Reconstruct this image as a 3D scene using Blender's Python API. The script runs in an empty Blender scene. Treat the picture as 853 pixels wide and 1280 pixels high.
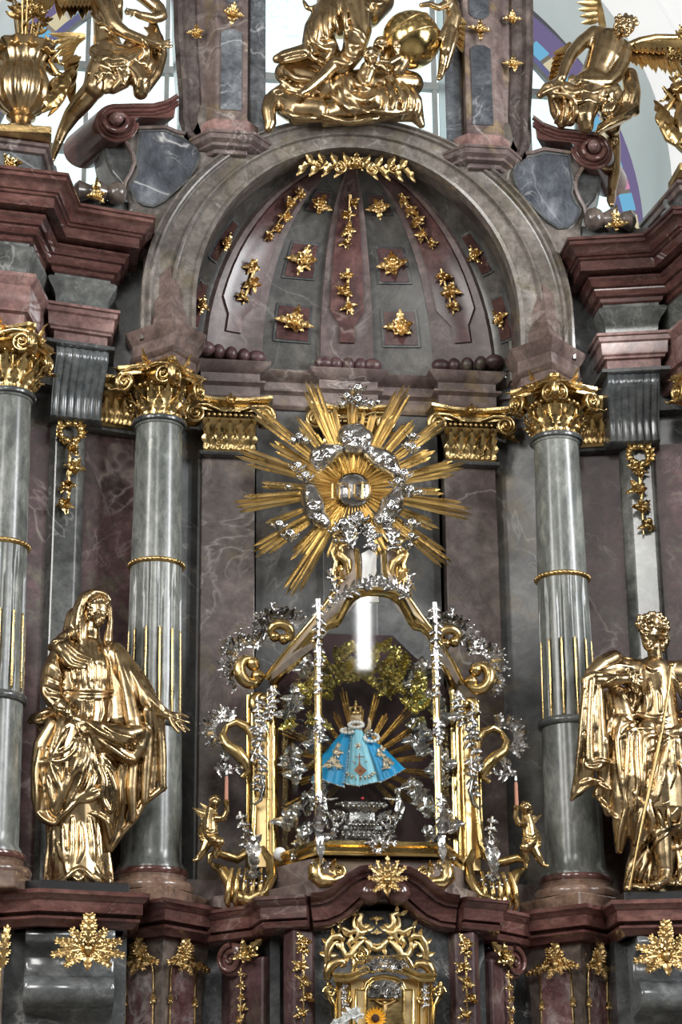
import bpy, bmesh, math, random
from math import sin, cos, pi, sqrt, radians
from mathutils import Vector, Matrix, noise
V = Vector
SC = bpy.context.scene
COL = SC.collection
random.seed(7)
# camera model
CX, CY, CZ = -2.0557, -14.0, 1.6
YAW, PIT, ROLL, FPX = .1363, .3489, -.0107, 2791.3
FW = V((sin(YAW)*cos(PIT), cos(YAW)*cos(PIT), sin(PIT)))
_r = V((cos(YAW), -sin(YAW), 0)); _u = _r.cross(FW)
RT = _r*cos(ROLL) + _u*sin(ROLL); UP = -_r*sin(ROLL) + _u*cos(ROLL)
def P(px, py, Y):
    """world point that stands at depth Y where the photograph shows (px, py)"""
    d = FW + RT*((px-426.5)/FPX) - UP*((py-640)/FPX)
    t = (Y-CY)/d.y
    return V((CX, CY, CZ)) + d*t
def ppm(Y, z=7):        # metres per photo pixel near depth Y
    return ((V((0, Y, z)) - V((CX, CY, CZ))).dot(FW))/FPX
# ---------------------------------------------------------------- mesh builder
class MB:
    def __init__(s): s.v = []; s.f = []
    def add(s, vs, fs):
        n = len(s.v); s.v += [tuple(p) for p in vs]; s.f += [tuple(i+n for i in f) for f in fs]; return s
    def box(s, x0, x1, y0, y1, z0, z1):
        return s.add([(x, y, z) for z in (z0, z1) for y in (y0, y1) for x in (x0, x1)],
                     [(0,2,3,1),(4,5,7,6),(0,1,5,4),(2,6,7,3),(0,4,6,2),(1,3,7,5)])
    def loft(s, rings, closed=True, cap=True):
        n = len(rings[0]); m = len(rings)
        vs = [p for r in rings for p in r]; fs = []
        for i in range(m-1):
            for j in range(n if closed else n-1):
                k = (j+1) % n
                fs.append((i*n+j, i*n+k, (i+1)*n+k, (i+1)*n+j))
        if cap: fs.append(tuple(range(n))[::-1]); fs.append(tuple((m-1)*n+j for j in range(n)))
        return s.add(vs, fs)
    def lathe(s, prof, c=(0,0,0), n=48, sx=1, sy=1, rot=0):
        rings = [[(c[0]+r*sx*cos(rot+2*pi*j/n), c[1]+r*sy*sin(rot+2*pi*j/n), c[2]+z) for j in range(n)] for r, z in prof]
        return s.loft(rings)
    def tube(s, pts, rad, n=8, flat=1.0, nrm=None):
        pts = [V(p) for p in pts]
        if not hasattr(rad, '__len__'): rad = [rad]*len(pts)
        rings = []; prev = nrm and V(nrm) or None
        for i, p in enumerate(pts):
            a = pts[max(i-1, 0)]; b = pts[min(i+1, len(pts)-1)]
            t = (b-a)
            if t.length < 1e-9: t = V((0,0,1))
            t.normalize()
            ref = prev if prev is not None else (V((0,1,0)) if abs(t.y) < .9 else V((1,0,0)))
            u = (ref - t*ref.dot(t))
            if u.length < 1e-5: u = V((1,0,0)) - t*t.x
            u.normalize(); w = t.cross(u); prev = u
            rings.append([p + u*cos(2*pi*j/n)*rad[i]*flat + w*sin(2*pi*j/n)*rad[i] for j in range(n)])
        return s.loft(rings)
    def ball(s, c, r, n=12, m=8, sc=(1,1,1)):
        rings = []
        for i in range(m+1):
            a = pi*(i/m); a = min(max(a, .02), pi-.02)
            rings.append([(c[0]+r*sc[0]*sin(a)*cos(2*pi*j/n), c[1]+r*sc[1]*sin(a)*sin(2*pi*j/n), c[2]+r*sc[2]*cos(a)) for j in range(n)])
        return s.loft(rings)
    def prism(s, poly, y0, y1, ev=(0,0)):
        """poly of (x, z) extruded from depth y0 to y1, far face shifted by ev"""
        n = len(poly)
        return s.add([(x, y0, z) for x, z in poly]+[(x+ev[0], y1, z+ev[1]) for x, z in poly],
                     [tuple(range(n)), tuple(range(2*n-1, n-1, -1))]+[(i, n+i, n+(i+1) % n, (i+1) % n) for i in range(n)])
    def vprism(s, poly, z0, z1):
        n = len(poly)
        return s.add([(x, y, z0) for x, y in poly]+[(x, y, z1) for x, y in poly],
                     [tuple(range(n)), tuple(range(2*n-1, n-1, -1))]+[(i, n+i, n+(i+1) % n, (i+1) % n) for i in range(n)])
    def sweep(s, path, prof, back=.12):
        """moulding: profile [(out, z)] carried along the plan polyline path (x, y); out is to the left of travel... negative y when travelling +x"""
        m = len(path); rings = []
        prof = [(-back, prof[0][1])] + list(prof) + [(-back, prof[-1][1])]
        for i, p in enumerate(path):
            p = V((p[0], p[1]))
            d0 = (p - V(path[i-1])).normalized() if i > 0 else None
            d1 = (V(path[i+1]) - p).normalized() if i < m-1 else None
            d0 = d0 or d1; d1 = d1 or d0
            n0 = V((d0.y, -d0.x)); n1 = V((d1.y, -d1.x))
            b = n0+n1
            b = b/ max(b.length_squared, .2) * 2 if b.length > .1 else n0
            rings.append([(p.x+b.x*o, p.y+b.y*o, z) for o, z in prof])
        return s.loft(rings)
    def along(s, path, prof, closed=False):
        """vertical moulding: profile [(side, out)] carried along points (x, y, z) lying in a plane facing the viewer; out = -y"""
        m = len(path); rings = []
        for i, p in enumerate(path):
            p = V(p)
            if closed: a = V(path[i-1]); b = V(path[(i+1) % m])
            else: a = V(path[max(i-1, 0)]); b = V(path[min(i+1, m-1)])
            d0 = (p-a); d1 = (b-p); d0.y = d1.y = 0
            if d0.length < 1e-7: d0 = d1
            if d1.length < 1e-7: d1 = d0
            d0.normalize(); d1.normalize()
            n0 = V((-d0.z, 0, d0.x)); n1 = V((-d1.z, 0, d1.x)); b2 = n0+n1
            b2 = b2*(2/max(b2.length_squared, .6))
            rings.append([(p.x+b2.x*w, p.y-o, p.z+b2.z*w) for w, o in prof])
        if closed: rings.append(rings[0])
        return s.loft(rings, cap=not closed)
    def leaf(s, base, d, nrm, L, W, curl=.3, lobes=4, cup=.25, th=.006, frill=.42, n=None):
        n = n or int(lobes*5+3)
        base = V(base); d = V(d).normalized(); nrm = V(nrm); nrm = (nrm - d*nrm.dot(d))
        if nrm.length < 1e-4: nrm = V((0,-1,0.01)) - d*V((0,-1,0.01)).dot(d)
        nrm.normalize(); side = d.cross(nrm)
        us = (-1, -.55, 0, .55, 1); top = []; bot = []
        for i in range(n):
            t = i/(n-1)
            ang = curl*2.2*t
            c = base + d*(L*(sin(ang)/(2.2*curl) if abs(curl) > 1e-3 else t)) + nrm*(L*((1-cos(ang))/(2.2*curl) if abs(curl) > 1e-3 else 0))
            tan_n = nrm*cos(ang) - d*sin(ang)
            w = W*.5*(sin(pi*min(1, .12+.88*t)**.75)**.8 if t < .999 else .02)*(1-frill+frill*abs(cos(lobes*pi*t)))
            w = max(w, W*.02)
            for u in us:
                rip = .16*W*frill*cos(2*lobes*pi*t)*abs(u)
                p = c + side*(u*w) + tan_n*(cup*w*(abs(u)**1.6)*1.0 - (.18*w if u == 0 else 0) + rip)
                top.append(p+tan_n*th*.5); bot.append(p-tan_n*th*.5)
        k = 5; N = n*k; fs = []
        for i in range(n-1):
            for j in range(k-1):
                a = i*k+j
                fs.append((a, a+1, a+k+1, a+k)); fs.append((N+a, N+a+k, N+a+k+1, N+a+1))
            fs.append((i*k, (i+1)*k, N+(i+1)*k, N+i*k)); fs.append((i*k+k-1, N+i*k+k-1, N+(i+1)*k+k-1, (i+1)*k+k-1))
        fs.append((0, N, N+1, 1)); 
        for j in range(1, k-1): fs.append((j, N+j, N+j+1, j+1))
        e = (n-1)*k
        for j in range(k-1): fs.append((e+j, e+j+1, N+e+j+1, N+e+j))
        return s.add(top+bot, fs)
    def spiral(s, c, r0, turns, rad, ax=(1,0,0), ay=(0,0,1), start=0, sgn=1, rin=.12, n=8, lead=0, out=(0,-1,0), steps=18):
        """volute: a tube that winds inwards round c, with an eye"""
        c = V(c); ax = V(ax); ay = V(ay); out = V(out); pts = []; rr = []
        N = int(steps*turns)
        for i in range(N+1):
            t = i/N; a = start+sgn*2*pi*turns*t; r = r0*(rin+(1-rin)*(1-t)**.9)
            pts.append(c+ax*(r*cos(a))+ay*(r*sin(a))+out*(lead*t)); rr.append(rad*(1-.55*t))
        s.tube(pts, rr, n=n, nrm=out); s.ball(c+out*lead, rad*.95, 10, 6)
        return pts[0]
    def build(s, name, mat, parent=None, smooth=35, loc=None, bevel=0, label=None, cat=None, group=None, kind=None, mods=None):
        me = bpy.data.meshes.new(name)
        if parent is not None: o0 = V(parent.get('_org', (0,0,0)))
        elif loc is not None: o0 = V(loc)
        elif s.v:
            xs = [p[0] for p in s.v]; ys = [p[1] for p in s.v]; zs = [p[2] for p in s.v]
            o0 = V(((min(xs)+max(xs))/2, (min(ys)+max(ys))/2, min(zs)))
        else: o0 = V((0,0,0))
        me.from_pydata([(p[0]-o0.x, p[1]-o0.y, p[2]-o0.z) for p in s.v], [], s.f)
        bm = bmesh.new(); bm.from_mesh(me)
        bmesh.ops.recalc_face_normals(bm, faces=bm.faces); bm.to_mesh(me); bm.free()
        me.validate(); me.update()
        if smooth:
            me.shade_smooth()
            if smooth < 180: me.set_sharp_from_angle(angle=radians(smooth))
        ob = bpy.data.objects.new(name, me); COL.objects.link(ob)
        if mat: me.materials.append(mat)
        ob['_org'] = tuple(o0)
        if parent is not None: ob.parent = parent
        else: ob.location = o0
        if bevel:
            b = ob.modifiers.new('bevel', 'BEVEL'); b.width = bevel; b.segments = 2; b.limit_method = 'ANGLE'; b.angle_limit = radians(40)
        if mods: mods(ob)
        tag(ob, label, cat, group, kind)
        return ob
def tag(o, label=None, cat=None, group=None, kind=None):
    if label: o['label'] = label
    if cat: o['category'] = cat
    if group: o['group'] = group
    if kind: o['kind'] = kind
    return o
def thing(name, loc, label, cat, group=None):
    o = bpy.data.objects.new(name, None); COL.objects.link(o)
    o.location = loc; o['_org'] = tuple(loc); o.empty_display_size = .1
    return tag(o, label, cat, group)
def sculptmods(voxel, it=4, fac=.5):
    def f(ob):
        r = ob.modifiers.new('remesh', 'REMESH'); r.mode = 'VOXEL'; r.voxel_size = voxel; r.use_smooth_shade = True; r.adaptivity = 0
        if it:
            m = ob.modifiers.new('smooth', 'SMOOTH'); m.factor = fac; m.iterations = it
    return f
class SK:
    """sculptor: chains of round masses traced in photo-zoom coordinates; folds and features ride on the surface of the masses"""
    def __init__(s, ox, oy, sc, Y, z=6.0):
        s.ox, s.oy, s.sc, s.Y = ox, oy, sc, Y; s.m = ppm(Y, z)/sc; s.ch = []; s.mb = MB()
    def w(s, x, y, d):
        """world point d metres in front of the plane Y"""
        return P(s.ox+x/s.sc, s.oy+y/s.sc, s.Y-d)
    def cap(s, pts, n=None, yf=1.0):
        n = n or (28 if max(p[3] for p in pts)*s.m > .08 else 14)
        q = []
        for i in range(len(pts)-1):
            a, b = pts[i], pts[i+1]
            L = sqrt((a[0]-b[0])**2+(a[1]-b[1])**2+((a[2]-b[2])/s.m)**2)
            k = max(1, int(L/(.45*min(a[3], b[3])+1e-6)))
            k = min(k, 24)
            for j in range(k): t = j/k; q.append(tuple(a[c]*(1-t)+b[c]*t for c in range(4)))
        q.append(tuple(pts[-1]))
        for x, y, d, r in q: s.ch.append((x, y, d, r, yf))
        W = [s.w(x, y, d) for x, y, d, r in q]; R = [r*s.m for x, y, d, r in q]
        if len(W) > 1: s.mb.tube(W, R, n=n)
        for i in (0, len(W)-1): s.mb.ball(W[i], R[i]*.99, n, n//2+2)
        return s
    def m_(s, *pts): return s.cap(pts)
    def surf(s, x, y):
        best = None
        for cx, cy, d, r, yf in s.ch:
            q = (x-cx)**2+(y-cy)**2
            if q < r*r:
                h = d+sqrt(r*r-q)*s.m
                if best is None or h > best: best = h
        if best is None:
            c = min(s.ch, key=lambda c: (x-c[0])**2+(y-c[1])**2-c[3]**2)
            best = c[2]
        return best
    def fold(s, pts, r=9, h=.35, taper=True, keep=False):
        """2D path; radius r in zoom px; sits on the surface"""
        P2 = []
        for i in range(len(pts)-1):
            a, b = pts[i], pts[i+1]; L = sqrt((a[0]-b[0])**2+(a[1]-b[1])**2); k = max(1, int(L/(r*.9)))
            for j in range(k): t = j/k; P2.append((a[0]*(1-t)+b[0]*t, a[1]*(1-t)+b[1]*t))
        P2.append(pts[-1][:2])
        # smooth corners
        for _ in range(2): P2 = [P2[0]]+[tuple((P2[i-1][c]+2*P2[i][c]+P2[i+1][c])/4 for c in (0,1)) for i in range(1, len(P2)-1)]+[P2[-1]]
        D = [s.surf(x, y) for x, y in P2]
        for _ in range(2): D = [D[0]]+[(D[i-1]+2*D[i]+D[i+1])/4 for i in range(1, len(D)-1)]+[D[-1]]
        n = len(P2); q = []
        for i, (x, y) in enumerate(P2):
            t = i/max(1, n-1); rr = r*((.45+.55*sin(pi*min(1, max(0, t)))**.6) if taper else 1)
            q.append((x, y, D[i]+(h*rr-rr*.35)*s.m, rr))
        W = [s.w(x, y, d) for x, y, d, _ in q]; R = [rr*s.m for *_, rr in q]
        s.mb.tube(W, R, n=8)
        for i in (0, len(W)-1): s.mb.ball(W[i], R[i]*.98, 8, 6)
        if keep: s.ch += [(x, y, d, rr, 1) for x, y, d, rr in q]
        return s
    def dot(s, x, y, r, h=0.0, sc=(1,1,1)):
        s.mb.ball(s.w(x, y, s.surf(x, y)+h*r*s.m), r*s.m, 12, 8, sc); return s
    def build(s, name, mat, parent=None, voxel=.008, it=4, **k):
        return s.mb.build(name, mat, parent, smooth=180, mods=sculptmods(voxel, it), **k)
# ---------------------------------------------------------------- materials
def nodes(name):
    m = bpy.data.materials.new(name); m.use_nodes = True; nt = m.node_tree
    b = nt.nodes['Principled BSDF']; return m, nt, b
def ramp(nt, stops, interp='LINEAR'):
    r = nt.nodes.new('ShaderNodeValToRGB'); r.color_ramp.interpolation = interp
    e = r.color_ramp.elements
    while len(e) < len(stops): e.new(.5)
    for i, (p, c) in enumerate(stops): e[i].position = p; e[i].color = (*c, 1) if len(c) == 3 else c
    return r
def pos(nt, scale=(1,1,1), rot=(0,0,0)):
    g = nt.nodes.new('ShaderNodeNewGeometry'); mp = nt.nodes.new('ShaderNodeMapping')
    mp.inputs['Scale'].default_value = scale; mp.inputs['Rotation'].default_value = rot
    nt.links.new(g.outputs['Position'], mp.inputs['Vector']); return mp.outputs['Vector']
def noisen(nt, vec, scale, detail=4, rough=.55, dist=0):
    n = nt.nodes.new('ShaderNodeTexNoise'); n.inputs['Scale'].default_value = scale; n.inputs['Detail'].default_value = detail
    n.inputs['Roughness'].default_value = rough; n.inputs['Distortion'].default_value = dist
    nt.links.new(vec, n.inputs['Vector']); return n
def mix(nt, fac, a, b, mode='MIX'):
    n = nt.nodes.new('ShaderNodeMix'); n.data_type = 'RGBA'; n.blend_type = mode
    for sock, val in ((n.inputs['Factor'], fac), (n.inputs[6], a), (n.inputs[7], b)):
        if isinstance(val, bpy.types.NodeSocket): nt.links.new(val, sock)
        elif isinstance(val, (int, float)): sock.default_value = val
        else: sock.default_value = (*val, 1)
    return n.outputs[2]
def marble(name, cols, vein=(.6,.58,.55), veinamt=.5, scale=2.2, rough=.22, stretch=(1,1,1), vscale=1.6, spot=None, rot=(.3,.5,.2)):
    """cols: dark to light body colours; white branching veins; optional coloured blotches"""
    m, nt, b = nodes(name); v = pos(nt, stretch, rot)
    n1 = noisen(nt, v, scale*1.25, 8, .66, .7)
    k = len(cols); r = ramp(nt, [(.30+.42*i/(k-1), c) for i, c in enumerate(cols)]); nt.links.new(n1.outputs['Fac'], r.inputs['Fac'])
    col = r.outputs['Color']
    if spot:
        n3 = noisen(nt, v, scale*1.7, 5, .6, .6); r3 = ramp(nt, [(.56, (0,0,0)), (.68, (1,1,1))]); nt.links.new(n3.outputs['Fac'], r3.inputs['Fac'])
        col = mix(nt, r3.outputs['Color'], col, spot)
    n6 = noisen(nt, v, scale*6, 6, .7, .4); r6 = ramp(nt, [(.32, (.62,.62,.62)), (.5, (1,1,1)), (.70, (1.5,1.48,1.45))]); nt.links.new(n6.outputs['Fac'], r6.inputs['Fac'])
    n7 = noisen(nt, v, scale*.45, 3, .5, .3); r7 = ramp(nt, [(.36, (.72,.72,.72)), (.62, (1.28,1.27,1.25))]); nt.links.new(n7.outputs['Fac'], r7.inputs['Fac'])
    col = mix(nt, 1.0, mix(nt, 1.0, col, r6.outputs['Color'], 'MULTIPLY'), r7.outputs['Color'], 'MULTIPLY')
    for sc_, wd, am in ((vscale, .012, veinamt), (vscale*2.7, .010, veinamt*.6)):
        n2 = noisen(nt, v, sc_, 5, .5, .9)
        s_ = nt.nodes.new('ShaderNodeMath'); s_.operation = 'SUBTRACT'; s_.inputs[1].default_value = .5; nt.links.new(n2.outputs['Fac'], s_.inputs[0])
        a_ = nt.nodes.new('ShaderNodeMath'); a_.operation = 'ABSOLUTE'; nt.links.new(s_.outputs[0], a_.inputs[0])
        r2 = ramp(nt, [(0, (am,)*3), (wd*.5, (am*.4,)*3), (wd*1.5, (0,0,0))]); nt.links.new(a_.outputs[0], r2.inputs['Fac'])
        n5 = noisen(nt, v, sc_*.8, 2); r5 = ramp(nt, [(.48, (0,0,0)), (.62, (1,1,1))]); nt.links.new(n5.outputs['Fac'], r5.inputs['Fac'])
        f = mix(nt, 1.0, r2.outputs['Color'], r5.outputs['Color'], 'MULTIPLY')
        col = mix(nt, f, col, vein)
    nt.links.new(col, b.inputs['Base Color'])
    b.inputs['Roughness'].default_value = rough; b.inputs['IOR'].default_value = 1.5
    b.inputs['Coat Weight'].default_value = .25 if rough < .24 else 0; b.inputs['Coat Roughness'].default_value = .12
    return m
def metal(name, col, rough=.25, var=.35, bump=.25, bscale=30, dark=None):
    m, nt, b = nodes(name); v = pos(nt)
    n = noisen(nt, v, 7, 5); r = ramp(nt, [(.3, tuple(c*(1-var) for c in col) if dark is None else dark), (.62, col)])
    nt.links.new(n.outputs['Fac'], r.inputs['Fac']); nt.links.new(r.outputs['Color'], b.inputs['Base Color'])
    b.inputs['Metallic'].default_value = 1; 
    r2 = ramp(nt, [(.3, (rough*.7,)*3), (.7, (rough*1.35,)*3)]); nt.links.new(n.outputs['Fac'], r2.inputs['Fac']); nt.links.new(r2.outputs['Color'], b.inputs['Roughness'])
    n2 = noisen(nt, v, bscale, 4); bp = nt.nodes.new('ShaderNodeBump'); bp.inputs['Strength'].default_value = bump; bp.inputs['Distance'].default_value = .01
    nt.links.new(n2.outputs['Fac'], bp.inputs['Height']); nt.links.new(bp.outputs['Normal'], b.inputs['Normal'])
    return m
def plain(name, col, rough=.5, metallic=0, var=.12, scale=12):
    m, nt, b = nodes(name); n = noisen(nt, pos(nt), scale, 4)
    r = ramp(nt, [(.3, tuple(c*(1-var) for c in col)), (.7, tuple(min(1, c*(1+var)) for c in col))])
    nt.links.new(n.outputs['Fac'], r.inputs['Fac']); nt.links.new(r.outputs['Color'], b.inputs['Base Color'])
    b.inputs['Roughness'].default_value = rough; b.inputs['Metallic'].default_value = metallic
    return m
GREY = marble('grey green marble', [(.06,.064,.062), (.13,.137,.132), (.235,.245,.232)], (.5,.51,.48), .5, 2.4, .2)
SHAFT = marble('pale grey green shaft marble', [(.065,.072,.068), (.145,.155,.145), (.29,.305,.28)], (.06,.08,.08), .8, 3.2, .24, (1,1,.45))
DARK = marble('dark slate marble', [(.03,.034,.036), (.075,.08,.082), (.15,.155,.155)], (.5,.5,.48), .5, 2.0, .22)
WALLG = marble('blue grey wall marble', [(.055,.058,.062), (.095,.098,.10), (.16,.16,.158)], (.38,.37,.34), .5, 1.3, .42, spot=(.15,.13,.10))
MAROON = marble('dark maroon marble', [(.028,.012,.014), (.072,.036,.038), (.13,.08,.078)], (.5,.42,.38), .45, 3.0, .4, spot=(.10,.085,.06))
RED = marble('oxblood moulding marble', [(.062,.024,.021), (.112,.050,.044), (.17,.09,.078)], (.42,.33,.29), .35, 2.0, .16, (1,1,2.5))
MAUVE = marble('mauve grey marble', [(.075,.052,.050), (.15,.112,.105), (.27,.225,.205)], (.5,.45,.42), .6, 1.9, .36, spot=(.20,.15,.085))
PINK = marble('dusty pink marble', [(.15,.08,.075), (.25,.15,.14), (.36,.26,.24)], (.55,.5,.46), .3, 2.6, .2)
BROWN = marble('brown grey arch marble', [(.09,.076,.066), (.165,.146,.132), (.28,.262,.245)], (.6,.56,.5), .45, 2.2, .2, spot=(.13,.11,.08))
TAN = marble('tan brown base marble', [(.13,.075,.055), (.21,.135,.10), (.30,.21,.165)], (.5,.42,.36), .25, 2.4, .22)
PANEL = marble('streaked blue grey panel marble', [(.045,.05,.062), (.10,.11,.13), (.25,.265,.29)], (.75,.75,.74), .6, 2.4, .12, (1,1,.6), rot=(.2,.9,.2))
CALICO = marble('red and white flamed marble', [(.10,.03,.035), (.24,.14,.14), (.5,.44,.43)], (.7,.66,.62), .7, 4.5, .2)
GOLD = metal('gilding', (.66,.48,.22), .26, .32)
GOLDS = metal('burnished statue gilding', (.545,.40,.225), .27, .36, .06, 22)
GOLDD = metal('old dark gilding', (.54,.38,.17), .3, .4)
GOLDR = metal('matt rosette gilding', (.72,.50,.22), .34, .3, .35)
GOLDP = metal('polished brass gold', (.78,.58,.25), .17, .25, .1)
GOLDG = metal('greenish gold', (.75,.66,.22), .2, .3, .3)  # greenish tone of the gilt foliage itself
SILVER = metal('chased silver', (.62,.61,.60), .2, .35, .3, 40)
SILVD = metal('tarnished silver', (.42,.41,.40), .26, .35, .3, 40)
BLACK = plain('black stone slab', (.012,.012,.013), .35)
PLASTER = plain('pale grey plaster', (.60,.62,.60), .8, 0, .05, 2)
WHITE = plain('white plaster', (.75,.75,.74), .8, 0, .03, 2)
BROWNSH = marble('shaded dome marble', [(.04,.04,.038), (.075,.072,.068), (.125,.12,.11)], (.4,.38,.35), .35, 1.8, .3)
BROWND = marble('shaded soffit marble', [(.05,.045,.04), (.095,.085,.075), (.17,.155,.14)], (.5,.45,.4), .35, 2.0, .3)  # arch marble in a darker copy: shade under the arch put into the colour
MAUVED = marble('shaded mauve rib marble', [(.07,.047,.046), (.115,.084,.08), (.18,.145,.135)], (.4,.36,.33), .4, 2.2, .42)  # mauve marble darkened for the ribs; the dome's dimness is in the colour
MAROOND = marble('wine red inlay marble', [(.036,.016,.017), (.078,.036,.035), (.13,.07,.064)], (.45,.36,.32), .4, 2.6, .25)
PINKD = marble('brick pink marble', [(.10,.05,.045), (.17,.095,.085), (.25,.165,.145)], (.5,.42,.36), .35, 2.2, .22)
def mir3(pts, s): return [(s*x, y, z) for x, y, z in pts]
DARKC = marble('dark fluted console marble', [(.045,.05,.055), (.085,.095,.10), (.14,.15,.155)], (.4,.42,.42), .3, 2.4, .2)
PANELD = marble('blue slate panel marble', [(.05,.055,.065), (.11,.12,.135), (.22,.235,.255)], (.65,.66,.68), .6, 3.0, .2)
TAND = marble('grey brown pedestal marble', [(.09,.07,.06), (.15,.12,.105), (.22,.19,.17)], (.45,.4,.36), .3, 2.6, .22)
GREYD = marble('slate blue console marble', [(.06,.065,.068), (.12,.128,.132), (.21,.218,.22)], (.5,.5,.5), .4, 2.6, .16)
FLECK = marble('dark flecked marble', [(.035,.04,.045), (.075,.082,.09), (.15,.155,.16)], (.6,.6,.6), .8, 4.2, .2, vscale=3.5)
GOLDB = metal('bronze gilding', (.62,.45,.22), .26, .35, .2)
CANDLE = plain('reddish candle wax', (.45,.20,.13), .5)
VELVET = plain('dark plum velvet', (.035,.012,.016), .8)
PEARL = plain('pearly pink silvered panel', (.50,.44,.40), .3, .45, .25, 14)
PEARLW = metal('bright silver plate', (.86,.85,.83), .35, .1, .05)
GOLDP2 = metal('satin brass', (.80,.60,.30), .38, .15, .1)
def _pane():
    m, nt, b = nodes('clear glass pane'); out = nt.nodes['Material Output']
    t = nt.nodes.new('ShaderNodeBsdfTransparent'); t.inputs['Color'].default_value = (.97,.98,.975,1); g = nt.nodes.new('ShaderNodeBsdfGlossy'); g.inputs['Roughness'].default_value = .03
    mx = nt.nodes.new('ShaderNodeMixShader'); mx.inputs[0].default_value = .035
    nt.links.new(t.outputs[0], mx.inputs[1]); nt.links.new(g.outputs[0], mx.inputs[2]); nt.links.new(mx.outputs[0], out.inputs['Surface']); return m
PANE = _pane()
SILVG = metal('silver gilt thread', (.80,.70,.55), .35, .2, .3, 60)
GOLDC = metal('pale matt gilding', (.82,.64,.33), .36, .25, .3)
PINKB = marble('umber pink pier marble', [(.08,.055,.05), (.15,.11,.10), (.23,.18,.165)], (.5,.45,.4), .35, 2.2, .22)
def plume(q, c, d, L, W, nrm=(0,-1,0), seed=1):
    """acanthus plume: curling rib with paired serrated leaflets"""
    rd = random.Random(seed); c = V(c); d = V(d).normalized(); n = V(nrm); n = (n-d*n.dot(d)).normalized(); sd = d.cross(n)
    pts = [c+d*L*t+n*(L*.18*sin(pi*t*.9)) for t in (0, .25, .5, .75, 1)]
    q.tube(pts, [L*.07, L*.06, L*.05, L*.04, L*.03], n=6)
    for k in range(5):
        t = .08+.2*k; p = c+d*L*t+n*(L*.18*sin(pi*t*.9)); w = W*(.75 if k == 0 else 1-.14*k)*.62
        for m in (-1, 1): q.leaf(p, d*.9+sd*m+n*rd.uniform(.2,.6), n, w*1.05, w*.78, -.4, 3, .35, .006, .4)
    q.leaf(pts[2], d+n*.2, n, L*.55, W*.5, -.35, 3, .3, .006, .4)
GOLDRAY = metal('gilt ray metal', (.92,.72,.38), .32, .2, .2)
JAMB = marble('dark umber jamb marble', [(.045,.033,.032), (.085,.066,.062), (.15,.125,.115)], (.5,.45,.4), .5, 2.4, .2)
# ================================================================ SETTING (behind the altar)
def mir(path, s): return [(s*p[0],)+tuple(p[1:]) for p in path] if s > 0 else [(s*p[0],)+tuple(p[1:]) for p in path][::-1]
def side(s): return 'left' if s < 0 else 'right'
WY, WC, WR = 3.0, 10.46, 3.27           # great lunette window behind the altar
def arcpts(cx, cz, rx, rz, a0, a1, n): return [(cx+rx*cos(a0+(a1-a0)*i/n), cz+rz*sin(a0+(a1-a0)*i/n)) for i in range(n+1)]
def wallpoly():
    hole = [(WR, 8.2)]+arcpts(0, WC, WR, WR, 0, pi, 40)+[(-WR, 8.2)]
    return [(-9, 0), (-9, 16), (9, 16), (9, 0)], hole
b = MB()
o_, h_ = wallpoly()
b.prism([(WR, 0)]+[(WR, 8.2)]+arcpts(0, WC, WR, WR, 0, pi/2, 24)+[(0, 16), (9, 16), (9, 0)], WY, WY+.5)
b.prism([(-x, z) for x, z in ([(WR, 0)]+[(WR, 8.2)]+arcpts(0, WC, WR, WR, 0, pi/2, 24)+[(0, 16), (9, 16), (9, 0)])], WY, WY+.5)
b.box(-WR, WR, WY, WY+.5, 0, 8.2)
b.build('wall_back', PLASTER, kind='structure', smooth=30)
b = MB(); b.box(-10, 10, -24, 4, -.3, 0); b.build('floor', plain('floor stone', (.25,.23,.2), .4), kind='structure')
# window: ring frame + panes
def glassmat(name, colr, strength, pattern=True):
    m, nt, bb = nodes(name); v = pos(nt)
    out = nt.nodes['Material Output']; em = nt.nodes.new('ShaderNodeEmission')
    if pattern:
        vo = nt.nodes.new('ShaderNodeTexVoronoi'); vo.feature = 'DISTANCE_TO_EDGE'; vo.inputs['Scale'].default_value = 9; nt.links.new(v, vo.inputs['Vector'])
        r = ramp(nt, [(0, (.62,.80,.83)), (.03, (.72,.9,.92)), (.06, colr)]); nt.links.new(vo.outputs['Distance'], r.inputs['Fac'])
        n = noisen(nt, v, .7, 3); r2 = ramp(nt, [(.35, (.84,1,1)), (.6, (1,1,1))]); nt.links.new(n.outputs['Fac'], r2.inputs['Fac'])
        c = mix(nt, 1.0, r.outputs['Color'], r2.outputs['Color'], 'MULTIPLY')
    else: c = None
    if c: nt.links.new(c, em.inputs['Color'])
    else: em.inputs['Color'].default_value = (*colr, 1)
    em.inputs['Strength'].default_value = strength
    nt.links.new(em.outputs[0], out.inputs['Surface']); return m
GLASS = glassmat('leaded daylight glass', (.86,.97,.98), 1.25)
gcol = [glassmat('stained glass '+n, c, .9, False) for n, c in (('blue', (.13,.13,.25)), ('sky', (.16,.42,.62)), ('rose', (.6,.25,.38)), ('amber', (.62,.55,.36)), ('violet', (.16,.13,.25)))]
FRAME = plain('grey window lead', (.25,.26,.25), .6)
wf = thing('window_1', (0, WY+.3, 8.2), None, None); wf['kind'] = 'structure'
b = MB(); b.prism([(-2.81, 8.2)]+arcpts(0, WC, 2.81, 2.81, pi, 0, 40)+[(2.81, 8.2)], WY+.30, WY+.32); b.build('leaded_glass', GLASS, wf, smooth=0)
def ringseg(b, r0, r1, a0, a1, y0, y1, n=2):
    b.prism(arcpts(0, WC, r1, r1, a0, a1, n)+arcpts(0, WC, r0, r0, a1, a0, n), y0, y1)
N = 44
bs = [MB() for _ in gcol]
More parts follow.
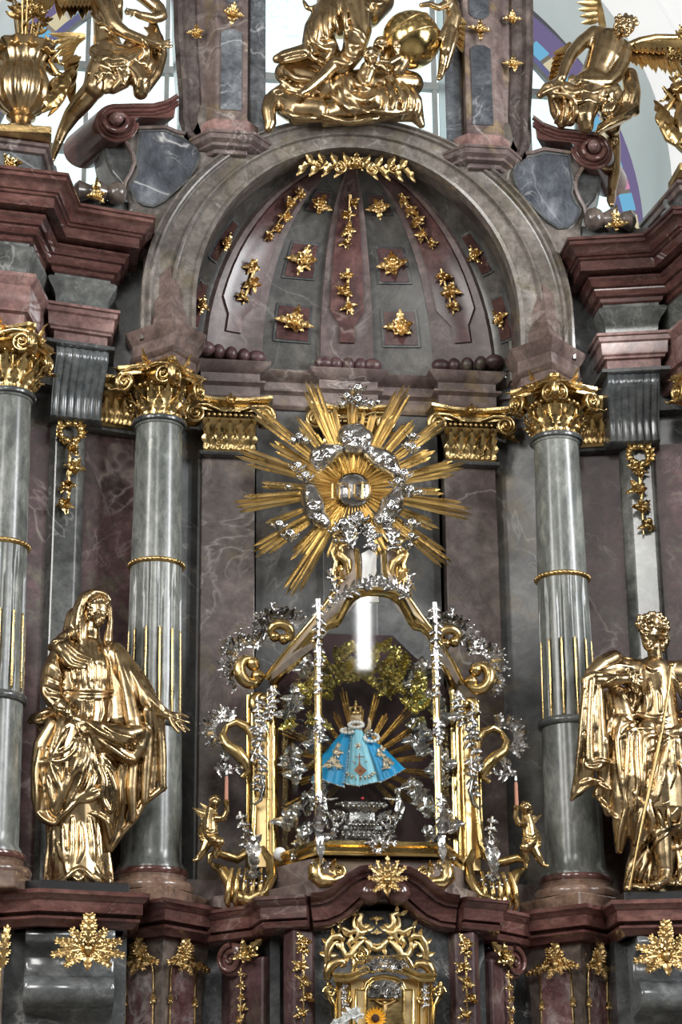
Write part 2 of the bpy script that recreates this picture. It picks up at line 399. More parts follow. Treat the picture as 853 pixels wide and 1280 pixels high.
for i in range(N):
    a0, a1 = pi*i/N, pi*(i+1)/N
    ringseg(bs[4], 3.03, 3.21, a0, a1, WY+.28, WY+.30)
    ringseg(bs[(1, 3, 1, 2)[i % 4]], 2.91, 3.03, a0+.008, a1-.008, WY+.27, WY+.29)
    ringseg(bs[0], 2.81, 2.91, a0, a1, WY+.28, WY+.30)
for s in (-1, 1):
    for i in range(12):
        z0 = 8.2+i*.19
        bs[(1, 3, 1, 2)[i % 4]].box(*sorted((s*2.91, s*3.03)), WY+.27, WY+.29, z0, z0+.17)
    bs[4].box(*sorted((s*3.03, s*3.21)), WY+.28, WY+.30, 8.2, WC); bs[0].box(*sorted((s*2.81, s*2.91)), WY+.28, WY+.30, 8.2, WC)
for i, q in enumerate(bs): q.build('stained_border', gcol[i], wf, smooth=0)
b = MB()
b.along([(x, WY+.26, z) for x, z in arcpts(0, WC, 2.81, 2.81, 0, pi, 48)], [(-.015, 0), (-.015, .04), (.015, .04), (.015, 0)])
b.along([(x, WY+.26, z) for x, z in arcpts(0, WC, 3.24, 3.24, 0, pi, 48)], [(-.03, 0), (-.03, .06), (.03, .06), (.03, 0)])
for x in (-1.9, -1.2, -.4, .4, 1.2, 2.05, 2.5, -2.5): b.box(x-.02, x+.02, WY+.24, WY+.30, 8.2, WC+sqrt(2.81**2-x*x))
for z in (9.4, 10.3, 11.2, 12.03): b.box(-2.81, 2.81, WY+.235, WY+.30, z-.035, z+.035)
b.build('window_bars', FRAME, wf, smooth=0)
b = MB()
b.along([(x, WY, z) for x, z in [(3.33, 8.0)]+arcpts(0, WC, 3.33, 3.33, 0, pi, 56)+[(-3.33, 8.0)]], [(-.10, 0), (-.10, .05), (-.02, .09), (.02, .05), (.16, .05), (.17, 0)])
b.build('trim_1', PLASTER, kind='structure')
# vault arch in front of the back wall, upper right and left
b = MB()
pts = [(x, 1.9, z) for x, z in [(3.62, 0)]+arcpts(0, 10.5, 3.62, 3.62, 0, pi, 72)+[(-3.62, 0)]]
b.along(pts, [(-.35, -.9), (-.35, 0), (-.2, .04), (-.18, 0), (.0, 0), (.03, -.05), (.25, -.05), (.28, 0), (.7, 0), (.7, -.9)])
b.build('trim_2', WHITE, kind='structure')

# ================================================================ NICHE WALLS (lower storey)
wall = thing('marble_panelling', (0, .6, 3.0), 'blue grey and maroon marble panelling behind the columns and the sunburst', 'panelling')
b = MB()
b.vprism([(-.70,.62),(.70,.62),(.70,.8),(-.70,.8)], 3.0, 8.0); b.build('centre_panel', WALLG, wall, smooth=0)
for s in (-1, 1):
    b = MB(); b.vprism(mir([(.65,.62),(1.06,.62),(1.46,.34),(1.62,.30),(1.62,.8),(.65,.8)], s), 3.0, 8.0); b.build('side_panel', WALLG, wall, smooth=0)
    b = MB(); b.vprism(mir([(1.52,.27),(1.87,.19),(1.87,.6),(1.52,.6)], s), 3.0, 7.36); b.build('maroon_panel', MAROON, wall, smooth=0)
    b = MB(); b.vprism(mir([(1.52,.30),(2.3,.10),(3.0,-.10),(3.0,.9),(1.52,.9)], s), 3.0, 8.62); b.build('outer_panel', DARK, wall, smooth=0)
    b = MB(); b.vprism(mir([(2.09,.10),(2.75,-.08),(2.75,.2),(2.09,.4)], s), 3.0, 7.36); b.build('maroon_panel', MAROON, wall, smooth=0)
# grey strip behind the drops
for s in (-1, 1):
    lab = f'narrow grey marble pilaster strip with a gilt flower drop, {side(s)} of the altar'
    t = thing('strip_pilaster', (s*1.97, .15, 4.0), lab, 'pilaster', 'narrow grey strip pilasters')
    b = MB(); b.vprism(mir([(1.86,.16),(1.90,.09),(2.06,.05),(2.10,.10),(2.10,.4),(1.86,.4)], s), 3.0, 7.36); b.build('shaft', GREY, t, smooth=0, bevel=.012)
# mauve pilasters at the niche
def pilcap(t, cx, Y, w, z0, z1, s, half=False):
    """gilded pilaster capital: bell with leaves, moulded abacus, two volutes"""
    h = z1-z0
    b = MB(); b.loft([[(cx-w*.5*k, Y-.04-o, z), (cx+w*.5*k, Y-.04-o, z), (cx+w*.5*k, Y+.06, z), (cx-w*.5*k, Y+.06, z)] for k, o, z in ((1, 0, z0), (1, .01, z0+.02), (.97, 0, z0+.03), (.98, .01, z0+h*.35), (1.06, .04, z0+h*.58), (1.0, .05, z0+h*.62))], cap=True)
    t = b.build('capital', GOLD, t, smooth=30)
    b = MB(); b.sweep([(cx-w*.52, Y+.05), (cx-w*.52, Y-.05), (cx+w*.52, Y-.05), (cx+w*.52, Y+.05)], [(-.02, z0-.03), (.015, z0-.025), (.02, z0-.01), (.015, z0), (-.02, z0+.005)], .05); b.build('astragal', DARK, t)
    b = MB(); n = 5
    for i in range(n):
        x = cx-w*.42+w*.84*i/(n-1)
        b.leaf((x, Y-.05, z0+.02), (0,-.1,1), (0,-1,0), h*.56, w*.25, .3, 3, .2, .010)
        if i < n-1: b.leaf((x+w*.105, Y-.055, z0+.02), (0,-.1,1), (0,-1,0), h*.3, w*.15, .3, 2, .2, .008)
    for sx in (-1, 1): b.spiral((cx+sx*w*.2, Y-.06, z0+h*.16), .028, 1.3, .008, ax=(sx,0,0), start=pi/2, sgn=-1)
    b.build('acanthus', GOLD, t, smooth=60)
    b = MB()
    for k in range(9):
        x = cx-w*.42+w*.84*k/8; b.ball((x, Y-.10, z0+h*.66), w*.05, 8, 6)
    b.build('egg_moulding', GOLDD, t, smooth=180)
    b = MB(); pth = [(cx-w*.78, Y+.0), (cx-w*.74, Y-.13), (cx-w*.3, Y-.075), (cx+w*.3, Y-.075), (cx+w*.74, Y-.13), (cx+w*.78, Y)]
    b.sweep(pth, [(0, z1-h*.24), (.005, z1-h*.16), (-.01, z1-h*.13), (.03, z1-h*.05), (.03, z1-h*.0)], .1); b.build('abacus', GOLD, t, smooth=30)
    b = MB(); b.ball((cx, Y-.13, z1-h*.08), .025); 
    for a in range(5): b.leaf((cx, Y-.13, z1-h*.08), (cos(a*pi/2.5+pi/2), -.3, sin(a*pi/2.5+pi/2)), (0,-1,0), .055, .04, .3, 1)
    b.build('fleuron', GOLDD, t, smooth=60)
    for sx in (-1, 1):
        b = MB(); c = (cx+sx*w*.68, Y-.13, z1-h*.36); b.spiral(c, .072, 2.2, .017, ax=(-sx,0,0), start=pi/2, sgn=1, out=(0,-1,0), lead=.02)
        b.tube([(c[0], Y-.13, c[2]+.072), (cx+sx*w*.45, Y-.11, c[2]+.078), (cx+sx*w*.2, Y-.09, c[2]+.05)], [.017, .017, .01])
        yl = Y-.11; b.loft([[(c[0]+r*cos(q*pi/8), yy, c[2]+r*sin(q*pi/8)) for q in range(16)] for r, yy in ((.055, yl+.1), (.062, yl), (.02, yl-.01))])
        b.build('volute', GOLD, t, smooth=60)
        b = MB(); b.leaf((c[0], Y-.08, c[2]-.05), (sx*.7, -.3, -.35), (0,-1,0), .12, .05, -.4, 2); b.build('leaf_tip', GOLDD, t, smooth=60)
for s in (-1, 1):
    t = thing('niche_pilaster', (s*.86, .5, 3.9), f'broad mauve marble pilaster with gilt capital inside the niche, {side(s)} of the sunburst', 'pilaster', 'broad mauve niche pilasters')
    b = MB(); b.vprism(mir([(.67,.5),(1.045,.5),(1.045,.7),(.67,.7)], s), 3.9, 7.31); b.build('shaft', MAUVE, t, smooth=0, bevel=.008)
    pilcap(t, s*.857, .5, .36, 7.32, 7.71, s)
    b = MB(); b.vprism(mir([(.64,.46),(1.07,.46),(1.07,.7),(.64,.7)], s), 3.88, 4.12); b.build('base', MAUVE, t, smooth=0, bevel=.012)
t = thing('niche_pilaster', (0, .55, 3.9), 'grey marble pilaster whose gilt capital shows behind the sunburst rays', 'pilaster')
b = MB(); b.vprism([(-.19,.56),(.19,.56),(.19,.7),(-.19,.7)], 3.9, 7.31); b.build('shaft', WALLG, t, smooth=0, bevel=.008)
pilcap(t, 0, .56, .36, 7.36, 7.71, 1)

# ---- niche entablature
ENT = [(0, 7.72), (.02, 7.74), (.0, 7.76), (.0, 7.83), (.035, 7.85), (.035, 7.865), (.0, 7.875), (.0, 7.93), (.03, 7.945), (.07, 7.985), (.075, 8.0), (.0, 8.01)]
b = MB()
def sym(pts): return [(-x, y) for x, y in pts[::-1]]+pts
b.sweep(sym([(.21,.52),(.21,.60),(.64,.60),(.64,.47),(1.06,.47),(1.06,.62),(1.3,.5)]), ENT, .2)
b.build('niche_entablature', MAUVE, label='moulded mauve marble entablature running across the niche above its gilt capitals', cat='entablature', smooth=30)

# ---- semi-dome
DA, DZ0, DH = 1.2, 8.0, 1.52
def dome(ph, ps, off=0.0):
    """ph: 0 right .. pi left round the plan, ps: 0 at the spring .. pi/2 at the apex"""
    c = cos(ph); s_ = sin(ph); r = DA-off
    x = r*(abs(c)**1.0*(1 if c > 0 else -1))*cos(ps)**1.0
    yb = .06+(.56-off)*(s_**.55)*cos(ps)**.8
    return V((x, yb, DZ0+(DH-off)*sin(ps)))
dm = thing('niche_semidome', (0, .5, 8.0), 'ribbed marble half dome inside the arch, with coffers and gilt ornaments', 'dome')
b = MB(); nu, nv = 48, 20
g = [[dome(pi*i/nu, (pi/2)*j/nv) for i in range(nu+1)] for j in range(nv+1)]
gb = [[p+V((0,.12,.0)) for p in r] for r in g]
vs = [p for r in g for p in r]+[p for r in gb for p in r]; K = (nu+1)*(nv+1); fs = []
for j in range(nv):
    for i in range(nu):
        a = j*(nu+1)+i; fs += [(a, a+1, a+nu+2, a+nu+1), (K+a, K+a+nu+1, K+a+nu+2, K+a+1)]
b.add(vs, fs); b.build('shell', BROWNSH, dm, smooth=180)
def phx(x, ps=0): return math.acos(max(-1, min(1, x/DA)))
def patch(ph0, ph1, ps0, ps1, off, mat, name, nU=8, nV=14, taper=0.0, th=.05, shape=None):
    """raised panel on the dome"""
    vs = []; fs = []
    for j in range(nV+1):
        t = j/nV; ps = ps0+(ps1-ps0)*t
        for i in range(nU+1):
            u = i/nU; c = (ph0+ph1)/2; w = (ph1-ph0)/2*(1-taper*t)
            if shape: w *= shape(t)
            vs.append(dome(c+w*(2*u-1), ps, off))
    for j in range(nV+1):
        t = j/nV; ps = ps0+(ps1-ps0)*t
        for i in range(nU+1):
            u = i/nU; c = (ph0+ph1)/2; w = (ph1-ph0)/2*(1-taper*t)
            if shape: w *= shape(t)
            vs.append(dome(c+w*(2*u-1), ps, off-th))
    n = nU+1; K = n*(nV+1)
    for j in range(nV):
        for i in range(nU):
            a = j*n+i; fs += [(a, a+1, a+n+1, a+n), (K+a, K+a+n, K+a+n+1, K+a+1)]
        fs += [(j*n, (j+1)*n, K+(j+1)*n, K+j*n), (j*n+nU, K+j*n+nU, K+(j+1)*n+nU, (j+1)*n+nU)]
    for i in range(nU): fs += [(i, K+i, K+i+1, i+1), (nV*n+i, nV*n+i+1, K+nV*n+i+1, K+nV*n+i)]
    q = MB(); q.add(vs, fs); return q.build(name, mat, dm, smooth=30)
RIBS = ((-.85, .42), (0, .40), (.85, .42))
for x, w in RIBS:
    p0, p1 = phx(x+w/2), phx(x-w/2)
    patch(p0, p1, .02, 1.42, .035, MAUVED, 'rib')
    c = (p0+p1)/2; hw = (p1-p0)/2
    patch(c-hw*.68, c+hw*.68, .17, 1.40, .055, MAROOND, 'rib_panel', shape=lambda t: (.42 if t < .05 else (.42 if t < .08 else 1)))
# horizontal bands and coffers
for s in (-1, 1):
    for ps0, ps1, x0, x1 in ((.16, .36, .27, .55), (.50, .72, .27, .55), (.93, 1.10, .28, .55), (.14, .38, 1.11, 1.18), (.5, .75, 1.11, 1.18)):
        p0, p1 = sorted((phx(s*x0), phx(s*x1)))
        patch(p0, p1, ps0, ps1, .012, DARK, 'coffer_frame', 4, 4, th=.03)
        d = (p1-p0)*.07; patch(p0+d, p1-d, ps0+.012, ps1-.012, .018, MAROOND, 'coffer', 4, 4, th=.03)
# bead roll at rib feet
for x, w in RIBS:
    q = MB()
    for k in range(5):
        xx = x-w*.44+w*.88*k/4; y = dome(phx(xx), .03).y
        q.ball((xx, y-.09, 8.06), .055, 12, 8, (1.25 if k in (0, 4) else .85, .9, .95 if k in (0, 4) else 1))
    q.build('bead_roll', MAROON, dm, smooth=180)
# gilt ornaments on the dome
def rosette(q, c, R, nrm=(0,-1,0), up=(0,0,1), n=8, sx=1.0):
    c = V(c); nrm = V(nrm).normalized(); up = (V(up)-nrm*V(up).dot(nrm)).normalized(); r = up.cross(nrm)
    rd = random.Random(int(abs(c.x*977+c.z*331)))
    for k in range(n):
        a = 2*pi*(k+rd.uniform(-.22, .22))/n; L = R*(1.08 if k % 2 == 0 else .70)*rd.uniform(.88, 1.08)
        d = (r*cos(a)*sx+up*sin(a))
        q.leaf(c+nrm*R*.08, d+nrm*rd.uniform(.15, .6), nrm, L*d.length, R*.60, rd.choice((-.4, .3, -.2)), 3, .3, R*.06, .5)
    for k in range(6):
        a = 2*pi*k/6+.3; q.leaf(c+nrm*R*.2, r*cos(a)*.8+up*sin(a)*.8+nrm*rd.uniform(.5, 1), nrm, R*.5, R*.38, -.3, 2, .3, R*.06, .4)
    q.ball(c+nrm*R*.28, R*.15, 10, 6)
def drop(q, top, L, W, nrm=(0,-1,0), down=(0,0,-1), seed=0, n=None):
    rd = random.Random(seed); top = V(top); nrm = V(nrm).normalized(); down = V(down).normalized(); r = down.cross(nrm)
    n = n or max(3, int(L/(W*.62)))
    q.tube([top+nrm*.01, top+down*L*.5+nrm*.015, top+down*L+nrm*.01], [W*.08, W*.08, W*.04], n=6)
    for k in range(n):
        t = (k+.5)/n; c = top+down*L*t+nrm*W*.12+r*W*rd.uniform(-.22, .22); wk = W*(.62+.4*sin(pi*(t*.9+.1)))
        for m in range(6):
            a = 2*pi*m/6+rd.uniform(-.4, .4); dd = r*cos(a)+down*(sin(a)*.8+.25)+nrm*rd.uniform(.1, .7)
            q.leaf(c, dd, nrm, wk*rd.uniform(.38, .62), wk*rd.uniform(.26, .40), rd.choice((-.4, .4)), rd.choice((1, 2, 3)), .35, W*.04, .4)
        for m in range(4):
            a = rd.uniform(0, 6.28); q.ball(c+nrm*W*.2+(r*cos(a)+down*sin(a))*wk*.18, W*rd.uniform(.07, .12), 8, 6)
def dnrm(ph, ps):
    e = .01; a = dome(ph+e, ps)-dome(ph-e, ps); c = dome(ph, ps+e)-dome(ph, ps-e); n = a.cross(c).normalized()
    return (n if n.y < 0 else -n), c.normalized()
for x in (-.85, 0, .85):
    for p0, p1, W in ((.33, .58, .15), (.72, 1.12, .13)):
        q = MB(); pm = (p0+p1)/2; n_, u_ = dnrm(phx(x), pm)
        drop(q, dome(phx(x), p1, .06), (dome(phx(x), p1)-dome(phx(x), p0)).length, W, n_, -u_, seed=int(x*10+p0*100)); q.build('leaf_drop', GOLDR, dm, smooth=60)
for s in (-1, 1):
    for ps, x, R in ((.26, .41, .125), (.61, .41, .115), (1.0, .41, .09), (.26, 1.145, .08), (.62, 1.145, .08)):
        q = MB(); ph = phx(s*x); n_, u_ = dnrm(ph, ps); rosette(q, dome(ph, ps, .03), R, n_, u_, sx=1.0 if x > 1 else 1.05); q.build('rosette', GOLDR, dm, smooth=60)
# ---- arch
arch = thing('marble_arch', (0, 0, 7.97), 'great moulded brown grey marble arch framing the niche', 'arch')
def archring(w, y):
    rx = 1.52+(1.135-1.52)*w; rz = 1.50+(1.27-1.50)*w; zc = 8.22
    return [(rx, y, 7.90)]+[(rx*cos(a), y, zc+rz*sin(a)) for a in [pi*i/72 for i in range(73)]]+[(-rx, y, 7.90)]
prof = [(0, .30), (0, -.07), (.02, -.11), (.07, -.115), (.10, -.09), (.13, -.09), (.16, -.105), (.20, -.10), (.22, -.075), (.26, -.07), (.52, -.065), (.54, -.085), (.58, -.085), (.61, -.06), (.9, -.055), (.93, -.07), (1, -.065), (1.0, .02)]
b = MB()
rows = [archring(w, y) for w, y in prof]
b.loft(rows, closed=False, cap=False); b.build('archivolt', BROWN, arch, smooth=35)
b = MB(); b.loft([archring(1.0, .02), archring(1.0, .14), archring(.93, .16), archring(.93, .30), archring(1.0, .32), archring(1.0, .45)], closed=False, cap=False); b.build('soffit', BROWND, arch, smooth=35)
q = MB()      # gilt cartouche under the crown
for s in (-1, 1):
    q.tube([(s*x, .02, z) for x, z in ((0, 9.38), (.10, 9.41), (.2, 9.36), (.30, 9.40), (.38, 9.37))], [.02, .03, .02, .025, .01])
    for k in range(8):
        x = .04+.045*k; q.leaf((s*x, .0, 9.37), (s*.7, -.2, (-1)**k*.9), (0,-1,0), .12, .06, .3*(-1)**k, 2, .3)
    q.spiral((s*.12, -.01, 9.35), .05, 1.5, .014, ax=(s,0,0), start=pi/2); q.spiral((s*.27, -.01, 9.37), .04, 1.4, .012, ax=(s,0,0), start=-pi/2, sgn=-1)
rosette(q, (0, 0, 9.38), .1)
q.build('crown_ornament', GOLDD, arch, smooth=60)
# springer blocks over the inner columns
for s in (-1, 1):
    b = MB(); pr = [(0, 7.70), (.0, 7.76), (.02, 7.77), (.035, 7.79), (.02, 7.80), (.02, 7.88), (.035, 7.90), (.06, 7.94), (.07, 7.97), (.0, 7.985)]
    b.sweep(mir([(1.13,.15),(1.13,-.04),(1.30,-.235),(1.54,.0),(1.54,.2)], s), pr, .12)
    b.build('springer_block', PINKB, arch, smooth=30)
    b = MB(); b.loft([mir3([(1.14,.0,z),(1.31,-.02-d,z),(1.50,-.0,z),(1.50,.25,z),(1.14,.25,z)], s) for z, d in ((7.70, .22), (8.0, .21), (8.1, .16), (8.25, .10), (8.6, .02))])
    b.build('corner_pier', PINKB, arch, smooth=0)
# grey wall behind arch springing, dark
for s in (-1, 1):
    b = MB(); b.vprism(mir([(1.48,.12),(1.75,.12),(2.4,-.02),(2.4,.3),(1.48,.3)], s), 7.6, 8.7); b.build('recess_panel', DARK, wall, smooth=0)
# ================================================================ COLUMNS AND ENTABLATURE BLOCKS
def capital(t, cx, cy, r, z0, z1, rot):
    """composite capital: bell, two rows of acanthus, egg moulding, concave abacus, corner volutes, fleurons.
    rot = direction (radians, from -Y towards +X) of the front corner"""
    h = z1-z0
    def dr(a): a = rot+a; return V((sin(a), -cos(a), 0))
    c0 = V((cx, cy, 0))
    b = MB(); b.lathe([(r*.96, z0), (r*.94, z0+h*.1), (r*.93, z0+h*.35), (r*1.0, z0+h*.52), (r*1.1, z0+h*.58), (r*.9, z0+h*.72), (r*.8, z1-.02)], (cx, cy, 0), 32); cp = b.build('capital', GOLD, t, smooth=60)
    b = MB()
    for k in range(12):
        a = 2*pi*k/12; o = dr(a)
        b.leaf(c0+o*(r*1.0)+V((0,0,z0+.005)), V((0,0,1))+o*.06, o, h*.62, r*.56, .30, 3, .12, .010)
    for k in range(12):
        a = 2*pi*(k+.5)/12; o = dr(a)
        b.leaf(c0+o*(r*1.03)+V((0,0,z0+.005)), V((0,0,1))+o*.05, o, h*.38, r*.5, .5, 3, .15, .010)
    for k in range(12):
        a = 2*pi*(k+.5)/12; o = dr(a)
        b.tube([c0+o*(r*1.0)+V((0,0,z0+h*(.05+.5*q/4))) for q in range(5)], [.010,.009,.008,.008,.010], n=6)
    b.build('acanthus', GOLD, cp, smooth=60)
    b = MB()
    for k in range(22):
        o = dr(2*pi*k/22); b.ball(c0+o*(r*1.10)+V((0,0,z0+h*.63)), r*.13, 8, 6)
    b.lathe([(r*1.05, z0+h*.56), (r*1.14, z0+h*.575), (r*1.05, z0+h*.59)], (cx, cy, 0), 32)
    b.build('egg_moulding', GOLDD, cp, smooth=120)
    rc = r*2.0; rm = r*1.22; out = []
    for k in range(4):
        a = k*pi/2
        out += [dr(a-.10)*rc, dr(a+.10)*rc]
        for q in range(1, 8): t_ = q/8; aa = a+.10+(pi/2-.2)*t_; rr = rc*cos(.7)/max(cos(aa-a-pi/4), .3)*(1) ; rr = rc+(rm-rc)*sin(pi*t_)**.7; out.append(dr(aa)*rr)
    def ring(k, z): return [(cx+p.x*k, cy+p.y*k, z) for p in out]
    b = MB(); b.loft([ring(.90, z1-h*.17), ring(.93, z1-h*.13), ring(.93, z1-h*.10), ring(1.0, z1-h*.06), ring(1.0, z1)]); b.build('abacus', GOLD, cp, smooth=30)
    for k in range(4):
        a = k*pi/2; o = dr(a); sd = V((-o.y, o.x, 0)); c = c0+o*(r*1.66)+V((0,0,z1-h*.30)); b = MB()
        for s_ in (-1, 1):      # the two faces of the corner volute
            ax = (sd*s_*.72-o*.70).normalized(); nn = (o*.72+sd*s_*.70).normalized()
            cc = c+sd*s_*.035
            b.spiral(cc, .078, 2.1, .017, ax=ax, start=pi/2, sgn=1, out=nn, lead=.02)
            e = cc+V((0,0,.078)); b.tube([e, e+ax*.06+V((0,0,.012)), e+ax*.14+V((0,0,.0)), e+ax*.2-V((0,0,.02))], [.016,.017,.014,.008])
            b.loft([[cc+nn*yy+ax*(rr*cos(q*pi/8))+V((0,0,rr*sin(q*pi/8))) for q in range(16)] for rr, yy in ((.058, -.04), (.066, -.005), (.02, .0))])
        b.build('volute', GOLD, cp, smooth=60)
        b = MB(); b.leaf(c+V((0,0,-.06)), o*.9+V((0,0,-.25)), V((0,0,1)), .12, .06, .35, 2); b.leaf(c+V((0,0,.06)), o*.5+V((0,0,.6)), o, .10, .05, .3, 2)
        b.build('leaf_tip', GOLDD, cp, smooth=60)
        o2 = dr(a+pi/4); f = c0+o2*(rm*1.02)+V((0,0,z1-h*.06)); b = MB()
        for q in range(5): b.leaf(f, V((0,0,1))*sin(q*1.256+1.57)+V((-o2.y, o2.x, 0))*cos(q*1.256+1.57)+o2*.3, o2, .07, .05, .3, 1)
        b.leaf(f, V((0,0,1))+o2*.2, o2, .13, .045, .25, 2); b.ball(f+o2*.02, .022, 8, 6); b.build('fleuron', GOLDR, cp, smooth=60)
def thing_child(name, parent):
    o = bpy.data.objects.new(name, None); COL.objects.link(o); o.parent = parent; o['_org'] = parent['_org']; o.empty_display_size = .1; return o
def column(cx, cy, zb, zt, zc, rb, rtp, rot, label, zr1, zr2, zf0, zf1, sp):
    t = thing('marble_column', (cx, cy, 4.03), label, 'column')
    def rad(z): u = (z-zb)/(zt-zb); return rb+(rtp-rb)*(u**1.15)
    b = MB(); b.lathe([(rad(zb)+.02, zb), (rad(zb)+.02, zb+.02), (rad(zb), zb+.05)]+[(rad(zb+(zr1-zb)*q/8), zb+(zr1-zb)*q/8) for q in range(1, 9)], (cx, cy, 0), 56)
    b.build('lower_shaft', SHAFT, t, smooth=40)
    b = MB(); r1 = rad(zr1); b.lathe([(r1, zr1-.03), (r1+.022, zr1-.02), (r1+.026, zr1), (r1+.022, zr1+.018), (r1, zr1+.03)], (cx, cy, 0), 56); b.build('ring', DARK, t, smooth=60)
    # fluted drum
    n = 12; m = n*12; rings = []
    for q in range(9):
        z = zr1+.02+(zr2-zr1-.03)*q/8; R_ = rad(z); d = .016*(1 if 0 < q < 8 else 0)
        rings.append([(cx+(R_-d*max(0, sin(n*2*pi*j/m))**.6*(1))*sin(2*pi*j/m), cy-(R_-d*max(0, sin(n*2*pi*j/m))**.6)*cos(2*pi*j/m), z) for j in range(m)])
    b = MB(); b.loft(rings); b.build('fluted_shaft', SHAFT, t, smooth=50)
    for j in range(n):
        a = 2*pi*(j+.25)/n
        if cos(a) < -.2: continue
        b = MB(); b.tube([(cx+(rad(z)-.004)*sin(a), cy-(rad(z)-.004)*cos(a), z) for z in (zf0, zf0+.02, zf0+.3, zf1-.02, zf1)], [.006,.010,.010,.009,.006], n=8); b.build('gilded_flute', GOLD, t, smooth=80)
    b = MB(); r2 = rad(zr2); b.lathe([(r2-.003, zr2-.02), (r2+.014, zr2-.012), (r2+.018, zr2), (r2+.014, zr2+.012), (r2-.003, zr2+.02)], (cx, cy, 0), 56)
    for q in range(36): a = 2*pi*q/36; b.ball((cx+(r2+.014)*sin(a), cy-(r2+.014)*cos(a), zr2), .012, 6, 5)
    b.build('gilt_band', GOLDR, t, smooth=60)
    b = MB(); b.lathe([(rad(zr2+(zt-zr2)*q/10), zr2+(zt-zr2)*q/10) for q in range(10)]+[(rad(zt)+.0, zt-.05), (rad(zt)+.008, zt-.045), (rad(zt)+.012, zt-.03)], (cx, cy, 0), 56); b.build('upper_shaft', SHAFT, t, smooth=40)
    b = MB(); b.lathe([(rad(zt)-.01, zt-.035), (rad(zt)+.03, zt-.03), (rad(zt)+.035, zt-.015), (rad(zt)+.03, zt), (rad(zt)-.01, zt+.005)], (cx, cy, 0), 56); b.build('astragal', DARK, t, smooth=60)
    capital(t, cx, cy, rtp*.99, zt, zc, rot)
    # base
    b = MB(); b.lathe([(rb+.03, 4.13), (rb+.075, 4.14), (rb+.085, 4.17), (rb+.075, 4.195), (rb+.045, 4.205), (rb+.03, 4.225), (rb+.035, 4.245)], (cx, cy, 0), 56); b.build('base', TAN, t, smooth=50)
    b = MB(); b.lathe([(rb+.0, zb-.045), (rb+.04, zb-.04), (rb+.047, zb-.02), (rb+.04, zb-.002), (rb+.0, zb+.002)], (cx, cy, 0), 56); b.build('base_ring', RED, t, smooth=60)
    q = rb+.10; b = MB(); dd = [(sp*0+sin(rot+k*pi/2)*q*1.33, -cos(rot+k*pi/2)*q*1.33) for k in range(4)]
    b.vprism([(cx+x, cy+y) for x, y in dd], 4.03, 4.135); b.build('plinth', TAN, t, smooth=0, bevel=.012)
    return t
column(-1.37, 0, 4.285, 7.33, 7.70, .195, .153, radians(12), 'grey marble column with gilt capital just right of the statue of the veiled woman', 5.22, 6.31, 5.235, 5.85, -1)
column(1.37, 0, 4.285, 7.33, 7.70, .195, .153, radians(-12), 'grey marble column with gilt capital just left of the statue of the man with a staff', 5.30, 6.31, 5.315, 5.86, 1)
column(-2.385, -.45, 4.285, 7.29, 7.70, .195, .160, radians(28), 'grey marble column cut off by the left edge, left of the veiled woman statue', 5.25, 6.25, 5.29, 5.80, -1)
column(2.41, -.45, 4.285, 7.29, 7.70, .195, .160, radians(-28), 'gilt capital and shaft of the column at the right edge beyond the console', 5.25, 6.25, 5.29, 5.80, 1)

# wall capitals of the maroon panels (seen dark beside the consoles)
for s in (-1, 1):
    t = thing('panel_capital', (s*1.7, .2, 7.36), f'shaded gilt capital of the maroon wall panel beside the {side(s)} fluted console', 'capital')
    b = MB(); P0, P1 = V((1.52,.24)), V((1.88,.14))
    def q3(u, o, z): p = P0.lerp(P1, u); return (s*(p.x-.27*o), p.y-.96*o, z)
    b.loft([[q3(0,o,z), q3(1,o,z), q3(1,-.1,z), q3(0,-.1,z)] for o, z in ((.02, 7.36), (.03, 7.38), (.02, 7.40), (.03, 7.52), (.07, 7.60), (.05, 7.62), (.05, 7.68))]); b.build('bell', GOLDD, t, smooth=30)
    b = MB()
    for k in range(6):
        c = V(q3((k+.5)/6, .03, 7.38)); b.leaf(c, (0,-.05,1), (0,-1,0), .20, .07, .35, 3, .2, .008)
        c = V(q3((k+.99)/6, .035, 7.38)) if k < 5 else c; b.leaf(c, (0,-.05,1), (0,-1,0), .12, .05, .3, 2, .2, .008)
    b.build('acanthus', GOLDR, t, smooth=60)
    b = MB(); pth = [(1.50,.22),(1.50,.18),(1.88,.07),(1.88,.2)]
    b.sweep(mir(pth, s), [(.02, 7.62), (.05, 7.65), (.06, 7.68), (.06, 7.70)], .05); b.build('abacus', GOLD, t, smooth=30)
    b = MB(); b.sweep(mir([(1.50,.3),(1.50,.235),(1.89,.125),(1.89,.3)], s), [(0, 7.32), (.02, 7.325), (.025, 7.34), (.01, 7.35), (0, 7.36)], .05); b.build('astragal', DARK, t)

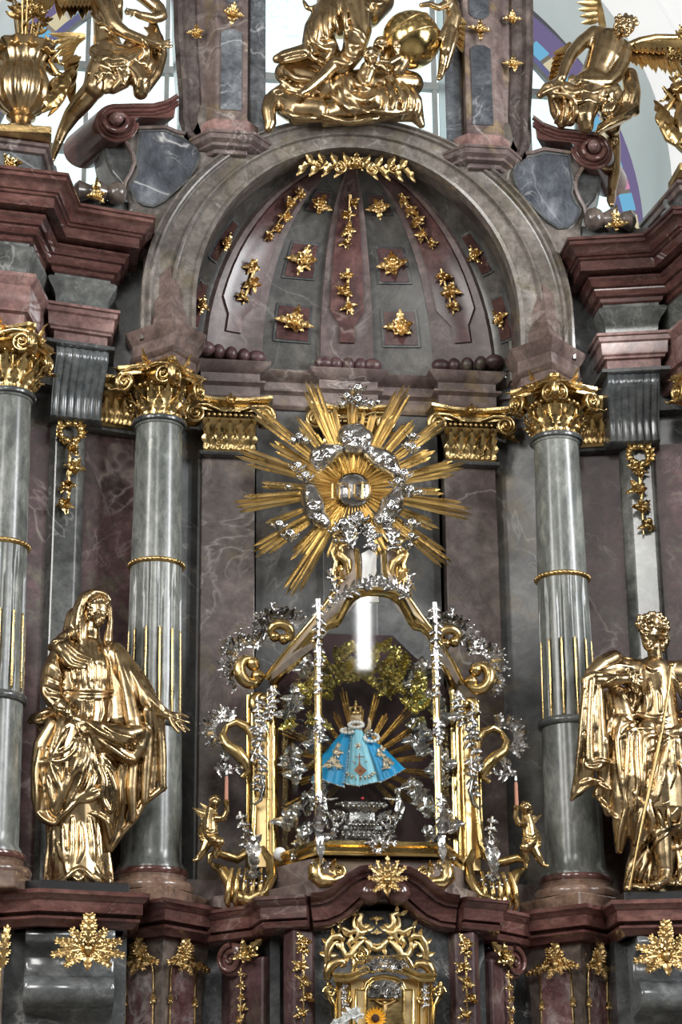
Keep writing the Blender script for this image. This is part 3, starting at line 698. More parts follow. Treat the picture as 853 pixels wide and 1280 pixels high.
# fluted consoles + blocks above + cornice: one entablature stack each side
def stack(s):
    lab = side(s)
    t = thing('entablature_block', (s*1.93, .1, 7.33), f'projecting maroon cornice block on a grey fluted console, {lab} of the arch', 'entablature')
    # console: S profile extruded across, with flutes
    prof = [(0, 7.33), (.02, 7.34), (.015, 7.40), (.03, 7.50), (.07, 7.58), (.13, 7.65), (.17, 7.71), (.17, 7.76), (.15, 7.79)]
    NU = 49; rings = []
    for o, z in prof:
        row = []
        for k in range(NU):
            u = k/(NU-1); fl = .012*(1-abs(sin(7*pi*u)))*(1 if .02 < u < .98 else 0)*(1 if o > .01 else .3)
            p = V((1.765, .03)).lerp(V((2.10, -.04)), u); w_ = 1+(o*.25); cx_ = 1.9325
            row.append((s*(cx_+(p.x-cx_)*w_-.2*o), p.y-(o-fl), z))
        row += [(s*2.14, .25, z), (s*1.74, .25, z)]
        rings.append(row)
    b = MB(); b.loft(rings); b.build('console', DARKC, t, smooth=40)
    base = [(1.74,.3),(1.74,-.10),(2.09,-.185),(2.09,.3)]
    b = MB(); b.sweep(mir(base, s), [(.03, 7.785), (.055, 7.79), (.055, 7.815), (.02, 7.82)], .1); b.build('console_abacus', DARK, t)
    b = MB(); b.vprism(mir([(1.74,.3),(1.74,-.09),(2.09,-.18),(2.09,.3)], s), 7.8, 8.72)
    b.build('core', DARK, t, smooth=0)
    b = MB(); b.sweep(mir(base, s), [(.005, 7.81), (.005, 7.895), (.03, 7.90), (.03, 7.915), (.045, 7.925), (.045, 7.94), (.05, 8.01), (.065, 8.02), (.07, 8.05), (.085, 8.055), (.085, 8.075), (.0, 8.08)], .1)
    b.build('architrave', PINK, t, smooth=30)
    b = MB(); b.sweep(mir(base, s), [(.0, 8.07), (.0, 8.10), (.005, 8.16), (.02, 8.20), (.05, 8.24), (.06, 8.265), (.045, 8.285), (.015, 8.29), (.015, 8.34)], .1); b.build('frieze', GREY, t, smooth=40)
    b = MB(); b.sweep(mir(base, s), CORN, .1); b.build('cornice', RED, t, smooth=30)
    # outer, further projecting block above the outer column
    t2 = thing('entablature_block', (s*2.7, -.4, 7.70), f'forward standing maroon cornice block over the column at the {lab} edge', 'entablature')
    ob = [(2.14,.1),(2.29,-.60),(3.2,-.72),(3.2,.1)]
    b = MB(); b.vprism(mir([(2.18,.1),(2.31,-.58),(3.2,-.7),(3.2,.1)], s), 7.7, 8.72); b.build('core', DARK, t2, smooth=0)
    b = MB(); b.sweep(mir(ob, s), [(.0, 7.70), (.0, 7.81), (.03, 7.82), (.035, 7.84), (.04, 7.85), (.04, 8.0), (.06, 8.02), (.08, 8.05), (.08, 8.075), (.0, 8.08)], .1); b.build('architrave', PINK, t2, smooth=30)
    b = MB(); b.sweep(mir(ob, s), [(.0, 8.07), (.0, 8.10), (.005, 8.16), (.02, 8.20), (.05, 8.24), (.06, 8.265), (.045, 8.285), (.015, 8.29), (.015, 8.34)], .1); b.build('frieze', GREY, t2, smooth=40)
    b = MB(); b.sweep(mir(ob, s), CORN, .1); b.build('cornice', RED, t2, smooth=30)
CORN = [(.02, 8.32), (.035, 8.33), (.04, 8.355), (.065, 8.365), (.085, 8.40), (.085, 8.415), (.105, 8.42), (.115, 8.455), (.135, 8.47), (.135, 8.485), (.05, 8.49),
        (.05, 8.50), (.20, 8.505), (.20, 8.58), (.215, 8.585), (.22, 8.60), (.235, 8.605), (.245, 8.635), (.27, 8.66), (.29, 8.67), (.29, 8.695), (.305, 8.70), (.305, 8.72), (0, 8.725)]
stack(-1); stack(1)

# ================================================================ ATTIC
ATT = [(160,157),(185,156),(208,155),(220,161),(228,158),(233,145),(233,120),(230,90),(227,50),(226,0),(226,-40),(240,-40),(240,0),(241,60),(243,120),(250,170),(262,186)]
def attic(s):
    """stone shoulder between arch and scroll; traced on the left, mirrored on the right"""
    lab = side(s)
    t = thing('attic_shoulder', (s*1.5, 0, 8.7), f'polished grey brown shoulder stone with blue grey inset panel above the {lab} cornice', 'attic stone')
    def L(px, py, Y): p = P(px, py, Y); return (s*-p.x, p.z)
    Y = -.06
    left = [(160,157),(153,164),(150,172),(158,182),(166,196),(167,208),(161,222),(155,232),(158,246),(162,262),(150,275)]
    top = [(160,157),(185,156),(208,155),(220,161),(230,165),(240,160),(246,148),(250,130)]
    poly = [L(x, y, Y) for x, y in left[::-1]]+[L(x, y, Y) for x, y in top[1:]]+[L(262, 130, Y), L(268, 160, Y)]
    ap = [(s*1.44*cos(a), 8.22+1.42*sin(a)) for a in [radians(d) for d in (50, 40, 30, 20)]]
    poly = poly + ap
    b = MB(); b.prism(poly, Y, Y+.34); b.build('slab', BROWN, t, smooth=0, bevel=.02)
    b = MB(); b.along([(x, Y-.0, z) for x, z in [L(x, y, Y) for x, y in [(154,243),(157,228),(163,218),(168,206),(167,194),(160,182),(153,172),(158,163),(170,161),(208,160),(222,166),(232,168)]]], [(-.012, -.02), (-.012, .02), (0, .03), (.012, .02), (.012, -.02)]); b.build('edge_moulding', MAUVE, t, smooth=50)
    pp = [(175,165),(207,165),(230,175),(245,186),(249,196),(245,210),(236,225),(220,239),(205,252),(192,259),(180,257),(170,250),(164,240),(162,232),(170,222),(173,212),(170,200),(173,185)]
    q = [L(x, y, Y) for x, y in pp]
    b = MB(); b.prism(q, Y-.012, Y+.02); b.build('inset_panel', PANEL, t, smooth=0)
    b = MB(); b.along([(x, Y, z) for x, z in q], [(-.008, -.01), (-.008, .018), (.008, .018), (.008, -.01)], closed=True); b.build('panel_groove', DARK, t, smooth=50)
    # vertical frame sweeping up beside the window
    fr = [(250,175),(240,168),(234,150),(234,120),(231,85),(228,45),(227,0),(226,-40)]
    b = MB(); b.along([(L(x, y, Y)[0], Y+.02, L(x, y, Y)[1]) for x, y in fr], [(w_*(-s), o) for w_, o in ((-.10, -.2), (-.10, 0), (-.07, .02), (-.02, .02), (0, .05), (.03, .05), (.035, .02), (.06, .02), (.06, -.2))]); b.build('window_jamb', JAMB, t, smooth=40)
    # pilaster of the upper storey
    t = thing('attic_pilaster', (s*.9, 0, 9.2), f'upper storey pilaster with dark inset panel, {lab} of the gilt cloud group', 'pilaster', 'upper storey pilasters')
    b = MB(); b.vprism(mir([(.79,-.12),(1.02,-.12),(1.10,-.04),(1.22,0),(1.22,.25),(.66,.25),(.66,.0),(.79,-.0)], s), 9.35, 11.2); b.build('shaft', MAUVE, t, smooth=0, bevel=.012)
    b = MB(); b.vprism(mir([(.655,-.05),(.77,-.05),(.77,.2),(.655,.2)], s), 9.52, 11.2); b.build('inner_strip', PANELD, t, smooth=0, bevel=.006)
    b = MB(); b.prism([(s*x, z) for x, z in ((.835,9.70),(.985,9.70),(.985,10.33),(.94,10.36),(.88,10.36),(.835,10.33))], -.128, -.10); b.build('inset_panel', PANELD, t, smooth=0)
    b = MB(); b.prism([(s*x, z) for x, z in ((.835,10.62),(.88,10.58),(.94,10.58),(.985,10.62),(.985,11.1),(.835,11.1))], -.128, -.10); b.build('inset_panel', PANELD, t, smooth=0)
    b = MB(); pth = mir([(.66,.1),(.66,-.03),(.78,-.16),(1.04,-.16),(1.14,-.04),(1.14,.1)], s)
    b.sweep(pth, [(0, 9.385), (.01, 9.39), (.01, 9.41), (.04, 9.43), (.05, 9.46), (.06, 9.465), (.06, 9.485), (0, 9.49)], .1); b.build('base_moulding', MAUVE, t, smooth=30)
    b = MB(); b.vprism(mir([(.68,.1),(.68,-.02),(.79,-.14),(1.03,-.14),(1.16,-.02),(1.16,.1)], s), 9.49, 9.62); b.build('plinth', PINK, t, smooth=0, bevel=.01)
    b = MB(); b.prism([(s*x, z) for x, z in [(1.22,9.60),(.80,9.60),(.80,9.40),(.70,9.40)]+[(1.47*cos(a), 8.22+1.45*sin(a)) for a in (1.02,.95,.88,.80,.72)]+[(1.14,9.1),(1.22,9.3)]], -.055, .2); b.build('pedestal', BROWN, t, smooth=0, bevel=.01)
    b = MB(); rosette(b, (s*.905, -.14, 10.47), .085, n=8); b.build('rosette', GOLDR, t, smooth=60)
    b = MB(); rosette(b, (s*1.16, -.08, 10.24 if s > 0 else 10.33), .07, n=8); b.build('rosette', GOLDR, t, smooth=60)
    if s > 0:
        b = MB(); rosette(b, (s*1.16, -.08, 10.62), .07, n=8); b.build('rosette', GOLDR, t, smooth=60)
    # big maroon volute
    t = thing('volute_scroll', (s*1.7, 0, 9.4), f'maroon marble volute scroll curling outwards, {lab} side of the arch', 'scroll')
    c = V((s*1.708, -.10, 9.56)); ev = V((s*.22, .42, 0)); b = MB()
    # rim profile of the scroll (mirrored outline): top edge from the inner tip round the outside
    topE = [(1.285, 9.83), (1.36, 9.77), (1.46, 9.735), (1.60, 9.725), (1.70, 9.715)]
    outer = [(1.708+.155*cos(a), 9.56+.155*sin(a)) for a in [radians(90-12*k) for k in range(1, 24)]]
    inner = [(1.60, 9.56), (1.58, 9.60), (1.55, 9.615), (1.45, 9.62), (1.36, 9.62), (1.305, 9.625)]
    poly = topE+outer+inner
    poly = [(s*x, z) for x, z in poly]
    b.prism(poly, -.10, .32, (ev.x, ev.z)); b.build('roll', RED, t, smooth=40, bevel=.008)
    b = MB()
    for off, w_ in ((.035, .010), (.075, .006), (.095, .010)):
        pth = [(s*x, -.10, z-off) for x, z in topE]+[(s*(1.708+(.155-off)*cos(a)), -.10, 9.56+(.155-off)*sin(a)) for a in [radians(90-12*k) for k in range(1, 25)]]
        b.along(pth, [(-w_, -.01), (-w_, .012), (0, .02), (w_, .012), (w_, -.01)])
    b.spiral((s*1.708, -.11, 9.56), .09, 1.6, .026, ax=(s,0,0), start=0, sgn=-1, lead=.04); b.build('volute', RED, t, smooth=60)
    b = MB(); b.ball((s*1.708, -.16, 9.56), .042, 16, 10); b.build('eye', PINK, t, smooth=180)
    # dark under-body linking the roll to the cornice
    b = MB(); b.prism([(s*x, z) for x, z in ((1.60,9.50),(1.72,9.44),(1.80,9.42),(1.78,9.32),(1.74,9.22),(1.66,9.12),(1.60,9.05),(1.52,9.0),(1.52,9.5))], .0, .3, (s*.06, 0)); b.build('underside', DARK, t, smooth=40, bevel=.02)
    # baluster roll lying on the cornice with a small gilt mount
    t = thing('baluster_roll', (s*1.83, -.1, 8.73), f'lying brown marble baluster roll with gilt shell on the {lab} cornice', 'ornament')
    b = MB(); y0 = -.10; prof = [(.0, .03), (.02, .07), (.07, .085), (.11, .07), (.13, .05), (.15, .06), (.19, .085), (.23, .06), (.25, .05), (.28, .06), (.33, .08), (.36, .055), (.38, .0)]
    rings = [[(s*(1.63+u), y0+r_*sin(2*pi*k/24), 9.0+r_*cos(2*pi*k/24)) for k in range(24)] for u, r_ in [(a, max(r2, .004)) for a, r2 in prof]]
    b.loft(rings); b.build('roll', TAND, t, smooth=50)
    b = MB(); b.vprism(mir([(1.62,.2),(1.62,-.02),(2.02,-.06),(2.02,.2)], s), 8.72, 8.98); b.build('bed', GREY, t, smooth=0, bevel=.01)
    b = MB(); rosette(b, (s*1.84, -.17, 8.93), .085, n=7); b.leaf((s*1.84, -.16, 8.94), (0,-.1,1), (0,-1,0), .14, .06, .2, 2); b.build('gilt_shell', GOLD, t, smooth=60)
    # low grey wall behind
    b = MB(); b.vprism(mir([(1.2,.2),(1.2,.0),(1.62,.0),(2.0,.0),(2.6,-.2),(2.6,.2)], s), 8.60, 8.99)
    b.build('attic_plinth', BROWN, label=f'plain grey brown stone course on top of the {lab} cornice', cat='stone course', smooth=0)
    # urn pedestal
    t = thing('urn_pedestal', (s*2.35, -.5, 8.73), f'dark grey pedestal with gilt flower under the {lab} urn', 'pedestal')
    b = MB(); b.vprism(mir([(2.13,.1),(2.22,-.55),(3.0,-.68),(3.0,.1)], s), 8.72, 9.02); b.build('block', GREYD, t, smooth=0, bevel=.01)
    b = MB(); b.sweep(mir([(2.13,.1),(2.22,-.55),(3.0,-.68),(3.0,.1)], s), [(0, 9.01), (.02, 9.02), (.03, 9.05), (.05, 9.06), (.05, 9.085), (0, 9.09)], .1); b.build('cap', MAUVE, t)
    b = MB(); rosette(b, (s*2.42, -.66, 8.87), .10, n=6); b.build('gilt_flower', GOLD, t, smooth=60)
    b = MB(); b.spiral((s*2.16, -.45, 8.84), .07, 1.5, .02, ax=(s,0,0), start=pi/2, sgn=1); b.tube([(s*2.16,-.45,8.91),(s*2.13,-.43,8.97),(s*2.14,-.43,9.0)], .02); b.build('side_scroll', GREYD, t, smooth=60)
attic(-1); attic(1)
# gilt flower drops on the strip pilasters
for s in (-1, 1):
    t = thing('flower_drop', (s*1.965, 0, 6.7), f'gilt wreath with hanging flower festoon on the {side(s)} grey strip', 'ornament')
    b = MB(); c = V((s*1.963, .035, 7.25)); rw = random.Random(5)
    for k in range(16):
        a = 2*pi*k/16; p = c+V((cos(a)*.07, -.01*(k%2), sin(a)*.065)); b.ball(p, rw.uniform(.018,.028), 8, 6); b.leaf(p, (cos(a+rw.uniform(-.6,.6)), -.3, sin(a)), (0,-1,0), rw.uniform(.04,.065), .04, .3, 2)
    b.leaf(c+V((0,-.02,.07)), (0,-.1,1), (0,-1,0), .10, .06, .2, 2); b.build('wreath', GOLD, t, smooth=60)
    b = MB(); drop(b, (s*1.963, .045, 7.19), .52, .17, seed=5+s, n=4); b.build('festoon', GOLD, t, smooth=60)

# ================================================================ LOWER STOREY
LEDGE = [(0, 3.83), (.01, 3.84), (.03, 3.86), (.045, 3.87), (.045, 3.885), (.01, 3.895), (.01, 3.905), (.06, 3.91), (.06, 3.975), (.075, 3.985), (.085, 4.0), (.10, 4.01), (.10, 4.035), (0, 4.04)]
def lower(s):
    lab = side(s)
    t = thing('column_pedestal', (s*1.33, -.1, 3.0), f'diamond set pedestal with flamed marble panels under the {lab} column', 'pedestal')
    dia = [(.96,.2),(.96,-.06),(1.30,-.38),(1.64,-.06),(1.64,.2)]
    b = MB(); b.sweep(mir(dia, s), LEDGE, .25); b.vprism(mir([(1.0,.2),(1.0,-.04),(1.30,-.33),(1.6,-.04),(1.6,.2)], s), 3.82, 4.035); b.build('ledge', RED, t, smooth=30)
    rings = []
    zs = (3.86, 3.80, 3.68, 3.5, 3.3, 3.1, 2.95)
    def dpt(z):
        u = (3.86-z)/.9; w_ = 1-.16*sin(min(1, u*2.2)*pi/2); return w_
    for z in zs:
        k = dpt(z); rings.append([(s*(1.30+(x-1.30)*k), .15+(y-.15)*(.93 if y < 0 else 1)*(k*.5+.5), z) for x, y in ((.99,.2),(.99,-.04),(1.30,-.35),(1.61,-.04),(1.61,.2))])
    b = MB(); b.loft(rings); b.build('body', TAND, t, smooth=20)
    for e in (-1, 1):
        q = MB(); pl = []; edge = []
        for z, k0, k1 in ((3.70, .30, .72), (3.66, .22, .80), (3.6, .2, .8), (3.45, .2, .82), (3.2, .2, .84), (2.97, .2, .84)):
            k = dpt(z)
            def pt(u, o=.012): 
                x = 1.30+e*(.31*u)*k; yc = -.35+.31*u; y = .15+(yc-.15)*.93*(k*.5+.5)
                return (s*(x-e*.0), y-o, z)
            pl.append((pt(k0), pt(k1))); 
        rr = [[a, b_, (b_[0], b_[1]+.05, b_[2]), (a[0], a[1]+.05, a[2])] for a, b_ in pl]
        q.loft(rr); q.build('flamed_panel', CALICO, t, smooth=30)
        for side_ in (0, 1):
            q = MB(); q.tube([V(p[side_])+V((0,-.008,0)) for p in pl], .007, n=6)
            q.ball(V(pl[3][side_])+V((0,-.012,0)), .018, 8, 6); q.leaf(V(pl[3][side_])+V((0,-.015,-.01)), (0,-.1,1), (0,-1,0), .07, .04, .3, 2); q.build('gilt_border', GOLDD, t, smooth=60)
        q = MB(); a, b_ = V(pl[0][0]), V(pl[0][1]); c = (a+b_)/2+V((0,-.03,.0)); dx = (b_-a).normalized()
        plume(q, c, (0,-.1,1), .16, .10)
        for m in (-1, 1):
            plume(q, c, dx*m*.5+V((0,-.15,.9)), .11, .08); plume(q, c+dx*m*.04, dx*m+V((0,-.15,-.25)), .16, .08); plume(q, c, dx*m*.5+V((0,-.15,-.7)), .09, .06)
            q.spiral(c+dx*m*.06+V((0,-.01,.03)), .03, 1.3, .012, ax=tuple(dx*m), start=pi/2)
        q.ball(c+V((0,-.02,0)), .03, 8, 6); q.build('gilt_leaf_mount', GOLDR, t, smooth=60)
    # statue pedestal: ledge, big console volute with gilt mount
    t = thing('statue_pedestal', (s*1.82, -.4, 3.0), f'dark marble pedestal with rolled console and gilt mount under the {lab} statue', 'pedestal')
    led = [(1.50,-.0),(1.50,-.55),(2.05,-.66),(2.26,-.56),(2.26,0)] if s < 0 else [(1.53,-.0),(1.53,-.55),(2.08,-.66),(2.6,-.60),(2.6,0)]
    b = MB(); b.sweep(mir(led, s), LEDGE, .25); b.vprism(mir([(1.55,0),(1.55,-.5),(2.05,-.6),(2.2,-.5),(2.2,0)], s), 3.83, 4.035); b.build('ledge', RED, t, smooth=30)
    sl = mir([(1.52,-.1),(1.52,-.56),(2.05,-.66),(2.2,-.58),(2.2,-.1)] if s < 0 else [(1.53,-.1),(1.53,-.56),(2.1,-.66),(2.5,-.58),(2.5,-.1)], s)
    b = MB(); b.vprism(sl, 4.035, 4.105 if s < 0 else 4.10); b.build('slab', BLACK, t, smooth=0, bevel=.006)
    prf = [(.0, 3.85), (-.50, 3.85)]+[(-.52-.05*cos(radians(a)), 3.79+.05*sin(radians(a))) for a in (60, 30, 0, -30, -60, -90)]+[(-.47, 3.73), (-.42, 3.68), (-.42, 3.60), (-.46, 3.555)]+[(-.50-.09*cos(radians(a)), 3.47+.09*sin(radians(a))) for a in (80, 50, 20, -10, -40, -70, -100)]+[(-.38, 3.36), (-.28, 3.25), (-.22, 3.1), (-.2, 2.9), (0, 2.9)]
    x0, x1 = 1.60, 2.13
    rings = []
    for x in (x0, x0+.02, x1-.02, x1):
        e = 0 if x in (x0, x1) else .012
        rings.append([(s*x, y-(e if y < -.1 else 0), z) for y, z in prf])
    b = MB(); b.loft(rings); b.build('console', GREYD, t, smooth=40)
    b = MB(); b.vprism(mir([(1.52,.0),(1.52,-.3),(2.3,-.42),(2.3,0)], s), 2.9, 3.84); b.build('body', DARK, t, smooth=0)
    q = MB(); c = V((s*1.76, -.60, 3.70))
    for yy in (0, .05): plume(q, c+V((0,0,yy)), (0,-.15,1), .19-.04*yy, .13)
    for m in (-1, 1):
        for a, L in ((55, .15), (15, .19), (-12, .21), (-42, .16)):
            plume(q, c+V((m*.02,0,0)), (m*cos(radians(a)), -.2, sin(radians(a))), L, .10)
        q.spiral(c+V((m*.10,-.01,-.04)), .04, 1.4, .014, ax=(m,0,0), start=pi/2)
    q.leaf(c, (0,-.1,-1), (0,-1,0), .15, .07, .3, 3); q.ball(c+V((0,-.02,0)), .035); q.build('gilt_mount', GOLDR, t, smooth=60)
    # outer pedestal under the edge column
    t = thing('column_pedestal', (s*2.45, -.4, 3.0), f'pedestal with gilt border under the column at the {lab} edge', 'pedestal')
    if s < 0: 
        dd = [(2.28,.0),(2.28,-.55),(2.45,-.68),(3.0,-.6),(3.0,0)]
    else: dd = [(2.62,.0),(2.62,-.62),(2.75,-.72),(3.2,-.6),(3.2,0)]
    b = MB(); b.sweep(mir(dd, s), LEDGE, .2); b.vprism(mir(dd, s), 3.83, 4.035); b.build('ledge', RED, t, smooth=30)
    b = MB(); b.vprism(mir([(2.25,0),(2.25,-.5),(2.5,-.62),(3.0,-.5),(3.0,0)], s), 2.9, 3.84); b.build('body', TAND, t, smooth=0, bevel=.01)
    if s < 0:
        q = MB()
        for x in (2.27, 2.36): q.tube([(s*x, -.59+(2.4-x)*.3, z) for z in (3.66, 3.4, 3.2, 2.95)], .008, n=6); q.leaf((s*x, -.6+(2.4-x)*.3, 3.2), (0,-.1,1), (0,-1,0), .10, .04, .3, 2)
        plume(q, (-2.26,-.58,3.6), (.1,-.15,1), .24, .10); q.leaf((-2.27,-.58,3.6), (-.6,-.1,.6), (0,-1,0), .12, .06, .3, 3); q.leaf((-2.27,-.58,3.6), (-.9,-.1,-.2), (0,-1,0), .10, .06, .3, 3); q.build('gilt_border', GOLDR, t, smooth=60)
lower(-1); lower(1)
# lower side walls
for s in (-1, 1):
    b = MB(); b.vprism(mir([(.80,.10),(1.1,.10),(1.1,.5),(.80,.5)], s), 2.9, 3.95); b.build('dado_panel', FLECK, wall, smooth=0)
    b = MB(); b.sweep(mir([(.7,.12),(1.2,.12)], s), [(z_[0]*.6, z_[1]) for z_ in LEDGE], .2); b.vprism(mir([(1.05,.2),(1.05,.05),(1.15,.05),(1.15,.2)], s), 4.03, 4.13)
    b.vprism(mir([(.7,.15),(1.2,.15),(1.2,.6),(.7,.6)], s), 3.9, 4.27); b.build('dado_ledge', MAUVE, label=f'short mauve marble ledge between column base and centre block, {side(s)} side', cat='ledge', smooth=30)
# ================================================================ STATUES
def hand(S, x, y, d, ang, sc, curl=(0.2,)*5, thumb=1, palmr=None):
    """five-fingered hand; ang = direction of the fingers in the picture plane (degrees, 0 right, 90 down); sc = palm length in zoom px"""
    a = radians(ang); ux, uy = cos(a), sin(a); vx, vy = -uy, ux
    pr = palmr or sc*.30
    for k in (-1, -.3, .3, 1): S.m_((x+vx*k*sc*.22, y+vy*k*sc*.22, d, pr*.62), (x+ux*sc*.75+vx*k*sc*.32, y+uy*sc*.75+vy*k*sc*.32, d+.004, pr*.52))
    L = (.62, .80, .86, .78)
    for i in range(4):
        k = (-.36, -.12, .12, .36)[i]*(-thumb); sp = k*.5; l = sc*L[i]; cu = curl[i+1]
        b0 = (x+ux*sc*.78+vx*k*sc, y+uy*sc*.78+vy*k*sc)
        a1 = a+sp; p1 = (b0[0]+cos(a1)*l*.5, b0[1]+sin(a1)*l*.5); a2 = a1+cu*1.2*thumb; p2 = (p1[0]+cos(a2)*l*.5, p1[1]+sin(a2)*l*.5)
        S.m_((b0[0], b0[1], d+.004, sc*.135), (p1[0], p1[1], d+.012, sc*.12), (p2[0], p2[1], d+.010-cu*.02, sc*.095))
    a1 = a-thumb*.9; b0 = (x+ux*sc*.2-vx*thumb*sc*.2, y+uy*sc*.2-vy*thumb*sc*.2); p1 = (b0[0]+cos(a1)*sc*.45, b0[1]+sin(a1)*sc*.45); a2 = a1+thumb*.5; p2 = (p1[0]+cos(a2)*sc*.35, p1[1]+sin(a2)*sc*.35)
    S.m_((b0[0], b0[1], d+.008, sc*.17), (p1[0], p1[1], d+.018, sc*.14), (p2[0], p2[1], d+.022, sc*.11))
def face(S, x, y, d, r, fx, fy, tilt=0.0):
    """head with features; (fx, fy) = offset of the face centre from the head centre in units of r (turn of the head); tilt degrees clockwise"""
    t = radians(tilt); ux, uy = cos(t), sin(t); vx, vy = -sin(t), cos(t)
    def w(a, b_): return (x+ux*a*r+vx*b_*r, y+uy*a*r+vy*b_*r)
    S.m_((*w(0, -.18), d, r), (*w(fx*.15, .12), d+.1*r*S.m, r*.93))
    S.m_((*w(fx*.35, .35), d+.25*r*S.m, r*.66), (*w(fx*.55, .95), d+.42*r*S.m, r*.34))
    c = (fx, fy)
    S.dot(*w(fx*.95, .02+fy), r*.16, .1); S.fold([w(fx-.05, -.12+fy), w(fx+fx*.12, .18+fy), w(fx+fx*.2, .40+fy)], r*.13, .75, False); S.dot(*w(fx*1.2, .36+fy), r*.13, .5)      # nose
    S.dot(*w(fx*1.05, .42+fy), r*.15, .3)
    for e in (-1, 1):
        ex = fx*.9+e*.36
        if abs(ex) < .92: S.fold([w(ex-.18, -.14+fy), w(ex, -.2+fy), w(ex+.18, -.14+fy)], r*.07, .15, False); S.dot(*w(ex, .02+fy), r*.10, -.3)
    S.fold([w(fx*.95-.2, .66+fy), w(fx*.98+.2, .66+fy)], r*.085, .35, False); S.fold([w(fx*.95-.13, .80+fy), w(fx*.98+.13, .80+fy)], r*.08, .25, False)
def curls(S, pts, r, seed=0, spread=.6):
    rd = random.Random(seed)
    for x, y in pts:
        for k in range(3): S.dot(x+rd.uniform(-1, 1)*r*spread, y+rd.uniform(-1, 1)*r*spread, r*rd.uniform(.7, 1.15), .25)

# ---- veiled woman, left
ws = thing('gilded_statue', (-1.83, -.38, 4.105), 'gilded statue of a veiled woman in draped robes with one arm held out', 'statue')
S = SK(0, 700, 2.977, -.40, 5.2)
S.m_((300,345,-.02,48), (390,345,-.02,46)).m_((335,340,.0,58), (335,400,.02,76), (338,470,.02,72), (335,520,.02,78))     # chest to waist
S.m_((300,410,.07,38), (300,440,.07,34)).m_((372,410,.07,36), (374,440,.07,34))
S.m_((330,540,.0,88), (300,640,.0,115), (290,760,.02,120), (285,880,.0,112), (290,1000,.0,100), (292,1100,.0,105), (292,1185,.0,112))
S.m_((230,800,.05,70), (220,940,.03,62)).m_((370,740,.05,70), (390,880,.03,60), (370,980,0,50))
S.m_((345,315,.01,30), (342,262,.03,29))
H = SK(0, 700, 2.977, -.40, 5.2); H.m_((342,262,.03,27), (350,225,.03,30)); face(H, 362, 192, .055, 44, .55, .10, 10)
curls(H, [(335,200),(332,180),(336,160),(350,150),(368,143),(386,146),(400,156),(330,215)], 9, 2)
H.build('head', GOLDS, ws, .0042, 1)
S.m_((255,430,.0,36), (262,520,.02,40), (250,600,.04,46)).m_((420,400,.0,32), (440,500,.0,44), (450,600,.0,60))
# arms
S.m_((232,350,-.02,46), (198,420,.02,44), (190,480,.06,42), (205,520,.10,38)).m_((205,520,.10,36), (235,550,.16,30), (262,575,.20,20), (285,598,.23,17))
hand(S, 285, 598, .235, 38, 38, (0,.2,.25,.3,.35), -1)
S.m_((425,350,-.02,46), (470,420,.02,52), (515,480,.06,52), (560,540,.10,38), (600,565,.13,24)).m_((600,565,.13,22), (625,578,.14,19))

HD = SK(0, 700, 2.977, -.40, 5.2)
HD.m_((596,562,.13,20), (620,574,.14,17), (640,584,.145,16), (655,592,.148,14)).m_((640,575,.14,12), (658,578,.15,10))
HD.m_((655,577,.15,7.5), (678,575,.155,6.5), (700,586,.15,5)).m_((660,590,.15,7.5), (684,600,.16,6.5), (704,606,.15,5)).m_((660,600,.15,7.5), (682,618,.165,6.5), (704,634,.165,5)).m_((654,602,.148,7.5), (670,622,.17,6.5), (688,640,.175,5)).m_((634,590,.155,9), (645,615,.175,7.5), (664,640,.185,6))
HD.build('hand', GOLDS, ws, .0035, 1)
# bodice and waist folds
for x0, x1 in ((262,285),(285,300),(305,315),(330,332),(352,350),(372,372),(395,390)): S.fold([(x0, 380), ((x0+x1)/2, 430), (x1, 485)], 8, .5)
S.fold([(245,490),(300,498),(370,500),(420,490)], 10, .6); S.fold([(245,505),(300,512),(370,513),(425,505)], 7, .5)
for x in (255,285,315,345,380,410): S.fold([(x, 520), (x+random.uniform(-8,12), 570), (x-10, 610)], 11, .45)
# sleeve folds
for p in ([(180,380),(210,400),(235,440)], [(170,430),(200,450),(235,470)], [(165,470),(200,490),(235,500)], [(175,505),(205,515),(232,520)], [(205,360),(215,400),(228,430)], [(160,450),(165,500),(195,535)], [(195,540),(215,560),(240,560)]): S.fold(p, 9, .55)
for p in ([(455,380),(480,450),(500,520)], [(480,400),(520,470),(530,540)], [(500,440),(540,500),(560,560)], [(440,360),(450,430),(470,500)], [(520,480),(560,520),(600,560)], [(535,470),(575,520),(608,550)]): S.fold(p, 11, .5)
# skirts: hanging folds of the gown below the mantle
for p in ([(175,960),(185,1060),(165,1190)], [(200,980),(205,1080),(185,1200)], [(235,990),(240,1090),(255,1180)], [(270,960),(268,1080),(258,1170)], [(300,980),(305,1080),(285,1140)], [(335,960),(345,1060),(350,1150)], [(365,960),(372,1080),(385,1190)], [(395,980),(400,1090),(420,1200)], [(340,1120),(370,1180),(420,1205)], [(180,1195),(215,1205),(255,1180),(285,1150),(310,1150),(335,1180),(370,1200),(415,1205)], [(210,1040),(235,1115),(270,1110)], [(230,1060),(260,1110)]): S.fold(p, 12, .5)
S.build('figure', GOLDS, ws, .006, 3)
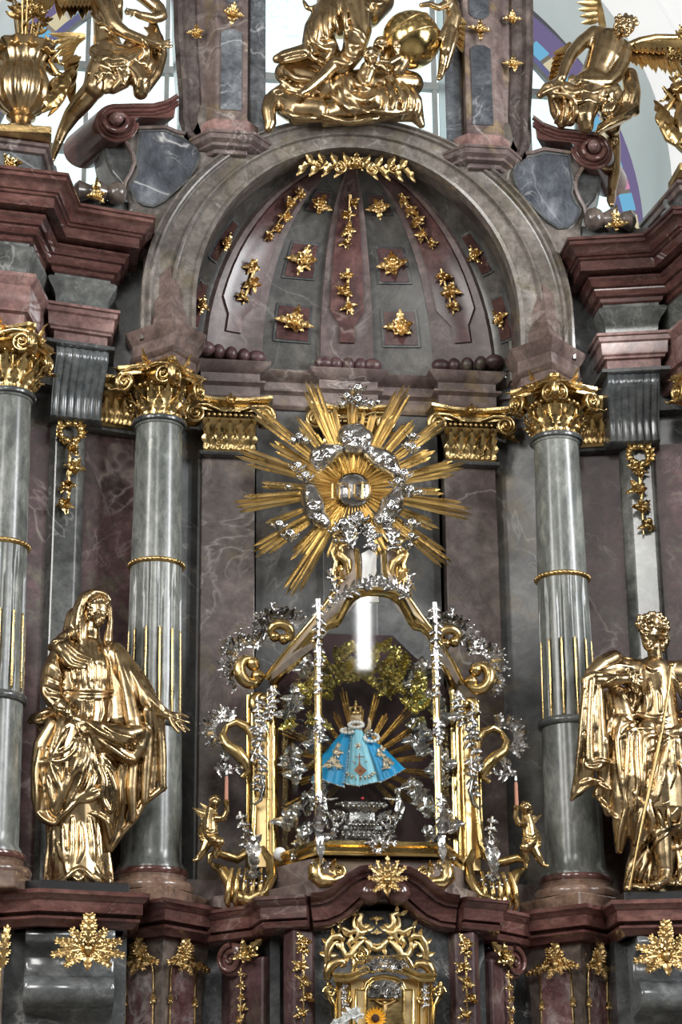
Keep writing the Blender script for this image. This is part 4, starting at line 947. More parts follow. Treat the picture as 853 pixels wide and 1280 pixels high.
# veil
S2 = SK(0, 700, 2.977, -.40, 5.2); S2.ch = list(S.ch)
S2.m_((300,300,.0,26), (292,240,.01,28), (300,180,.01,30), (320,145,.02,30), (350,130,.03,26), (385,132,.05,18), (405,150,.07,12))
S2.m_((318,200,.03,18), (312,250,.06,17), (305,300,.07,20), (320,345,.09,20), (355,365,.10,12)).m_((408,175,.06,10), (410,230,.07,12), (405,270,.08,15), (402,302,.09,18))
S2.m_((215,318,.02,30), (190,325,.0,16)).m_((235,300,.0,30), (270,280,.0,30)).m_((225,330,.05,26), (255,375,.09,26), (300,390,.12,22), (350,385,.12,12)).m_((255,320,.06,24), (290,360,.11,22), (335,375,.12,14))
S2.m_((285,215,-.06,42), (270,300,-.06,46), (250,340,-.06,40))
for p in ([(318,122),(296,180),(285,240),(285,300)], [(335,118),(312,170),(300,230),(300,300)], [(270,200),(262,260),(250,310)], [(352,116),(385,122),(408,140)], [(225,345),(262,392),(320,402)], [(240,330),(280,375),(330,388)], [(250,310),(295,350),(345,372)], [(185,320),(205,300),(240,298)], [(300,320),(312,345),(340,362)]): S2.fold(p, 8, .6)
S2.build('veil', GOLDS, ws, .007, 3)
# mantle
S3 = SK(0, 700, 2.977, -.40, 5.2); S3.ch = list(S.ch)
S3.m_((435,350,.05,16), (460,430,.10,20), (480,520,.14,26), (495,600,.16,30), (505,640,.16,26))           # lapel down the right
S3.m_((300,605,.22,16), (350,622,.23,26), (410,645,.22,36), (470,655,.20,36), (515,640,.17,26))           # roll across the hips
S3.m_((345,640,.18,24), (400,690,.18,30), (450,720,.15,30), (490,740,.12,24), (520,700,.12,26), (530,640,.12,30))
# hanging sheet from the outstretched arm
for pts in ([(598,560,.12,14),(600,640,.09,16),(604,740,.07,18),(606,850,.06,14)], [(575,560,.13,18),(580,660,.06,18),(575,760,.03,22),(565,870,.02,18)], [(548,560,.13,20),(555,660,.10,18),(545,780,.08,20),(540,895,.07,14)], [(520,580,.10,22),(525,680,.04,22),(520,800,.02,24),(510,920,.0,20)], [(498,640,.10,22),(498,740,.08,20),(490,850,.07,20),(495,965,.05,13)], [(470,720,.06,26),(465,820,.03,26),(455,930,.0,24),(450,1000,-.01,18)], [(445,760,.04,24),(435,900,.03,24),(425,1000,.0,20),(415,1060,-.01,14)]): S3.cap(pts)
S3.m_((606,850,.06,12), (560,885,.04,12), (535,905,.03,12), (505,960,.03,12), (450,1020,.0,12), (412,1080,.0,10)).m_((615,850,.05,6), (622,848,.05,4))
# left mass of mantle, gathered under the hand, and the pouch behind the arm
S3.m_((215,560,.0,30), (165,585,-.03,30), (125,592,-.05,22), (112,600,-.05,12)).m_((165,615,-.03,26), (150,630,-.03,14))
S3.m_((200,620,.06,34), (160,690,.05,38), (150,780,.05,36), (150,880,.05,36), (160,950,.06,28), (200,975,.09,20))
S3.m_((250,640,.12,36), (220,730,.12,44), (215,830,.12,46), (215,930,.11,34)).m_((300,650,.12,36), (320,760,.12,50), (330,850,.12,50), (350,920,.11,34))
S3.m_((380,760,.12,44), (400,850,.12,46), (405,940,.10,40), (400,1040,.07,20), (405,1080,.05,10))
for p in ([(225,610),(200,680),(185,735)], [(262,620),(215,700),(190,750)], [(165,740),(200,752),(245,745),(280,710),(300,650)], [(180,700),(215,725),(262,700),(290,640)], [(305,640),(300,720),(262,820),(215,940)], [(312,640),(330,730),(300,830),(250,920)], [(320,640),(352,720),(362,800),(345,850)], [(335,640),(380,720),(430,790)], [(345,650),(400,690),(470,740),(500,745)], [(150,700),(135,790),(140,880),(135,950)], [(165,760),(185,850),(200,930)], [(185,745),(215,830),(240,900)], [(250,740),(245,820),(225,900)], [(140,940),(165,965),(205,985),(235,950),(290,895),(330,880)], [(270,900),(310,870),(345,865),(370,850)], [(300,900),(345,890),(385,860)], [(360,740),(385,820),(380,890),(410,940)], [(400,770),(430,850),(420,930)], [(330,940),(370,950),(400,970),(412,1050)], [(320,660),(312,740),(280,800)], [(440,640),(470,700),(520,690)], [(380,610),(430,650),(505,665)], [(320,600),(370,640),(430,668),(500,680)], [(120,590),(150,575),(190,560)], [(120,600),(155,610),(185,590)], [(130,760),(150,750),(180,755)], [(210,790),(225,860),(205,930)], [(345,790),(330,850),(300,880)]): S3.fold(p, 10.5, .62)
S3.build('mantle', GOLDS, ws, .0065, 3)
# plinth rock under the feet
S4 = SK(0, 700, 2.977, -.40, 4.3); S4.m_((190,1195,.02,26), (290,1200,.06,30), (400,1200,.02,24)).m_((290,1170,.15,28), (290,1195,.16,30)); curls(S4, [(290,1165),(275,1180),(305,1180),(290,1195)], 8, 4)
S4.build('foot_rock', GOLDS, ws, .009, 2)

# ---- man with a staff, right
ms = thing('gilded_statue', (1.93, -.38, 4.10), 'gilded statue of a curly haired man, hand on chest, with a thin staff', 'statue')
S = SK(640, 740, 3.28, -.40, 5.2)
S.m_((480,330,-.02,60), (690,340,-.02,60)).m_((580,340,.0,80), (590,430,.02,88), (600,520,.02,90), (600,640,.0,125), (600,780,.0,140), (610,900,.0,135), (620,1000,-.04,85), (620,1190,-.06,70))
S.m_((590,310,.0,36), (590,262,.02,32))
H = SK(640, 740, 3.28, -.40, 5.2); H.m_((590,270,.02,31), (583,220,.03,32)); face(H, 570, 172, .06, 46, -.40, .02, -8)
curls(H, [(530,150),(520,130),(528,110),(545,100),(565,92),(585,90),(605,98),(625,110),(635,130),(632,150),(612,135),(590,120),(560,120),(540,135),(600,150),(575,140),(630,180),(628,205),(622,225),(540,165)], 12, 3)
H.m_((578,128,.03,44)).m_((600,150,.0,40), (625,200,-.02,28), (615,230,-.03,22)).m_((545,205,.06,14), (560,225,.07,20), (585,228,.06,16)); curls(H, [(552,212),(562,228),(578,232)], 8, 5)   # beard
H.build('head', GOLDS, ms, .0045, 1)
S.m_((430,430,.0,50), (450,500,.02,56), (470,580,.03,60)).m_((500,420,.0,50), (520,500,.0,50)).m_((395,450,-.04,50), (400,560,-.04,50))
S.m_((455,320,-.02,58), (400,340,.04,52), (345,365,.12,40)).m_((345,365,.12,34), (400,362,.18,28), (450,358,.20,22), (470,356,.20,19))
hand(S, 465, 352, .20, 6, 46, (0,.05,.1,.15,.2), 1)
S.m_((720,360,-.02,60), (760,440,.03,50), (760,520,.09,44), (720,560,.14,34), (680,575,.17,24)); hand(S, 690, 572, .175, 160, 52, (0,.5,.5,.6,.7), 1)
for k, (x, y) in enumerate(((480,380),(500,440),(520,400),(550,460),(560,420),(600,440),(620,470),(640,430),(660,470))): S.fold([(x, y-60), (x+10, y), (x-10+4*k, y+60)], 10, .55)
for p in ([(400,280),(450,270),(510,280)], [(370,320),(430,300),(500,310)], [(395,250),(430,258),(480,300)], [(540,290),(580,325),(620,300)], [(600,330),(660,300),(699,280)], [(500,500),(580,520),(680,500)], [(450,520),(520,500),(600,520),(699,490)], [(560,520),(640,540),(699,520)], [(440,330),(420,360),(380,380)], [(720,380),(740,440),(720,500)], [(640,320),(680,380),(700,440)]): S.fold(p, 11, .55)
# bare shin and feet
S.m_((612,980,.12,44), (622,1080,.13,35), (630,1150,.13,29), (622,1185,.17,26), (598,1200,.24,19)); S.m_((700,1050,.0,40), (705,1150,.02,32), (700,1190,.08,22))
for x in (575,590,606,622): S.m_((x, 1192, .20, 8), (x-4, 1202, .24, 7))
S.build('figure', GOLDS, ms, .006, 3)
S3 = SK(640, 740, 3.28, -.40, 5.2); S3.ch = list(S.ch)
# drape over the forearm at left
S3.m_((300,365,.13,20), (340,345,.16,22), (400,345,.16,14)).m_((420,275,.02,40), (370,300,.06,40), (325,340,.10,30))
for pts in ([(305,370,.14,18),(298,480,.12,20),(292,600,.10,22),(280,740,.07,24),(258,830,.04,18),(246,852,.03,8)], [(330,365,.17,16),(322,480,.16,16),(318,600,.15,18),(320,690,.14,20)], [(358,380,.15,16),(362,480,.15,18),(368,600,.14,20),(372,690,.13,22),(345,718,.14,18)], [(320,700,.10,30),(300,780,.05,28),(275,820,.04,18)], [(375,700,.09,30),(380,790,.05,30),(345,830,.03,18)], [(395,560,.04,40),(400,700,.05,50),(405,820,.04,48),(400,900,.03,24)], [(440,540,.08,44),(450,700,.10,56),(455,850,.10,50),(450,980,.08,34),(440,1060,.06,16)], [(500,600,.12,50),(510,760,.14,54),(515,900,.12,50),(520,1020,.09,36),(500,1075,.07,14)], [(560,560,.14,40),(565,700,.15,46),(560,860,.12,40),(560,960,.08,30)], [(470,1210,.0,14),(500,1130,.0,34),(540,1050,-.02,50),(560,1180,-.02,50)]): S3.cap(pts)
# cloth hanging from the holding hand
for pts in ([(640,600,.19,18),(610,720,.20,18),(590,840,.19,20),(570,868,.18,10)], [(660,610,.20,18),(650,740,.18,24),(640,850,.16,16)], [(680,610,.19,18),(690,740,.16,26),(670,835,.14,12)]): S3.cap(pts)
S3.m_((560,620,.14,30), (620,600,.17,26), (700,640,.12,40), (760,700,.05,60), (760,850,.03,80), (740,960,.02,60)).m_((700,780,.10,50), (690,900,.09,50), (720,960,.07,40)).m_((700,1000,-.02,50), (710,1100,.0,44), (705,1190,.0,40)).m_((760,1100,-.04,50), (760,1190,-.04,40))
for p in ([(560,1030),(545,1120),(515,1205)], [(575,1060),(570,1130),(560,1200)], [(668,1010),(685,1100),(690,1200)], [(720,1000),(730,1100),(740,1200)], [(700,1090),(705,1150),(715,1200)], [(640,880),(650,980),(600,1020)], [(700,900),(690,1000),(720,1080)], [(740,760),(700,860),(650,920)], [(600,900),(620,960),(690,1010)], [(750,1000),(700,1040),(640,1060)], [(570,740),(560,860),(590,950)], [(455,500),(430,600),(440,720),(455,820)], [(480,520),(475,640),(470,760),(460,880)], [(510,540),(510,660),(520,780),(505,900)], [(540,560),(545,680),(540,800),(560,900)], [(420,480),(400,540),(385,600),(395,700)], [(455,780),(470,880),(440,1000),(435,1065)], [(500,820),(540,880),(520,960),(500,1040)], [(550,870),(580,950),(540,1030)], [(400,700),(350,690),(320,712)], [(300,700),(310,720),(345,725),(375,705)], [(270,830),(310,795),(350,780),(395,810)], [(280,790),(320,770),(370,775)], [(345,830),(380,880),(430,930)], [(300,400),(290,520),(280,640),(262,780)], [(345,380),(338,480),(345,620),(340,700)], [(570,990),(620,970),(690,950)], [(560,1030),(600,985),(660,965),(740,1000)], [(600,1010),(575,1060),(540,1090)], [(690,700),(720,800),(699,880)], [(700,660),(740,760),(720,880),(690,940)], [(560,640),(540,620),(555,590),(600,590)], [(545,660),(590,640),(640,600)], [(640,620),(625,740),(600,850)], [(665,640),(670,740),(640,840)], [(620,870),(670,850),(699,830)], [(470,1200),(510,1120),(545,1060)], [(500,1210),(540,1130),(580,1060)], [(700,560),(740,620),(790,660)], [(430,560),(460,540),(520,530)], [(440,600),(500,560),(580,560)]): S3.fold(p, 11, .62)
S3.build('mantle', GOLDS, ms, .0065, 3)
b = MB(); pts = [S.w(x, y, d) for x, y, d in ((655,300,.20),(640,420,.22),(618,560,.23),(580,740,.25),(545,900,.25),(510,1080,.24),(482,1222,.22))]; b.tube(pts, [.011,.012,.012,.012,.011,.010,.009], n=10); b.ball(pts[0], .018); b.build('staff', GOLDD, ms, smooth=80)
S4 = SK(640, 740, 3.28, -.40, 4.3); S4.m_((480,1215,.02,24), (600,1220,.08,24), (760,1215,.02,26)).m_((640,1195,.1,26), (740,1200,.0,40)); curls(S4, [(500,1205),(560,1210),(660,1195),(690,1205)], 10, 4)
S4.build('foot_rock', GOLDS, ms, .009, 2)
# ================================================================ UPPER SCULPTURES
def feather(q, base, tip, nrm, W, curl=.15, th=.008):
    W *= 1.15
    b_, t_ = V(base), V(tip); q.leaf(b_, t_-b_, nrm, (t_-b_).length, W, curl, 1, .15, th, .08)
# ---- left angel
an = thing('gilded_angel', (-1.75, -.1, 9.6), 'gilded winged angel stretching an arm towards the middle, on the left scroll', 'statue')
S = SK(0, 0, 3.554, -.08, 10.1)
S.m_((455,-70,.0,62), (475,10,.02,74), (480,80,.02,68), (470,150,.0,54), (480,215,.0,66), (500,260,.0,72))
S.m_((470,0,.1,34), (480,30,.1,30)).m_((520,10,.07,30), (520,30,.07,28))
S.m_((450,-20,.06,46), (480,50,.12,40), (510,115,.15,34), (560,150,.16,27), (640,180,.15,23), (705,197,.14,16)); hand(S, 705, 197, .14, -2, 40, (0,.2,.1,.1,.3), -1)
S.m_((600,-50,.02,40), (650,-10,.03,36), (705,40,.04,32), (718,72,.05,28), (680,82,.08,24), (620,68,.12,19), (600,55,.13,16)); hand(S, 605, 55, .13, 185, 34, (0,.2,.2,.3,.3), 1)
S.m_((480,240,.06,66), (445,320,.08,60), (420,390,.08,52)).m_((420,390,.06,48), (370,450,.02,46), (320,510,-.04,38), (280,580,-.08,26), (255,640,-.10,20), (240,680,-.08,18), (232,710,-.04,13))
S.m_((540,260,.06,62), (600,330,.10,52), (630,370,.12,42), (625,410,.1,34))
S.fold([(400,60),(440,100),(500,120)], 6, .2)
S.build('body', GOLDS, an, .009, 3)
S2 = SK(0, 0, 3.554, -.08, 10.1); S2.ch = list(S.ch)
S2.m_((430,230,.08,36), (480,262,.13,40), (550,270,.12,44), (620,240,.08,40), (690,170,.02,34), (680,110,.0,22)).m_((700,170,.0,28), (715,240,.0,30), (690,320,.02,34), (640,385,.04,36)).m_((600,220,.02,60), (640,300,.03,60))
S2.m_((520,300,.12,44), (560,350,.12,40), (500,390,.12,30)).m_((440,290,.13,26), (480,330,.14,28), (470,400,.12,20))
for p in ([(430,240),(480,270),(550,265),(610,230)], [(440,260),(500,300),(560,290),(640,220)], [(640,120),(690,160),(705,240)], [(620,150),(660,220),(650,300)], [(720,200),(700,280),(650,370)], [(560,290),(600,330),(610,400)], [(520,300),(540,350),(500,400)], [(440,300),(450,340),(430,380)], [(590,250),(620,290),(660,260)], [(480,310),(510,350),(560,380)]): S2.fold(p, 12, .6)
curls(S2, [(420+18*k, 262+8*sin(k)) for k in range(9)], 12, 6); curls(S2, [(400,330),(430,335),(460,325),(445,345)], 11, 7)
S2.build('drapery', GOLDS, an, .009, 3)
q = MB(); W = S.w
for k in range(7): feather(q, W(380-12*k, 165+6*k, -.1), W(215+14*k, 165+34*k, -.12+.01*k), (0,-1,0), .06)
for k in range(9): feather(q, W(350-6*k, 250+14*k, -.06), W(300+6*k-10*(k % 2), 300+28*k, -.02), (-.3,-1,0), .06, .2)
for k in range(5): feather(q, W(290, 330+20*k, -.02), W(235-4*k, 400+35*k, -.05), (-.3,-1,0), .05, .2)
q.build('lower_wing', GOLDR, an, smooth=60)
q = MB()
for k in range(5): feather(q, W(180+8*k, -60, -.1), W(165+14*k, 95-8*k, -.06), (0,-1,0), .10)
for k in range(9): feather(q, W(270+14*k, -80, -.1), W(265+17*k, 115-5*(k % 3)*4, -.08+.02*(k % 2)), (0,-1,0), .085)
for k in range(8): feather(q, W(265+16*k, -80, -.06), W(275+17*k, 55, -.03), (0,-1,0), .08)
q.build('upper_wing', GOLDR, an, smooth=60)

# ---- right angel
an = thing('gilded_angel', (1.7, -.1, 9.6), 'gilded winged angel with bowed head and crossed arms seated on the right scroll', 'statue')
S = SK(640, 0, 4.005, -.08, 10.1)
S.m_((430,190,-.02,60), (540,250,-.02,62)).m_((480,220,.02,84), (460,290,.03,86), (430,360,.03,80), (410,430,.02,86))
S.m_((450,250,.09,38), (440,275,.09,34)).m_((510,285,.08,36), (500,305,.08,32))
S.m_((500,190,.05,36), (540,158,.09,34)); H = SK(640, 0, 4.005, -.08, 10.1); H.m_((535,160,.09,32), (560,140,.10,36)); face(H, 575, 128, .12, 46, .42, .25, 18)
curls(H, [(520,120),(525,95),(545,82),(570,76),(595,84),(615,98),(628,120),(520,140),(535,105),(560,92),(585,95),(540,130)], 11, 8); H.build('head', GOLDS, an, .005, 1)
S.m_((415,170,.0,44), (350,215,.05,38), (300,270,.09,34), (270,330,.12,30), (252,390,.15,24)); hand(S, 245, 395, .15, 130, 44, (0,.1,.2,.2,.3), 1)
S.m_((560,270,.04,46), (545,330,.07,42), (520,380,.10,38), (480,415,.13,32), (410,412,.16,26), (350,402,.18,21)); hand(S, 350, 402, .185, 190, 44, (0,.2,.2,.3,.3), 1)
S.m_((400,440,.04,100), (370,520,.10,76), (365,590,.14,52), (372,630,.12,40)).m_((460,470,.02,80), (500,560,.02,60), (500,640,-.02,46)).m_((500,640,-.10,40), (512,740,-.12,34), (515,860,-.10,30), (500,960,-.06,24), (498,1000,.0,24), (500,1025,.03,16))
S.build('body', GOLDS, an, .009, 3)
S2 = SK(640, 0, 4.005, -.08, 10.1); S2.ch = list(S.ch)
S2.m_((180,440,.10,30), (140,480,.08,18)).m_((200,440,.10,38), (260,450,.12,46), (330,470,.14,40), (420,480,.13,44), (510,450,.08,40))
S2.m_((220,480,.06,44), (230,560,.06,40), (250,620,.04,26)).m_((300,520,.10,40), (290,600,.08,36))
S2.m_((590,380,.0,44), (600,460,.02,50), (600,540,.02,44), (540,590,.08,34), (450,640,.12,26), (430,670,.12,14)).m_((520,480,.06,44), (480,560,.10,34)).m_((620,560,.02,24), (560,560,.06,30))
for p in ([(150,470),(210,440),(280,430)], [(180,460),(260,470),(340,510),(420,490)], [(210,500),(240,560),(215,620)], [(260,480),(280,550),(260,620)], [(310,500),(330,560),(300,620)], [(340,440),(400,470),(480,440)], [(380,500),(430,520),(500,490)], [(590,360),(620,430),(600,520)], [(560,400),(580,470),(560,540)], [(630,520),(580,560),(500,610),(430,665)], [(600,590),(540,600),(470,640)], [(480,470),(520,510),(500,560)], [(440,500),(470,550),(440,600)], [(350,455),(300,470),(250,440)]): S2.fold(p, 13, .6)
curls(S2, [(470,480),(500,470),(490,500),(450,530)], 12, 9)
S2.build('drapery', GOLDS, an, .009, 3)
q = MB(); W = S.w
q.tube([W(570,235,-.05), W(640,205,-.06), W(720,188,-.08), (W(853,188,-.12)), W(960,210,-.15)], [.03,.03,.028,.025,.02])
for k in range(16): feather(q, W(590+22*k, 225-2*k, -.06), W(600+24*k-6*(k % 2), 335+7*k+10*(k % 3), -.03), (0,-1,0), .075)
for k in range(12): feather(q, W(610+26*k, 215-2*k, -.04), W(622+28*k, 275+2*k, -.01), (0,-1,0), .08)
q.build('spread_wing', GOLDR, an, smooth=60)
q = MB()
q.tube([W(455,130,-.05), W(445,60,-.06), W(430,0,-.08), W(430,-80,-.1)], [.03,.026,.024,.02])
for k in range(7): feather(q, W(430, 100-26*k, -.06), W(345-8*k, 125-34*k, -.08+.02*(k % 2)), (0,-1,0), .05)
q.build('raised_wing', GOLDR, an, smooth=60); q = MB()
for k in range(8): feather(q, W(300-10*k, 215+18*k, -.02), W(255-8*k, 290+20*k, .0+.01*(k % 2)), (-.3,-1,0), .05, .25)
for k in range(6): feather(q, W(280-12*k, 240+24*k, .0), W(200-3*k, 290+26*k, .0), (-.3,-1,0), .05, .25)
q.build('folded_wing', GOLDR, an, smooth=60)

# ---- urns
def urn(s):
    lab = side(s); c = (s*2.37, -.56, 9.09)
    t = thing('flower_urn', c, f'gilt fluted urn full of flowers on the {lab} pedestal', 'urn')
    b = MB(); b.vprism(mir([(2.16,-.42),(2.16,-.72),(2.62,-.72),(2.62,-.42)], s), 9.09, 9.15); b.build('plinth', GOLDR, t, smooth=0, bevel=.01)
    b = MB(); n = 96; rings = []
    for r_, z, f in ((.13, 9.15, 0), (.14, 9.17, 0), (.12, 9.19, 0), (.075, 9.22, 0), (.07, 9.27, 0), (.10, 9.29, 0), (.08, 9.31, .05), (.14, 9.35, .10), (.19, 9.42, .12), (.205, 9.52, .10), (.17, 9.62, .08), (.15, 9.68, .05), (.19, 9.76, .06), (.24, 9.80, .10), (.22, 9.82, .1), (.14, 9.78, 0)):
        rings.append([(c[0]+r_*(1-f*abs(sin(7*pi*j/n*2)))*cos(2*pi*j/n), c[1]+r_*(1-f*abs(sin(7*pi*j/n*2)))*sin(2*pi*j/n), z) for j in range(n)])
    b.loft(rings); b.build('bowl', GOLDS, t, smooth=60)
    for m in (-1, 1):
        q = MB(); x = c[0]+m*.22; q.spiral((x+m*.02, c[1]-.02, 9.56), .07, 1.6, .022, ax=(-m,0,0), start=pi/2, sgn=1)
        q.tube([(x+m*.02, c[1]-.02, 9.63), (x-m*.04, c[1]-.03, 9.72), (x+m*.03, c[1]-.03, 9.82)], [.022,.02,.012])
        q.tube([(x+m*.05, c[1]-.02, 9.50), (x+m*.02, c[1]-.04, 9.40), (x-m*.08, c[1]-.04, 9.32)], [.025,.03,.012])
        q.leaf((x, c[1]-.06, 9.45), (m*.4,-.2,1), (m,-1,0), .26, .12, .35, 4); q.leaf((x-m*.05, c[1]-.1, 9.33), (m*.6,-.1,.6), (m*.3,-1,0), .22, .10, .4, 4); q.build('handle', GOLDD, t, smooth=60)
    rd = random.Random(3+s)
    q = MB()
    for k in range(10):
        a = 2*pi*k/10; q.leaf((c[0]+.1*cos(a), c[1]+.1*sin(a), 9.74), (cos(a), sin(a), .25), (0,0,1), .18, .11, -.35, 3)
    q.build('leaf_collar', GOLDR, t, smooth=60)
    q = MB()
    for k in range(24):
        a = rd.uniform(0, 6.28); rr = rd.uniform(0, .17); h = rd.uniform(9.85, 10.32); cc = V((c[0]+rr*cos(a), c[1]+rr*sin(a)*.7, h))
        q.tube([(c[0]+rr*.3*cos(a), c[1], 9.75), cc], [.008, .006], n=5)
        rosette(q, cc, rd.uniform(.045, .07), (rd.uniform(-.5, .5), -1, rd.uniform(-.2, .6)), n=6)
        q.leaf(cc-V((0,0,.04)), (cos(a), -.3, rd.uniform(-.5,.5)), (0,-1,0), .10, .05, .3, 2)
    q.build('flowers', GOLDD, t, smooth=60)
urn(-1); urn(1)

# ---- centre group on the arch
cg = thing('cloud_group', (0, -.2, 9.7), 'gilded group of a robed figure, cherubs and a globe seated on clouds above the arch', 'sculpture')
S = SK(320, 0, 3.046, -.10, 10.2)
S.m_((60,385,.04,34), (48,420,.06,28), (55,470,.06,24), (48,490,.06,18)).m_((70,365,.04,26), (100,350,.02,30))
S.m_((100,390,.0,48), (160,420,.06,58), (230,420,.08,50)).m_((120,280,.0,50), (180,300,.02,56), (260,340,.04,60)).m_((160,260,.0,54),(240,290,.0,60))
S.m_((270,440,.06,36), (350,420,.08,60), (440,400,.08,72), (520,385,.06,72), (580,380,.04,56), (610,440,.03,32), (630,475,.02,16))
S.m_((330,340,.06,66), (420,330,.06,70), (520,320,.04,70), (590,320,.02,50)).m_((260,470,.02,16), (450,440,.02,26), (600,450,.02,16))
for p in ([(330,300),(350,360),(420,390),(480,350)], [(360,280),(390,330),(440,340)], [(310,330),(340,400),(430,430)], [(260,440),(350,470),(470,450)], [(470,320),(500,380),(480,450)], [(500,310),(535,370),(520,450)], [(530,310),(570,370),(555,450)], [(560,320),(600,380),(590,440)], [(590,330),(625,400),(610,450)], [(110,260),(150,300),(230,310)], [(90,300),(140,340),(240,350)], [(120,360),(180,380),(250,380)], [(100,420),(160,450),(230,450)], [(440,420),(520,430),(600,420)], [(60,350),(90,340),(110,360)], [(280,360),(340,400),(380,440)]): S.fold(p, 14, .7)
S.build('cloud', GOLDS, cg, .010, 3)
S1 = SK(320, 0, 3.046, -.10, 10.2)
S1.m_((330,-120,.0,90), (330,-20,.02,100), (320,60,.06,90)).m_((300,30,.10,70), (240,120,.12,60), (215,190,.12,44)).m_((380,40,.10,66), (390,120,.14,52), (370,200,.16,44), (330,260,.14,34))
S1.m_((215,190,.14,34), (160,205,.12,30), (110,215,.10,26), (80,225,.08,18)).m_((240,150,.08,60), (270,210,.08,56), (300,250,.08,40))
S1.m_((300,240,.16,30), (255,290,.18,26), (210,330,.19,20), (190,345,.2,17)).m_((190,345,.2,16), (165,358,.22,13), (155,362,.23,9)); curls(S1, [(158,358),(166,364),(174,368),(182,371)], 6, 1, .1)
S1.m_((460,0,.02,70), (430,60,.06,50))
for p in ([(250,20),(230,90),(225,160)], [(275,10),(262,90),(275,160)], [(300,10),(300,80),(320,140)], [(335,10),(340,70),(345,130)], [(360,20),(370,80),(400,130)], [(190,120),(190,180),(215,225),(270,240)], [(200,100),(215,160),(260,190),(300,180)], [(255,150),(290,150),(310,180),(290,205)], [(340,150),(370,180),(400,170)], [(330,200),(360,220),(400,215)], [(300,230),(340,250),(370,240)], [(90,215),(140,200),(200,190)], [(100,235),(150,225),(200,215)], [(360,100),(400,120),(420,160)], [(410,20),(440,50),(470,40)], [(420,-10),(450,20),(490,10)], [(180,0),(200,40),(230,20)], [(345,160),(350,210),(380,240)]): S1.fold(p, 11, .65)
S1.build('robed_figure', GOLDS, cg, .009, 3)
def cherubhead(S, x, y, d, r, fx=.2, sd=0):
    face(S, x, y, d, r, fx, .15, 0); curls(S, [(x+cos(a)*r*.8, y-abs(sin(a))*r*.75) for a in [pi*k/7 for k in range(8)]], r*.26, sd)
S5 = SK(320, 0, 3.046, -.10, 10.2)
cherubhead(S5, 438, 212, .26, 30, -.1, 1); S5.m_((438,235,.20,22), (430,275,.20,28), (420,310,.20,22)).m_((450,250,.22,16), (480,250,.25,14), (500,270,.25,12)).m_((415,250,.22,14), (395,290,.22,13), (410,320,.24,10))
S5.build('cherub', GOLDS, cg, .008, 2)
S5 = SK(320, 0, 3.046, -.10, 10.2)
cherubhead(S5, 478, 172, .18, 30, .2, 2); cherubhead(S5, 545, 172, .24, 28, -.5, 3); S5.m_((550,195,.2,22), (560,235,.2,30), (540,270,.18,28)).m_((545,220,.24,17), (510,240,.26,14), (480,235,.26,12)).m_((490,200,.14,24), (500,250,.12,28))
S5.build('cherub', GOLDS, cg, .008, 2)
q = MB(); c = S.w(592, 152, .16); R = 112*S.m; q.ball(c, R, 40, 24); q.build('globe', GOLDP, cg, smooth=180)
q = MB()
for tilt, rr in ((.45, 1.0), (.62, 1.0)):
    n = 48; ax = V((cos(tilt), 0, sin(tilt))); ay = V((0.2, -1, 0.2)).normalized(); ay = (ay-ax*ay.dot(ax)).normalized(); o = ax.cross(ay)*((.06 if tilt < .5 else -.06)*1.0)
    k = sqrt(max(0, R*R-o.length_squared))
    q.tube([V(c)+o+ax*(k*cos(2*pi*j/n))+ay*(k*sin(2*pi*j/n)) for j in range(n+1)], .009, n=6)
q.build('globe_band', GOLDD, cg, smooth=60)
S6 = SK(320, 0, 3.046, -.10, 10.2)
cherubhead(S6, 735, -25, .20, 30, -.4, 5); S6.m_((745,20,.16,28), (752,70,.16,34), (745,110,.16,30)).m_((735,120,.2,28), (722,190,.22,24)).m_((722,190,.2,22), (712,250,.18,17), (702,292,.18,13), (696,300,.2,9)).m_((752,130,.14,24), (735,200,.12,20), (720,260,.1,14)).m_((735,10,.2,18), (695,30,.24,14), (660,15,.26,12), (630,20,.26,10)).m_((760,20,.14,18), (730,90,.22,13), (700,145,.26,10))
S6.build('cherub', GOLDS, cg, .008, 2)
q = MB()
for k in range(6): feather(q, S.w(765, 70+12*k, .06), S.w(800-4*k, 100+22*k, .04), (.3,-1,0), .06, .2)
q.build('cherub_wing', GOLDR, cg, smooth=60)
